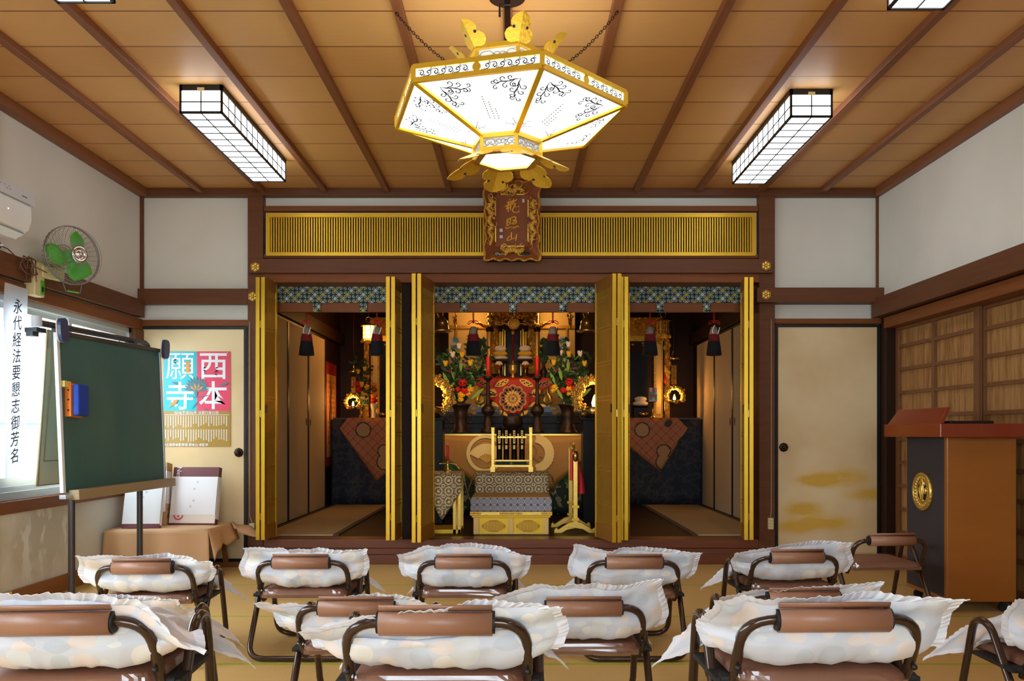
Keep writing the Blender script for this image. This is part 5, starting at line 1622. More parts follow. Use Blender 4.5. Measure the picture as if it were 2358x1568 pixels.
m.box(q(1139), q(1218), y2 - .025, y2 + .025, Z(1062, y2), Z(1059, y2), 'gold_leaf').box(q(1142), q(1215), y2 - .02, y2 + .02, Z(1070, y2), Z(1062, y2), 'green_cloth'); m.build('base_tray', sd)
for i, px in enumerate((1150, 1166, 1184, 1202)):
    o = thing('scroll', '%s dark wrapped scroll standing in the gold stand' % ('leftmost', 'second from the left', 'third from the left', 'rightmost')[i], 'scroll', (q(px), y2, Z(1058, y2)), 0, 'scrolls in the gold stand')
    m = mbw(o); lathe_px(m, px, y2, [(3, 983), (3.4, 984), (7, 987), (7, 1022), (7.6, 1023), (6.4, 1025), (6.6, 1058)], 'lacquer', 14); m.build('roll', o)
    m = mbw(o); x = q(px); m.box(x - .010, x + .010, y2 - .0295, y2 - .026, Z(1021, y2), Z(991, y2), 'crest_gold').box(x - .010, x + .010, y2 - .0295, y2 - .024, Z(1034, y2), Z(1025, y2), 'crest_gold')
    for k_ in range(5): m.box(x - .004, x + .004, y2 - .0302, y2 - .0295, Z(997 + k_ * 5, y2), Z(994 + k_ * 5, y2), 'ink')
    m.build('title_label', o)

# ---- small side table with brocade and candlestick (left)
y1 = 6.48; zt_ = Z(1090, y1)
a, b = -.93, X(1060, y1)
tb2 = thing('side_table', 'small gold table under brocade beside the left gold door of the centre bay', 'table', ((a + b) / 2, 6.65, FA))
mbw(tb2).box(a, b, y1, 6.86, zt_ - .02, zt_, 'gold_paint').build('tabletop', tb2)
for x in (a + .02, b - .06, b - .02):
    for y in (y1 + .03, 6.82): mbw(tb2).box(x, x + .022, y, y + .022, FA, zt_ - .02, 'gold_leaf').build('leg', tb2)
m = mbw(tb2); m.box(a, b, y1 + .03, 6.84, FA, FA + .03, 'gold_paint'); m.build('base_rail', tb2)
cl = thing('table_cloth', 'silver-gold brocade with pointed front draped on the small side table', 'cloth', ((a + b) / 2, 6.65, zt_))
m = mbw(cl); m.grid(lambda u, v: (a + (b - a + .01) * u, y1 - .004 + .39 * v, zt_ + .003), 6, 4, 'brocade_gold')
xm = X(1016, y1); zl = Z(1200, y1); z2 = Z(1150, y1)
m.grid(lambda u, v: (a + (b - a + .01) * u, y1 - .006 - .012 * v - .004 * math.sin(u * 12), zt_ + .003 - v * (zt_ - (zl + (abs(a + (b - a) * u - xm)) / (b - xm) * (.24 if a + (b - a) * u > xm else .3)))), 30, 8, 'brocade_gold')
m.grid(lambda u, v: (b + .012 + .075 * v * (1 - u), y1 - .006 + .38 * u, zt_ + .003 - (.24 - .1 * u) * v), 8, 6, 'brocade_gold')
m.build('drape', cl, solid=.002)
def candle(label, px, y, top, bot, r0, r1, group=None):
    o = thing('candle', label, 'candle', (X(px, y), y, Z(bot, y)), 0, group)
    m = mbw(o); lathe_px(m, px, y, [(r1 * .2, bot), (r1, bot), ((r0 + r1) / 2.2, (top + bot) / 2), (r0, top + 4), (r0, top + 1), (r0 * .8, top)], 'candle_red', 16); m.build('wax', o)
    m = mbw(o); lathe_px(m, px, y, [(1.0, top), (.7, top - 4)], 'cream', 8); m.build('wick', o)
y2 = 6.62
o = thing('candlestick', 'small brass candlestick on the brocade side table at left', 'candlestick', (X(1031, y2), y2, zt_ + .004))
m = mbw(o); zb3 = 995 + (.99 - zt_ - .004) * F_PX / y2
lathe_px(m, 1031, y2, [(9, zb3), (9, zb3 - 2), (5, zb3 - 5), (6, zb3 - 9), (3.5, zb3 - 13), (4.5, zb3 - 17), (2, zb3 - 22), (5, zb3 - 24), (1.5, zb3 - 25)], 'brass', 16); m.build('stem', o)
m = mbw(o); m.tube([W(1012, 1068, y2), W(1031, 1066, y2), W(1050, 1069, y2), W(1058, 1080, y2)], .0035, 'brass'); m.build('snuffer_arm', o)
candle('thin red candle in the small brass candlestick at left', 1031, y2, 1025, zb3 - 24, 3.4, 2.4)

# ---- gong stand (right)
g = thing('gong_stand', 'tall narrow gold gong stand with curved feet beside the right gold door', 'gong stand', (X(1322, 6.7), 6.7, FA))
for y, cx, top in ((6.52, 1325, 1038), (6.92, 1314, 1030)):
    x = X(cx, y); m = mbw(g)
    foot = [(-.17, .0), (-.165, .035), (-.15, .045), (-.135, .03), (-.10, .055), (-.05, .085), (0, .095), (.05, .085), (.10, .055), (.135, .03), (.15, .045), (.165, .035), (.17, 0), (.11, 0), (.06, .03), (0, .04), (-.06, .03), (-.11, 0)]
    m.prism(foot, .035, 'gold_leaf', facing_camera(x, y + .0175, FA)); m.build('foot', g, bevel=.004)
    m = mbw(g); m.box(x - .017, x + .017, y - .017, y + .017, FA + .09, Z(top, y), 'gold_leaf')
    for z in (FA + .10, FA + .2): m.box(x - .03, x + .03, y - .022, y + .022, z, z + .022, 'gold_paint')
    m.build('post', g, bevel=.002)
y = 6.52; x = X(1325, y)
m = mbw(g); m.ball((x, y, Z(1050, y)), (.028, .05, .05), 'brass', 14, 10).ball((x - .012, y + .2, Z(1030, y)), (.022, .03, .04), 'gold_carved', 12, 8); m.ball((x - .01, y + .2, Z(1024, y)), (.02, .2, .018), 'gold_carved', 14, 8); m.build('finial', g)
m = mbw(g); m.prism([(-.12, .05), (.0, .09), (.12, .05), (.10, -.05), (0, -.02), (-.10, -.05)], .012, 'bronze', frame((x - .008, 6.72, .72), (0, 1, 0), (0, 0, 1))); m.build('gong_plate', g)
m = mbw(g); m.tube([(x + .012, y + .05, .82), (x + .028, y + .03, .72), (x + .045, y + .03, .62), (x + .052, y + .03, .5)], [.006, .012, .022, .03], 'cord_red', 10); m.tube([(x - .02, y + .12, .84), (x - .022, y + .12, .6)], [.012, .016], 'candle_red', 8); m.build('red_tassel', g)

# ---- front desk of the altar with beige cloth over green
yd = 7.9; zt_ = Z(1000, yd)
fd = thing('offering_desk', 'long dark lacquered altar desk carrying vases and candlesticks', 'desk', (X(1180, yd), 8.3, FA))
a, b = X(960, yd), X(1400, yd)
mbw(fd).box(a, b, yd, 8.62, zt_ - .035, zt_, 'lacquer').build('desktop', fd)
mbw(fd).box(a, b, yd - .006, yd, zt_ - .012, zt_ + .004, 'gold_leaf').build('gold_edge', fd)
mbw(fd).box(a + .03, b - .03, yd + .06, 8.6, FA, zt_ - .035, 'lacquer').build('body', fd)
m = MB(); m.grid(lambda u, v: (a + (b - a) * u, yd - .004 + .012 * math.sin(u * 24) * v, zt_ - .014 - (zt_ - .02 - FA) * v), 60, 10, 'green_cloth')
tag(m.build('green_cloth', solid=.002), 'green cloth with wave embroidery hanging below the beige altar cloth', 'cloth')
bc = thing('beige_cloth', 'beige gold altar cloth with two round crests behind the scroll stand', 'cloth', (X(1180, yd), yd - .02, .45))
cxm = X(1187, yd)
def lowz(x): return max(.42, Z(1112, yd) + (abs(x - cxm) - (X(1285, yd) - cxm)) * .90) if abs(x - cxm) > .36 else .42
m = mbw(bc); m.grid(lambda u, v: (a + (b - a) * u, yd - .022 + .005 * math.sin(u * 30) * v, zt_ - .014 - (zt_ - .014 - lowz(a + (b - a) * u)) * v), 90, 6, 'beige_cloth')
m.build('sheet', bc, solid=.002)
def disc(m, cx, cz, r0, r1, mm, M, n=40, z=.0008):
    vs = []; fs = []
    for i in range(n + 1):
        a_ = 2 * PI * i / n
        vs += [(cx + r0 * math.cos(a_), cz + r0 * math.sin(a_), z), (cx + r1 * math.cos(a_), cz + r1 * math.sin(a_), z)]
    for i in range(n): fs.append((2 * i, 2 * i + 1, 2 * i + 3, 2 * i + 2))
    m.add(vs, fs, mm, False, M)
M = facing_camera(X(1118, yd), yd - .032, Z(1044, yd)); m = mbw(bc)
disc(m, 0, 0, .148, .182, 'crest_gold', M); disc(m, .0, .0, .128, .134, 'gold_dim', M)
def wedge(m, r0, r1, a0, a1, c, mm, M, z, n=14):
    vs = []; fs = []
    for i in range(n + 1):
        a_ = a0 + (a1 - a0) * i / n
        vs += [(c[0] + r0 * math.cos(a_), c[1] + r0 * math.sin(a_), z), (c[0] + r1 * math.cos(a_), c[1] + r1 * math.sin(a_), z)]
    for i in range(n): fs.append((2 * i, 2 * i + 1, 2 * i + 3, 2 * i + 2))
    m.add(vs, fs, mm, False, M)
wedge(m, .085, .185, math.radians(22), math.radians(152), (.01, -.09), 'crest_gold', M, .0012)
for i in range(9): wedge(m, .0, .085, math.radians(30 + i * 13), math.radians(38 + i * 13), (.01, -.09), 'flower_gold', M, .0012, 2)
m.build('fan_crest', bc)
M = facing_camera(X(1230, yd), yd - .032, Z(1044, yd)); m = mbw(bc)
for i in range(15):
    a_ = -PI * .42 + i * PI * .84 / 14
    for r, s_ in ((.165, .026), (.125, .022)):
        m.prism([(r * math.cos(a_) + s_ * math.cos(t_) * 1.1, r * math.sin(a_) + s_ * math.sin(t_)) for t_ in [2 * PI * j / 12 for j in range(12)]], .001 + .0011 * (i % 2) + (.0022 if r < .15 else 0), 'crest_gold', M)
for sg in (0, 1):
    m.tube([(p_[0], p_[1], .004) for p_ in smooth_path([Vector((*q_, 0)) for q_ in [(-.10, -.05), (-.05, -.06), (.0, -.03), (.02, .03), (.0, .08), (-.04, .07), (-.05, .03), (-.02, -.02), (.03, -.06), (.07, -.07), (.085, -.04), (.06, -.02), (.04, -.045)]], 4)], .004, 'crest_gold', 6, False, M)
disc(m, 0, 0, .176, .18, 'crest_gold', M); m.build('wisteria_crest', bc)

# ---- vases with flowers
ys = 8.06
def vase(label, cx, y, grp):
    o = thing('bronze_vase', label, 'vase', (X(cx, y), y, zt_ + .001), 0, grp)
    m = mbw(o); lathe_px(m, cx, y, [(22, 996), (22, 993), (17, 988), (14, 975), (14, 962), (16, 955), (15, 950), (17, 942), (20, 935), (24, 931), (22, 930)], 'bronze', 22, .02, 12); m.build('body', o)
    for s_ in (-1, 1):
        m = mbw(o); m.tube([W(cx + s_ * dx, py, y) for dx, py in ((15, 955), (22, 951), (28, 957), (29, 966), (24, 974), (20, 973))], .007, 'bronze', 8); m.build('handle', o)
vase('dark bronze vase with ear handles left of the red brocade', 1061, ys, 'flower vases on the altar desk')
vase('dark bronze vase with ear handles right of the red brocade', 1308, ys, 'flower vases on the altar desk')
def leaf_blade(m, p, d, L, wd, mm, up=Vector((0, -1, 0))):
    M = frame(p, d, Vector((d.z, 0, -d.x)) if abs(d.x) + abs(d.z) > .01 else (1, 0, 0))
    n = 6; vs = []; fs = []
    for i in range(n + 1):
        t_ = i / n; h = wd * math.sin(PI * (t_ * .94 + .03)) ** .8
        vs += [(L * t_, h, .10 * L * math.sin(t_ * 2)), (L * t_, 0, .10 * L * math.sin(t_ * 2) - h * .3), (L * t_, -h, .10 * L * math.sin(t_ * 2))]
    for i in range(n):
        for k_ in (0, 1): fs.append((3 * i + k_, 3 * i + 3 + k_, 3 * i + 4 + k_, 3 * i + 1 + k_))
    m.add(vs, fs, mm, True, M)
def bloom(o, kind, p, s_):
    m = mbw(o); p = Vector(p)
    if kind == 'tulip':
        for k_ in range(6):
            a_ = PI / 3 * k_; d = Vector((math.cos(a_) * .35, math.sin(a_) * .35, 1)).normalized()
            m.ball((0, 0, 0), (s_ * .22, s_ * .12, s_ * .55), s_c, 8, 6, T(*(p + Vector((math.cos(a_) * s_ * .28, math.sin(a_) * s_ * .28, s_ * .25)))) @ RZ(a_ + PI / 2) @ RX(.25))
    elif kind == 'round':
        r_ = random.Random(int(p.x * 1e5))
        for k_ in range(26):
            v = Vector((r_.gauss(0, 1), r_.gauss(0, 1) - .6, r_.gauss(0, 1))).normalized()
            m.ball(p + v * s_ * .42, (s_ * .24, s_ * .2, s_ * .17), s_c, 6, 4)
    elif kind == 'daisy':
        for k_ in range(11):
            a_ = 2 * PI * k_ / 11
            m.ball((0, 0, 0), (s_ * .4, s_ * .09, s_ * .05), s_c, 6, 4, T(*(p + Vector((math.cos(a_) * s_ * .35, math.sin(a_) * s_ * .25, 0)))) @ RZ(a_) @ RY(-.35))
    m.build({'tulip': 'chrysanthemum', 'round': 'carnation', 'daisy': 'aster'}[kind], o)
def bouquet(label, cx, y, blooms, seed, grp, tall_=(-50, 60)):
    global s_c
    r_ = random.Random(seed); o = thing('bouquet', label, 'flowers', (X(cx, y), y, Z(930, y)), 0, grp)
    m = mbw(o); root = W(cx, 932, y)
    for i in range(30):
        ang = r_.uniform(-.55, .55); h = r_.uniform(.28, .62) * (1 if abs(ang) > .25 else 1.12)
        tip = root + Vector((math.sin(ang) * h, r_.uniform(-.12, .1), math.cos(ang) * h)); mid = root.lerp(tip, .5) + Vector((0, -.02, .02))
        m.tube([root + Vector((r_.uniform(-.03, .03), r_.uniform(-.03, .03), -.05)), mid, tip], [.004, .003, .0015], 'leaf_dark', 5)
        for j in range(26):
            t_ = r_.uniform(.12, 1); p = root.lerp(tip, t_) + Vector((0, -.02 * math.sin(t_ * PI), .0))
            d = Vector((r_.uniform(-1, 1), r_.uniform(-.8, .4), r_.uniform(-.1, 1))).normalized()
            leaf_blade(m, p, d, r_.uniform(.03, .075), r_.uniform(.007, .014), 'leaf_dark' if r_.random() < .93 else 'leaf_light')
    m.build('foliage', o)['kind'] = 'stuff'
    for dx, py, ang, L in ((-30, 868, 2.0, .11), (-14, 862, 1.8, .13), (0, 842, 1.55, .12), (10, 890, .9, .10), (24, 905, .7, .16), (-12, 905, 2.1, .12), (30, 900, .75, .12)):
        m = mbw(o); leaf_blade(m, W(cx + dx, py + 14, y - .1), Vector((math.cos(ang), -.15, math.sin(ang))), L, .016, 'leaf_light'); m.build('lily_bud', o)
    for kind, c_, px, py, s_ in blooms:
        s_c = c_; bloom(o, kind, W(px, py, y - .09), s_)
Yy, Wt, Pk, Rd = 'petal_yellow', 'petal_white', 'petal_pink', 'petal_red'
bouquet('bouquet with white, yellow and red flowers in the left bronze vase', 1061, ys,
        [('tulip', Wt, 1057, 800, .055), ('tulip', Wt, 1042, 820, .06), ('tulip', Yy, 1064, 820, .055), ('tulip', Yy, 1026, 840, .055), ('tulip', Yy, 1083, 839, .055),
         ('daisy', Pk, 1036, 855, .06), ('daisy', Pk, 1063, 836, .055), ('daisy', Pk, 1081, 850, .06), ('round', Rd, 1065, 881, .07), ('round', Rd, 1070, 901, .075),
         ('round', Yy, 1084, 897, .06), ('round', Yy, 1063, 909, .065), ('round', Yy, 1078, 906, .05), ('round', Yy, 1061, 920, .05), ('round', Rd, 1055, 897, .05)], 21, 'bouquets on the altar desk')
bouquet('bouquet with white, yellow and red flowers in the right bronze vase', 1308, ys,
        [('tulip', Wt, 1309, 796, .055), ('tulip', Wt, 1336, 818, .06), ('tulip', Wt, 1291, 815, .05), ('tulip', Yy, 1310, 818, .055), ('tulip', Yy, 1275, 838, .055), ('tulip', Yy, 1346, 840, .055),
         ('daisy', Pk, 1284, 853, .06), ('daisy', Pk, 1312, 835, .055), ('daisy', Pk, 1326, 848, .06), ('round', Rd, 1311, 880, .07), ('round', Rd, 1298, 899, .06), ('round', Rd, 1320, 894, .05),
         ('round', Yy, 1278, 893, .06), ('round', Yy, 1310, 895, .055), ('round', Yy, 1310, 907, .04), ('round', Yy, 1273, 900, .04)], 22, 'bouquets on the altar desk')

# ---- black candlesticks with red candles, incense burner
yk = 8.0
for cx, nm in ((1124, 'left'), (1237, 'right')):
    o = thing('tall_candlestick', 'tall black bronze candlestick on the altar desk, %s of the red brocade' % nm, 'candlestick', (X(cx, yk), yk, zt_ + .001), 0, 'black candlesticks on the altar desk')
    m = mbw(o); lathe_px(m, cx, yk, [(16, 996.5), (17, 992), (11, 985), (12, 976), (9, 966), (8, 958), (15, 950), (16, 942), (10, 934), (5, 928), (4, 915), (5.5, 908), (4, 900), (5, 890), (3.5, 882), (4.5, 877), (10, 873), (11, 868), (10, 866.5)], 'bronze', 20); m.build('stem', o)
    m = mbw(o)
    for s_ in (-1, 1): m.tube([W(cx, 912, yk), W(cx + s_ * 8, 908, yk), W(cx + s_ * 16, 909, yk), W(cx + s_ * 21, 904, yk)], [.007, .009, .008, .002], 'bronze', 6)
    m.build('crane_leaf', o)
    candle('thick red candle on the tall black candlestick, %s of centre' % nm, cx, yk, 821, 866.5, 4.6, 3.2, 'tall red candles')
o = thing('incense_burner', 'black bronze incense burner with ear handles at the altar centre', 'incense burner', (X(1181, 7.98), 7.98, zt_ + .001))
m = mbw(o); lathe_px(m, 1181, 7.98, [(10, 996), (12, 990), (20, 984), (24, 974), (22, 966), (24, 960), (22, 958), (20, 961)], 'bronze', 24); m.build('bowl', o)
for s_ in (-1, 1):
    m = mbw(o); m.tube([W(1181 + s_ * dx, py, 7.98) for dx, py in ((21, 962), (25, 956), (23, 948), (21, 944))], .008, 'bronze', 8); m.build('ear', o)
m = mbw(o)
for k_ in range(3): m.tube([W(1181 + (-12, 0, 12)[k_], 986, 7.98 - (.02, .06, .02)[k_]), W(1181 + (-14, 0, 14)[k_], 996, 7.98 - (.02, .07, .02)[k_])], .01, 'bronze', 8)
m.build('foot', o)

# ---- altar platform behind (dark steps, painted band) and upper desk with the red brocade
yp_ = 8.66
pf = thing('altar_platform', 'black lacquered altar platform with a painted wave band', 'platform', (X(1181, 9.1), 9.1, FA))
zt2 = Z(936, yp_)
m = mbw(pf)
for i, (py0, py1, dy) in enumerate(((999, 985, .0), (985, 974, .05), (974, 958, .02))):
    m.box(X(1000, yp_), X(1362, yp_), yp_ + dy, 9.45, Z(py0, yp_) if i else FA, Z(py1, yp_) - .006, 'lacquer')
    m.box(X(998, yp_), X(1364, yp_), yp_ + dy - .015, 9.45, Z(py1, yp_) - .006, Z(py1, yp_), 'black')
m.build('steps', pf, bevel=.002)
m = mbw(pf); m.grid(lambda u, v: (X(1000, yp_) + (X(1362, yp_) - X(1000, yp_)) * u, yp_ + .03 + .04 * v, Z(958, yp_) + (Z(945, yp_) - Z(958, yp_)) * v), 30, 6, 'painted_blue'); m.box(X(1000, yp_), X(1362, yp_), yp_ + .06, 9.45, Z(957, yp_), zt2 - .012, 'painted_blue')
m.build('painted_band', pf)
m = mbw(pf)
for px in (1092, 1150, 1212, 1275): m.ball(W(px, 941, yp_ + .055), (.05, .01, .017), 'gold_carved', 12, 6)
for px in (1084, 1160, 1206, 1284): m.prism(lobed(0, 0, .05, .025), .004, 'gold_filigree', facing_camera(X(px, yp_), yp_ + .045, Z(951, yp_)))
m.box(X(1000, yp_), X(1362, yp_), yp_ + .04, 9.45, zt2 - .012, zt2, 'steel_dark'); m.build('gold_ornaments', pf)
ud = thing('upper_desk', 'gold-edged upper altar desk with curled legs under the red brocade', 'desk', (X(1184, 8.9), 8.9, zt2))
yu = 8.72; zu = Z(871, yu)
m = mbw(ud); m.box(X(1094, yu), X(1272, yu), yu, 9.1, zu - .02, zu, 'gold_leaf'); m.build('desktop', ud, bevel=.003)
for s_, px in ((-1, 1102), (1, 1264)):
    m = mbw(ud); m.tube([W(px, 873, yu + .03), W(px - s_ * 4, 890, yu + .03), W(px - s_ * 3, 905, yu + .03), W(px + s_ * 2, 914, yu + .02), W(px + s_ * 4, 924, yu + .02), W(px - s_ * 4, 929, yu), W(px - s_ * 12, 923, yu), W(px - s_ * 9, 914, yu)], [.02, .02, .022, .026, .028, .026, .02, .012], 'gold_leaf', 10); m.build('curled_leg', ud)
    m = mbw(ud); m.box(X(px, yu) - .02, X(px, yu) + .02, 9.02, 9.06, zt2, zu - .02, 'gold_paint'); m.build('rear_leg', ud)
m = mbw(ud); m.box(X(1108, yu), X(1258, yu), yu + .1, 9.05, zt2 + .0, zt2 + .03, 'gold_paint'); m.build('base_rail', ud)
rc = thing('red_brocade', 'red brocade altar cloth with a large lotus medallion hanging to a point', 'cloth', (X(1184, yu), yu - .02, Z(960, yu)))
yr = yu - .088
def redz(px):
    d = abs(px - 1184)
    if d < 52: return 957 - d * .62 - 4 * math.sin(d * .4)
    return min(925 - (d - 52) * .0, 905 - (d - 52) * .5) if d > 60 else 925 - (d - 52) * 2.5
m = mbw(rc); m.grid(lambda u, v: tuple(W(1095 + 178 * u, 870 + (max(redz(1095 + 178 * u), 880) - 870) * v, yr) + Vector((0, -.004 * math.sin(u * 20) * v, 0))), 70, 8, 'red_cloth'); m.grid(lambda u, v: (X(1095, yu) + (X(1273, yu) - X(1095, yu)) * u, yr + .45 * v, zu + .003), 6, 3, 'red_cloth')
m.build('sheet', rc, solid=.002)
M = facing_camera(X(1181, yr), yr - .007, Z(918, yr)); m = mbw(rc)
def petals(m, n, r0, r1, s_, mm, M, z):
    for i in range(n):
        a_ = 2 * PI * i / n + PI / 2
        m.prism([((r0 + r1) / 2 * math.cos(a_) + (r1 - r0) / 2 * math.cos(t_) * math.cos(a_) - s_ * math.sin(t_) * math.sin(a_), (r0 + r1) / 2 * math.sin(a_) + (r1 - r0) / 2 * math.cos(t_) * math.sin(a_) + s_ * math.sin(t_) * math.cos(a_)) for t_ in [2 * PI * j / 14 for j in range(14)]], z, mm, M)
petals(m, 10, .06, .148, .042, 'flower_gold', M, .0014); petals(m, 10, .06, .140, .038, 'mauve', M, .0022); petals(m, 10, .095, .125, .012, 'wood_dark', M, .003)
petals(m, 16, .03, .088, .0135, 'flower_gold', M, .0034); disc(m, 0, 0, 0, .046, 'mauve', M, 24, .0042); petals(m, 12, .015, .04, .006, 'flower_gold', M, .0046)
m.build('medallion', rc)
m = mbw(rc)
for s_ in (-1, 1):
    for (px, py, rx, rz, tl_) in ((28, 882, .085, .034, -.45 * s_), (50, 905, .055, .045, .5 * s_), (68, 884, .07, .035, .2 * s_), (24, 951, .05, .018, .62 * s_), (44, 931, .045, .018, .62 * s_)):
        MM = facing_camera(X(1184 + s_ * px, yr), yr - .0075, Z(py, yr)) @ RZ(tl_)
        mm = 'mauve' if px == 68 else 'flower_gold'
        m.prism([(rx * math.cos(t_) * (1 - .3 * abs(math.sin(t_))), rz * math.sin(t_)) for t_ in [2 * PI * j / 20 for j in range(20)]], .0016, mm, MM)
        if rz > .03:
            for k_ in range(7): m.ball(((k_ - 3) * rx * .2, .012 * math.sin(k_ * 2.2), .002), (.010, .007, .0012), 'wood_dark', 6, 4, MM)
m.build('corner_pattern', rc)

# ---- on the upper desk
yo = 8.86
for cx, nm in ((1152, 'left'), (1209, 'right')):
    o = thing('offering_stand', 'dark footed offering stand on the upper desk, %s side' % nm, 'stand', (X(cx, yo), yo, zu + .004), 0, 'offering stands')
    m = mbw(o); lathe_px(m, cx, yo, [(13, 869.5), (12, 866), (6, 862), (5, 845), (8, 838), (18, 834), (19, 829.5), (17, 829)], 'wood_dark', 24); m.build('pedestal', o)
    for k_, (p0, p1, r, mm, nn) in enumerate(((829, 820, 17.5, 'rice_cake', 'lowest'), (821, 809, 16.5, 'rice_yellow', 'middle'), (810, 797, 13.5, 'rice_cake', 'top'))):
        c_ = W(cx, (p0 + p1) / 2, yo); b_ = MB()
        b_.ball((0, 0, 0), (r * yo / F_PX, r * yo / F_PX, abs(p0 - p1) / 2 * 1.22 * yo / F_PX), mm, 20, 12)
        for v in b_.v: v.z = max(v.z, -.85 * abs(p0 - p1) / 2 * yo / F_PX)
        tag(b_.build('rice_cake', loc=tuple(c_)), '%s %s rice cake stacked on the %s offering stand' % (nn, 'yellow' if 'yellow' in mm else 'white', nm), 'rice cake', 'stacked rice cakes on the altar')
    o = thing('rice_offering', 'white rice mound on a gold footed cup, %s of the altar centre' % nm, 'rice cup', (X(cx, 8.76), 8.76, zu + .004), 0, 'rice mounds on gold cups')
    cc = cx - 3 if nm == 'left' else cx + 1
    m = mbw(o); lathe_px(m, cc, 8.76, [(8, 870), (7, 868), (1.8, 865), (1.8, 848), (4, 845), (9, 842), (9.5, 840), (8, 839.5)], 'brass', 18); m.build('cup', o)
    m = mbw(o); lathe_px(m, cc, 8.76, [(9, 840), (8, 836), (5, 832.5), (1, 831.5)], 'rice_cake', 18); m.build('mound', o)
o = thing('incense_pot', 'small gilded incense pot at the centre of the upper desk', 'incense pot', (X(1181, 8.8), 8.8, zu + .004))
m = mbw(o); lathe_px(m, 1181, 8.8, [(6, 870), (6, 867), (3, 863), (9, 857), (11, 851), (9, 845), (11, 842), (10, 841), (3, 838), (2, 833), (1, 830)], 'gold_leaf', 20); m.build('body', o)
for cx, nm in ((1111, 'left'), (1252, 'right')):
    o = thing('water_vessel', 'dark bronze flask with leafy sprig on the upper altar, %s' % nm, 'vessel', (X(cx, 8.9), 8.9, zu + .003), 0, 'dark sprig vessels')
    m = mbw(o); lathe_px(m, cx, 8.9, [(7, 870.5), (6, 867), (8, 861), (8, 853), (4, 847), (3, 840), (5, 836), (4, 835)], 'bronze', 18); m.build('flask', o)
    m = mbw(o); r_ = random.Random(cx)
    for i in range(26):
        d = Vector((r_.uniform(-1, 1), r_.uniform(-.7, .3), r_.uniform(.0, 1.4))).normalized(); p = W(cx + r_.uniform(-9, 9), r_.uniform(785, 838), 8.88)
        leaf_blade(m, p, d, r_.uniform(.05, .09), r_.uniform(.015, .024), 'leaf_dark')
    m.tube([W(cx, 838, 8.9), W(cx + 2, 790, 8.9)], .004, 'leaf_dark', 5); m.build('sprig', o)

# ---- gilded shrine behind
ysr = 9.16
sh = thing('gilded_shrine', 'carved gilded shrine with gold columns and dark red interior at the altar back', 'shrine', (X(1182, 9.3), 9.3, zu - .05))
for px, r, mm in ((1127, 4.5, 'gold_leaf'), (1237, 4.5, 'gold_leaf'), (1152, 3, 'gold_paint'), (1211, 3, 'gold_paint')):
    m = mbw(sh); lathe_px(m, px, ysr, [(r * 1.5, 872), (r * 1.5, 866), (r, 862), (r, 764), (r * 1.5, 760), (r * 1.5, 752), (r, 749), (r, 700)], mm, 14); m.build('column', sh)
    m = mbw(sh); lathe_px(m, px, ysr - .002, [(r * 1.6, 764), (r * 1.9, 758), (r * 1.6, 750)], 'wood_dark', 14); m.build('column_band', sh)
m = mbw(sh); m.box(X(1120, ysr), X(1244, ysr), 9.3, 9.4, zu - .05, 2.5, 'wood_dark').box(X(1164, ysr), X(1199, ysr), 9.27, 9.3, zu - .05, Z(760, ysr), 'lacquer'); m.build('back_panel', sh)
m = mbw(sh); m.box(X(1122, ysr), X(1242, ysr), ysr - .01, ysr + .06, Z(735, ysr), Z(715, ysr), 'gold_filigree'); r_ = random.Random(9)
for i in range(130): m.ball(W(r_.uniform(1122, 1242), r_.uniform(712, 748), ysr - .03), (r_.uniform(.01, .025), .015, r_.uniform(.008, .02)), 'gold_leaf' if i % 3 else 'gold_carved', 8, 5)
m.build('transom_carving', sh)
for s_ in (-1, 1):
    m = mbw(sh); x0_ = 1132 if s_ < 0 else 1216
    for i in range(44):
        py = r_.uniform(757, 850); m.ball(W(x0_ + r_.uniform(0, 16), py, ysr + .02), (r_.uniform(.006, .016), .012, r_.uniform(.01, .03)), 'gold_leaf' if i % 2 else 'gold_carved', 7, 5, None)
    m.box(X(x0_, ysr), X(x0_ + 17, ysr), ysr + .03, ysr + .05, Z(860, ysr), Z(757, ysr), 'gold_filigree'); m.build('lattice_carving', sh)
    m = mbw(sh); m.box(X(1181 + s_ * 22, ysr), X(1181 + s_ * 26, ysr), ysr + .02, ysr + .05, zu - .02, Z(757, ysr), 'gold_paint'); m.box(X(1181 + s_ * 18.5, ysr) - .004, X(1181 + s_ * 18.5, ysr) + .004, ysr + .02, ysr + .05, zu, Z(760, ysr), 'brass'); m.build('door_stile', sh)
    m = mbw(sh)
    m.tube([W(1181 + s_ * a_, b_, ysr - .02) for a_, b_ in ((50, 752), (66, 750), (76, 744), (88, 745))], [.02, .025, .02, .006], 'gold_filigree', 8); m.build('side_beam_nose', sh)
m = mbw(sh); m.tube([W(1181, 840, 9.24), W(1181, 770, 9.24)], .012, 'scroll_red', 8); m.ball(W(1181, 766, 9.24), (.02, .02, .03), 'gold_leaf'); m.build('central_figure', sh)
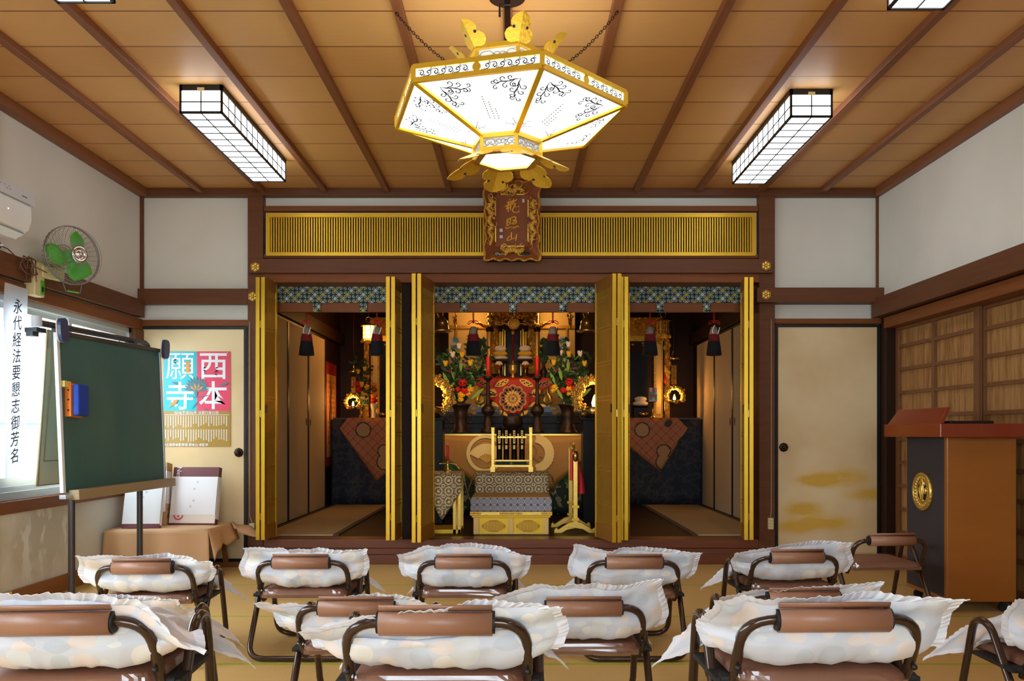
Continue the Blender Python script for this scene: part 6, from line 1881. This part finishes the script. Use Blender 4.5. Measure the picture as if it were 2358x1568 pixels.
# gold backdrop panels either side
for s_, p0, p1 in ((-1, 1033, 1122), (1, 1242, 1324)):
    o = thing('gold_screen', 'pale gold backdrop screen %s of the gilded shrine' % ('left' if s_ < 0 else 'right'), 'screen', ((X(p0, 9.5) + X(p1, 9.5)) / 2, 9.52, FA), 0, 'gold backdrop screens')
    mbw(o).box(X(p0, 9.5), X(p1, 9.5), 9.5, 9.56, FA + .01, 2.55, 'altar_wall').build('panel', o)
    m = mbw(o); m.box(X(p0, 9.5), X(p1, 9.5), 9.47, 9.5, Z(757, 9.5), Z(750, 9.5), 'gold_dim'); m.box(X((p0 + p1) / 2, 9.5) - .02 - s_ * -.12, X((p0 + p1) / 2, 9.5) + .0 - s_ * -.12, 9.47, 9.5, FA, Z(757, 9.5), 'gold_dim'); m.build('rail', o)
    o = thing('gold_garland', 'hanging gilded metal garland at the %s of the shrine' % ('left' if s_ < 0 else 'right'), 'garland', (X(1181 + s_ * 132, 9.0), 9.0, Z(762, 9.0)), 0, 'hanging gilded garlands')
    m = mbw(o)
    for i in range(40):
        py = r_.uniform(700, 760); wd = 12 * max(.15, 1 - (py - 700) / 62)
        m.ball(W(1181 + s_ * 132 + r_.uniform(-wd, wd), py, 9.0), (.009, .006, .014), 'gold_filigree', 7, 5)
    m.tube([W(1181 + s_ * 132, 690, 9.0), W(1181 + s_ * 132, 740, 9.0)], .006, 'gold_filigree'); m.ball(W(1181 + s_ * 132, 753, 9.0), (.014, .014, .03), 'gold_carved'); m.build('ornament', o)
    trim(X(1181 + s_ * 132, 9.0) - .05, X(1181 + s_ * 132, 9.0) + .05, 8.98, 9.02, Z(701, 9.0), 2.6, 'wood_dark')
# stack of pastel sweets, right of the shrine
for px, y, py0, py1, lab, p in ((1299, 8.7, 835, 776, 'pastel chequered tower of sweets beside the right bouquet', 'centre'), (1503.5, 8.95, 925, 893, 'pastel chequered sweets tower in the right bay', 'right'), (1047, 8.75, 850, 778, 'pastel sweets tower half hidden behind the left bouquet', 'left')):
    o = thing('sweets_tower', lab, 'sweets', (X(px, y), y, Z(py0, y)), 0, 'pastel sweets towers')
    w_ = 9 * y / F_PX
    m = mbw(o); n = 6; nz = max(4, int((py0 - py1) / 6))
    for i in range(nz):
        for j in range(4): m.ball((X(px, y) - w_ + w_ * 2 * (j + .5) / 4, y - .03, Z(py0, y) + (Z(py1, y) - Z(py0, y)) * (i + .5) / nz), (w_ / 4, w_ / 4, (Z(py1, y) - Z(py0, y)) / nz / 2), 'candy', 8, 6)
    m.box(X(px, y) - w_, X(px, y) + w_, y - .03, y + .03, Z(py0, y), Z(py1, y), 'candy'); m.build('tower', o)
    zb3 = {'centre': zt_ , 'right': Z(962, y), 'left': zt_}[p]
    m = mbw(o); m.lathe([(.03, zb3 + .002), (.028, zb3 + .01), (.012, zb3 + .02), (.012, Z(py0, y) - .01), (.045, Z(py0, y))], 'brass', 14, (X(px, y), y + .0, 0)); m.build('foot', o)
    # 
# ---- hanging lamps, wreath lamps
def hang_line(o, x, y, z0, z1):
    m = mbw(o); m.tube([(x, y, z0), (x, y, z1)], .0035, 'bronze', 6); m.build('hanging_rod', o)
o = thing('altar_lamp', 'round carved gold hanging lamp before the shrine', 'lamp', (X(1183, 8.6), 8.6, Z(765, 8.6)))
m = mbw(o); c_ = W(1183, 746, 8.6); m.ball(c_, (.062, .05, .06), 'gold_carved', 18, 12)
for i in range(14):
    a_ = 2 * PI * i / 14; m.ball(c_ + Vector((.05 * math.cos(a_), -.035, .045 * math.sin(a_))), (.012, .01, .012), 'gold_leaf', 8, 5)
m.tube([c_ + Vector((0, 0, .05)), c_ + Vector((-.012, 0, .07)), c_ + Vector((.008, 0, .085)), c_ + Vector((0, 0, .1))], .005, 'gold_leaf')
m.tube([W(1155, 746, 8.6), W(1170, 744, 8.6), W(1196, 744, 8.6), W(1212, 747, 8.6)], .006, 'brass'); m.build('carved_body', o)
hang_line(o, c_.x, 8.6, c_.z + .09, 2.6)
def wreath_lamp(label, cx, cy, y, R, grp='carved wreath lamps', lit=True, fluted=True, a0=-215, a1=35, rod=True):
    k_ = y / F_PX; o = thing('wreath_lamp', label, 'lamp', (X(cx, y), y, Z(cy, y) - R), 0, grp)
    r_ = random.Random(int(cx)); c_ = W(cx, cy, y); m = mbw(o); pts = []
    n = 30
    for i in range(n + 1):
        a_ = math.radians(a0 + (a1 - a0) * i / n) * -1
        pts.append(c_ + Vector((R * .8 * math.cos(a_), 0, R * .8 * math.sin(a_))))
    m.tube(pts, R * .2, 'gold_carved', 8, flat=.7)
    for i in range(170):
        p = r_.choice(pts); d = Vector((r_.uniform(-1, 1), r_.uniform(-1.2, .3), r_.uniform(-1, 1))) * R * .22
        m.ball(p + d, (R * r_.uniform(.05, .10), R * .05, R * r_.uniform(.05, .10)), 'gold_leaf' if i % 3 else 'gold_carved', 7, 5)
    for i in range(0, n + 1, 3):
        for j in range(7):
            a_ = 2 * PI * j / 7; m.ball(pts[i] + Vector((R * .1 * math.cos(a_), -R * .18, R * .1 * math.sin(a_))), (R * .055, R * .03, R * .055), 'gold_leaf', 6, 4)
    m.build('carved_wreath', o)
    m = mbw(o)
    if fluted: m.lathe([(R * .3, c_.z - R * .85), (R * .42, c_.z - R * .8), (R * .5, c_.z - R * .42), (R * .46, c_.z - R * .38)], 'brass', 40, (c_.x, y, 0), flute=.05, fk=20)
    else: m.lathe([(R * .5, c_.z - R * .7), (R * .5, c_.z - R * .5)], 'brass', 20, (c_.x, y, 0))
    m.build('fluted_bowl', o)
    m = mbw(o); m.lathe([(R * .09, c_.z - R * .4), (R * .13, c_.z - R * .2), (R * .06, c_.z + R * .05), (.001, c_.z + R * .16)], 'glow_warm', 12, (c_.x, y, 0)); m.build('flame_bulb', o)
    if rod:
        hang_line(o, c_.x, y + R * .3, c_.z + R * .8, 2.6)
        m = mbw(o); m.box(c_.x - R * .25, c_.x + R * .25, y + R * .28, y + R * .32, c_.z + R * 1.1, c_.z + R * 2.9, 'gold_filigree'); m.lathe([(R * .45, c_.z + R * 3.4), (R * .6, c_.z + R * 3.45), (R * .2, c_.z + R * 3.7), (R * .1, c_.z + R * 4.2)], 'brass', 16, (c_.x, y + R * .3, 0)); m.build('carved_hanger', o)
    point_light('flame', (c_.x, y - .02, c_.z + R * .3), 2.2, (1, .5, .14), .015)
wreath_lamp('large carved gold wreath lamp at the left edge of the centre bay', 993, 917, 7.3, .205, rod=False)
wreath_lamp('large carved gold wreath lamp at the right edge of the centre bay', 1369, 917, 7.3, .205, rod=False)
wreath_lamp('small lit wreath lamp hanging in the left bay', 813, 927, 9.0, .098)
wreath_lamp('small lit wreath lamp hanging in the right bay', 1553, 912, 9.0, .118)
for cx, nm in ((993, 'left'), (1369, 'right')):
    o = thing('lamp_pedestal', 'dark lacquered pedestal under the large %s wreath lamp' % nm, 'pedestal', (X(cx, 7.3), 7.3, FA), 0, 'lamp pedestals')
    z_ = Z(917, 7.3) - .205 * .86
    m = mbw(o); m.box(X(cx, 7.3) - .11, X(cx, 7.3) + .11, 7.2, 7.42, FA, z_ - .02, 'lacquer').box(X(cx, 7.3) - .13, X(cx, 7.3) + .13, 7.18, 7.44, z_ - .02, z_, 'lacquer'); m.build('body', o, bevel=.003)
def box_lantern(label, cx, cy, y, lit):
    k_ = y / F_PX; o = thing('hanging_lamp', label, 'lamp', (X(cx, y), y, Z(cy + 24, y)), 0, 'hanging metal lanterns')
    c_ = W(cx, cy, y); m = mbw(o); r = 13 * k_
    m.lathe([(r * 1.5, c_.z + r * 1.15), (r * 1.1, c_.z + r * 1.3), (r * .5, c_.z + r * 1.6), (r * .15, c_.z + r * 1.9)], 'gold_filigree', 6, (c_.x, y, 0))
    m.lathe([(r * .4, c_.z - r * 1.9), (r * 1.3, c_.z - r * 1.5), (r * 1.25, c_.z - r * 1.15), (r * .9, c_.z - r * 1.1)], 'gold_carved', 12, (c_.x, y, 0))
    for i in range(6):
        a_ = PI / 3 * i; m.tube([(c_.x + r * math.cos(a_), y + r * math.sin(a_), c_.z - r * 1.15), (c_.x + r * math.cos(a_), y + r * math.sin(a_), c_.z + r * 1.15)], r * .09, 'gold_leaf', 6)
        m.ball((c_.x + r * 1.2 * math.cos(a_), y + r * 1.2 * math.sin(a_), c_.z - r * 1.55), (r * .3, r * .3, r * .3), 'gold_leaf', 8, 6)
    m.build('frame', o)
    m = mbw(o); m.lathe([(r * .86, c_.z - r * 1.1), (r * .86, c_.z + r * 1.1)], 'glow_warm' if lit else 'gold_filigree', 6, (c_.x, y, 0)); m.build('panels', o)
    m = mbw(o)
    for i in range(6):
        for z in (-.4, .4): 
            a_, b_ = PI / 3 * i, PI / 3 * (i + 1)
            m.tube([(c_.x + r * .95 * math.cos(a_), y + r * .95 * math.sin(a_), c_.z + r * z), (c_.x + r * .95 * math.cos(b_), y + r * .95 * math.sin(b_), c_.z + r * z)], r * .07, 'gold_leaf', 6)
    m.build('bars', o)
    m = mbw(o); m.tube([(c_.x + r * .5 * math.cos(a_), y, c_.z + r * 2.3 + r * .5 * math.sin(a_)) for a_ in [2 * PI * j / 14 for j in range(14)]], r * .09, 'brass', 6, True); m.build('ring', o)
    hang_line(o, c_.x, y, c_.z + r * 2.8, 2.6)
    if lit: point_light('lantern', (c_.x + .02, y - .16, c_.z), 1.6, (1, .52, .16), .04)
box_lantern('lit hexagonal metal lantern hanging in the left bay', 849, 766, 8.7, True)
box_lantern('unlit reddish metal lantern hanging in the right bay', 1527, 754, 8.7, False)
# bronze bells either side of the shrine
for cx, s_ in ((1017, -1), (1352, 1)):
    y = 7.7; o = thing('brass_lamp', 'bell-shaped brass lamp hanging %s inside the centre bay' % ('far left' if s_ < 0 else 'far right'), 'lamp', (X(cx, y), y, Z(765, y)), 0, 'bell-shaped brass lamps')
    m = mbw(o); lathe_px(m, cx, y, [(12, 765), (24, 764), (25, 762), (17, 758), (15, 745), (13, 738), (8, 734), (7, 730), (3, 728), (2, 716)], 'brass', 26); m.build('bell', o)
    m = mbw(o); m.tube([W(cx - 9, 722, y), W(cx - 7, 730, y), W(cx + 2, 728, y), W(cx + 3, 718, y), W(cx, 712, y)], .008, 'brass', 8); m.build('hook', o)
    hang_line(o, X(cx, y), y, Z(716, y), 2.6)

# ---- side altars
def side_altar(s_, name):
    y0 = 9.0; xa, xb = sorted((s_ * 2.03, s_ * 1.02)); zt_ = 1.145
    t = thing('side_altar', 'side altar table at the back of the %s bay under a dark navy cloth' % name, 'table', ((xa + xb) / 2, 9.25, FA), 0, 'side altar tables')
    mbw(t).box(xa + .02, xb - .02, y0, 9.55, zt_ - .03, zt_, 'lacquer').build('tabletop', t)
    mbw(t).box(xa + .05, xb - .05, y0 + .05, 9.5, FA, zt_ - .03, 'lacquer').build('body', t)
    mbw(t).box(xa + .02, xb - .02, y0 - .006, y0, zt_ - .014, zt_ + .002, 'steel_dark').build('edge', t)
    c = thing('navy_cloth', 'dark navy figured cloth hanging to the floor of the %s bay' % name, 'cloth', ((xa + xb) / 2, y0 - .01, FA), 0, 'navy altar cloths')
    m = mbw(c); m.grid(lambda u, v: (xa + (xb - xa) * u, y0 - .012 + .008 * math.sin(u * 26) * v, zt_ - .016 - (zt_ - .02 - FA) * v), 50, 8, 'navy_cloth'); m.build('sheet', c, solid=.002)
    b = thing('brocade_cloth', 'red-gold flowered brocade hanging to a point in the %s bay' % name, 'cloth', ((xa + xb) / 2, y0 - .03, .55), 0, 'pointed red brocade cloths')
    # a square cloth laid cornerwise: outline measured on the cloth
    tipx = s_ * (X(1520 if s_ > 0 else 868, y0) * s_); ox = s_ * (abs(X(1582 if s_ > 0 else 783, y0)))
    zout = zt_ - .115; ztip = Z(1085 if s_ > 0 else 1108, y0)
    inner = s_ * 1.05
    m = mbw(b); lo, hi = sorted((inner, ox))
    def low_(x):
        f = abs(x - tipx) / abs(ox - tipx) if abs(x) > abs(tipx) else abs(x - tipx) / .62
        return ztip + (zout - ztip) * min(1, f)
    tw = s_ * abs(X(1560 if s_ > 0 else 802, y0))
    def top_(x): return zt_ + .003 if abs(x) <= abs(tw) else zt_ + .003 - (abs(x) - abs(tw)) / (abs(ox) - abs(tw)) * .115
    m.grid(lambda u, v: (lo + (hi - lo) * u, y0 - .026 - .006 * math.sin(u * 14) * v, top_(lo + (hi - lo) * u) - max(.001, top_(lo + (hi - lo) * u) - low_(lo + (hi - lo) * u)) * v), 60, 8, 'brocade_red')
    m.build('sheet', b, solid=.002)
    return zt_
zs = side_altar(-1, 'left'); side_altar(1, 'right')
# small gilded shrines on the side altars
for s_, name, p in ((-1, 'left', (838, 852, 872, 905)), (1, 'right', (1505, 1498, 1470, 1440))):
    y = 9.4; o = thing('small_shrine', 'small gilded shrine with dark hanging picture at the back of the %s bay' % name, 'shrine', (s_ * 1.36, y, zs), 0, 'small gilded side shrines')
    m = mbw(o)
    for x in (s_ * 1.62, s_ * 1.08): m.box(x - .05, x + .05, y - .02, y + .04, zs + .003, 2.05, 'gold_carved').box(x - .028, x + .028, y - .028, y - .02, zs + .05, 2.0, 'crest_gold')
    m.build('column', o)
    m = mbw(o); m.box(-.24 + s_ * 1.35, .24 + s_ * 1.35, y + .03, y + .05, zs + .003, 2.05, 'wood_dark').box(-.15 + s_ * 1.35, .15 + s_ * 1.35, y + .02, y + .03, zs + .2, 1.9, 'lacquer'); m.build('picture', o)
    m = mbw(o); m.box(s_ * 1.35 - .33, s_ * 1.35 + .33, y - .03, y + .04, 2.03, 2.09, 'gold_paint').box(s_ * 1.35 - .33, s_ * 1.35 + .33, y - .02, y + .04, 2.09, 2.3, 'gold_filigree')
    r_ = random.Random(31 + s_)
    for i in range(40): m.ball((s_ * 1.35 + r_.uniform(-.3, .3), y - .03, r_.uniform(1.96, 2.3)), (r_.uniform(.01, .03), .015, .012), 'gold_carved', 7, 5)
    m.build('carved_transom', o)
    m = mbw(o)
    for i in range(30): m.ball((s_ * 1.72 + r_.uniform(-.03, .03), y - .02, r_.uniform(zs + .1, 2.1)), (.018, .014, .03), 'gold_carved', 7, 5)
    m.box(s_ * 1.72 - .03, s_ * 1.72 + .03, y - .01, y + .03, zs + .003, 2.15, 'gold_filigree'); m.build('side_carving', o)
def on_side(px, y=9.2): return X(px, y), y
# right bay offerings
x, y = on_side(1475); o = thing('offering_stand', 'dark lacquered offering stand on the right side altar', 'stand', (x, y, zs + .003))
mbw(o).box(x - .08, x + .08, y - .05, y + .05, zs + .003, zs + .12, 'lacquer').build('base', o)
m = mbw(o); m.lathe([(.075, zs + .12), (.11, zs + .135), (.1, zs + .137)], 'lacquer', 20, (x, y, 0)); m.build('tray', o)
for k_, (dz, r, nn) in enumerate(((.165, .085, 'lower'), (.215, .07, 'upper'))):
    tag(MB().ball((0, 0, 0), (r, r, .032), 'rice_cake', 20, 10).build('rice_cake', loc=(x, y, zs + dz)), '%s white rice cake on the stand in the right bay' % nn, 'rice cake', 'stacked rice cakes on the altar')
x, y = on_side(1482, 9.08); o = thing('brass_bowl', 'small brass bowl at the front of the right side altar', 'bowl', (x, y, zs + .003)); m = mbw(o); m.lathe([(.03, zs + .003), (.055, zs + .03), (.06, zs + .06), (.05, zs + .065)], 'brass', 18, (x, y, 0)); m.build('body', o)
y = 9.1; o = thing('candlestick', 'brass candlestick on the right side altar under the small red candle', 'candlestick', (X(1531, y), y, zs + .003)); m = mbw(o); zb3 = 995 + (.99 - zs - .004) * F_PX / y
lathe_px(m, 1531, y, [(6, zb3), (5, zb3 - 4), (2, zb3 - 8), (3, zb3 - 20), (1.6, zb3 - 40), (3, zb3 - 60), (3.5, 885), (1, 884)], 'brass', 14); m.build('stem', o)
candle('small red candle in the right bay beside the lit wreath lamp', 1531, y, 862, 884, 2.6, 2.0)
# left bay offerings
y = 9.1; o = thing('brass_vase', 'brass vase of flowers on the left side altar', 'vase', (X(833, y), y, zs + .003)); m = mbw(o)
lathe_px(m, 833, y, [(8, 963.5), (7, 960), (4, 952), (5, 944), (8, 938), (9, 934), (7, 933)], 'brass', 18); m.build('body', o)
s_c = Yy
o2 = thing('bouquet', 'small bouquet of yellow and red flowers in the brass vase in the left bay', 'flowers', (X(833, y), y, Z(933, y))); m = mbw(o2); r_ = random.Random(77)
for i in range(90):
    p = W(833 + r_.uniform(-17, 17), r_.uniform(830, 932), y + r_.uniform(-.06, .06)); d = Vector((r_.uniform(-1, 1), r_.uniform(-.8, .3), r_.uniform(-.2, 1))).normalized()
    leaf_blade(m, p, d, r_.uniform(.04, .08), .012, 'leaf_dark')
for dx in (-14, -6, 0, 7, 13): m.tube([W(833, 934, y), W(833 + dx, 845, y)], .003, 'leaf_dark', 5)
m.build('foliage', o2)['kind'] = 'stuff'
for kind, c_, px, py, sz in (('tulip', Yy, 825, 858, .05), ('tulip', Yy, 840, 852, .05), ('round', Rd, 824, 884, .055), ('round', Rd, 827, 897, .06), ('tulip', Yy, 833, 888, .06), ('round', Yy, 845, 890, .05), ('tulip', Yy, 813, 901, .05), ('round', Yy, 838, 908, .04)):
    s_c = c_; bloom(o2, kind, W(px, py, y - .08), sz)
y = 9.12; o = thing('fruit_stand', 'white carved offering stand with fruit on the left side altar', 'stand', (X(861, y), y, zs + .003)); m = mbw(o)
lathe_px(m, 861, y, [(6, 963), (5, 958), (4, 945), (8, 938), (10, 930), (9, 929)], 'plastic_ivory', 8); m.build('pedestal', o)
for px, py, r, mm, lab in ((861, 922, 8, 'petal_red', 'red fruit lowest in the stack on the white stand'), (861, 910, 8, 'cap_orange', 'orange fruit in the stack on the white stand'), (861, 897, 7.5, 'wood_table', 'brown fruit in the stack on the white stand'), (861, 886, 6, 'cap_orange', 'small orange fruit topping the stack on the white stand')):
    k_ = y / F_PX
    tag(MB().ball((0, 0, 0), (r * k_, r * k_, r * .84 * k_), mm, 16, 10).build('fruit', loc=tuple(W(px, py, y))), lab, 'fruit', 'stacked fruit in the left bay')
o = thing('brass_bowl', 'small brass bowl by the gold door on the left side altar', 'bowl', (X(882, 9.08), 9.08, zs + .003)); m = mbw(o); m.lathe([(.03, zs + .003), (.05, zs + .03), (.055, zs + .055), (.045, zs + .058)], 'brass', 18, (X(882, 9.08), 9.08, 0)); m.build('body', o)

# ---- added warm spots hidden behind the lintel, and warm fill by the shrine
for x in (-.35, .35):
    o = thing('added_spot', 'added unseen spot lamp behind the centre lintel, %s' % ('left' if x < 0 else 'right'), 'lamp', (x, 6.62, 2.5), 0, 'added spot lamps over the altar')
    m = mbw(o); m.lathe([(.05, 2.5), (.05, 2.58), (.03, 2.6)], 'black', 18, (x, 6.62, 0)); m.build('housing', o)
    d = bpy.data.lights.new('spot', 'SPOT'); d.energy = 30 * LAMP_WARM; d.color = (1, .62, .28); d.spot_size = math.radians(64); d.spot_blend = .8; d.shadow_soft_size = .04
    s_ = bpy.data.objects.new('spot', d); C.objects.link(s_); s_.location = (x, 6.62, 2.49)
    s_.rotation_euler = (Vector((x * .6, 8.4, 1.15)) - Vector((x, 6.62, 2.49))).to_track_quat('-Z', 'Y').to_euler()
point_light('shrine_fill', (X(1090, 9.0), 9.15, 2.35), 3.2, (1, .6, .2), .05); point_light('shrine_fill', (X(1275, 9.0), 9.15, 2.35), 3.2, (1, .6, .2), .05)  # fill lights added to warm the shrine sides, no lamp stands here
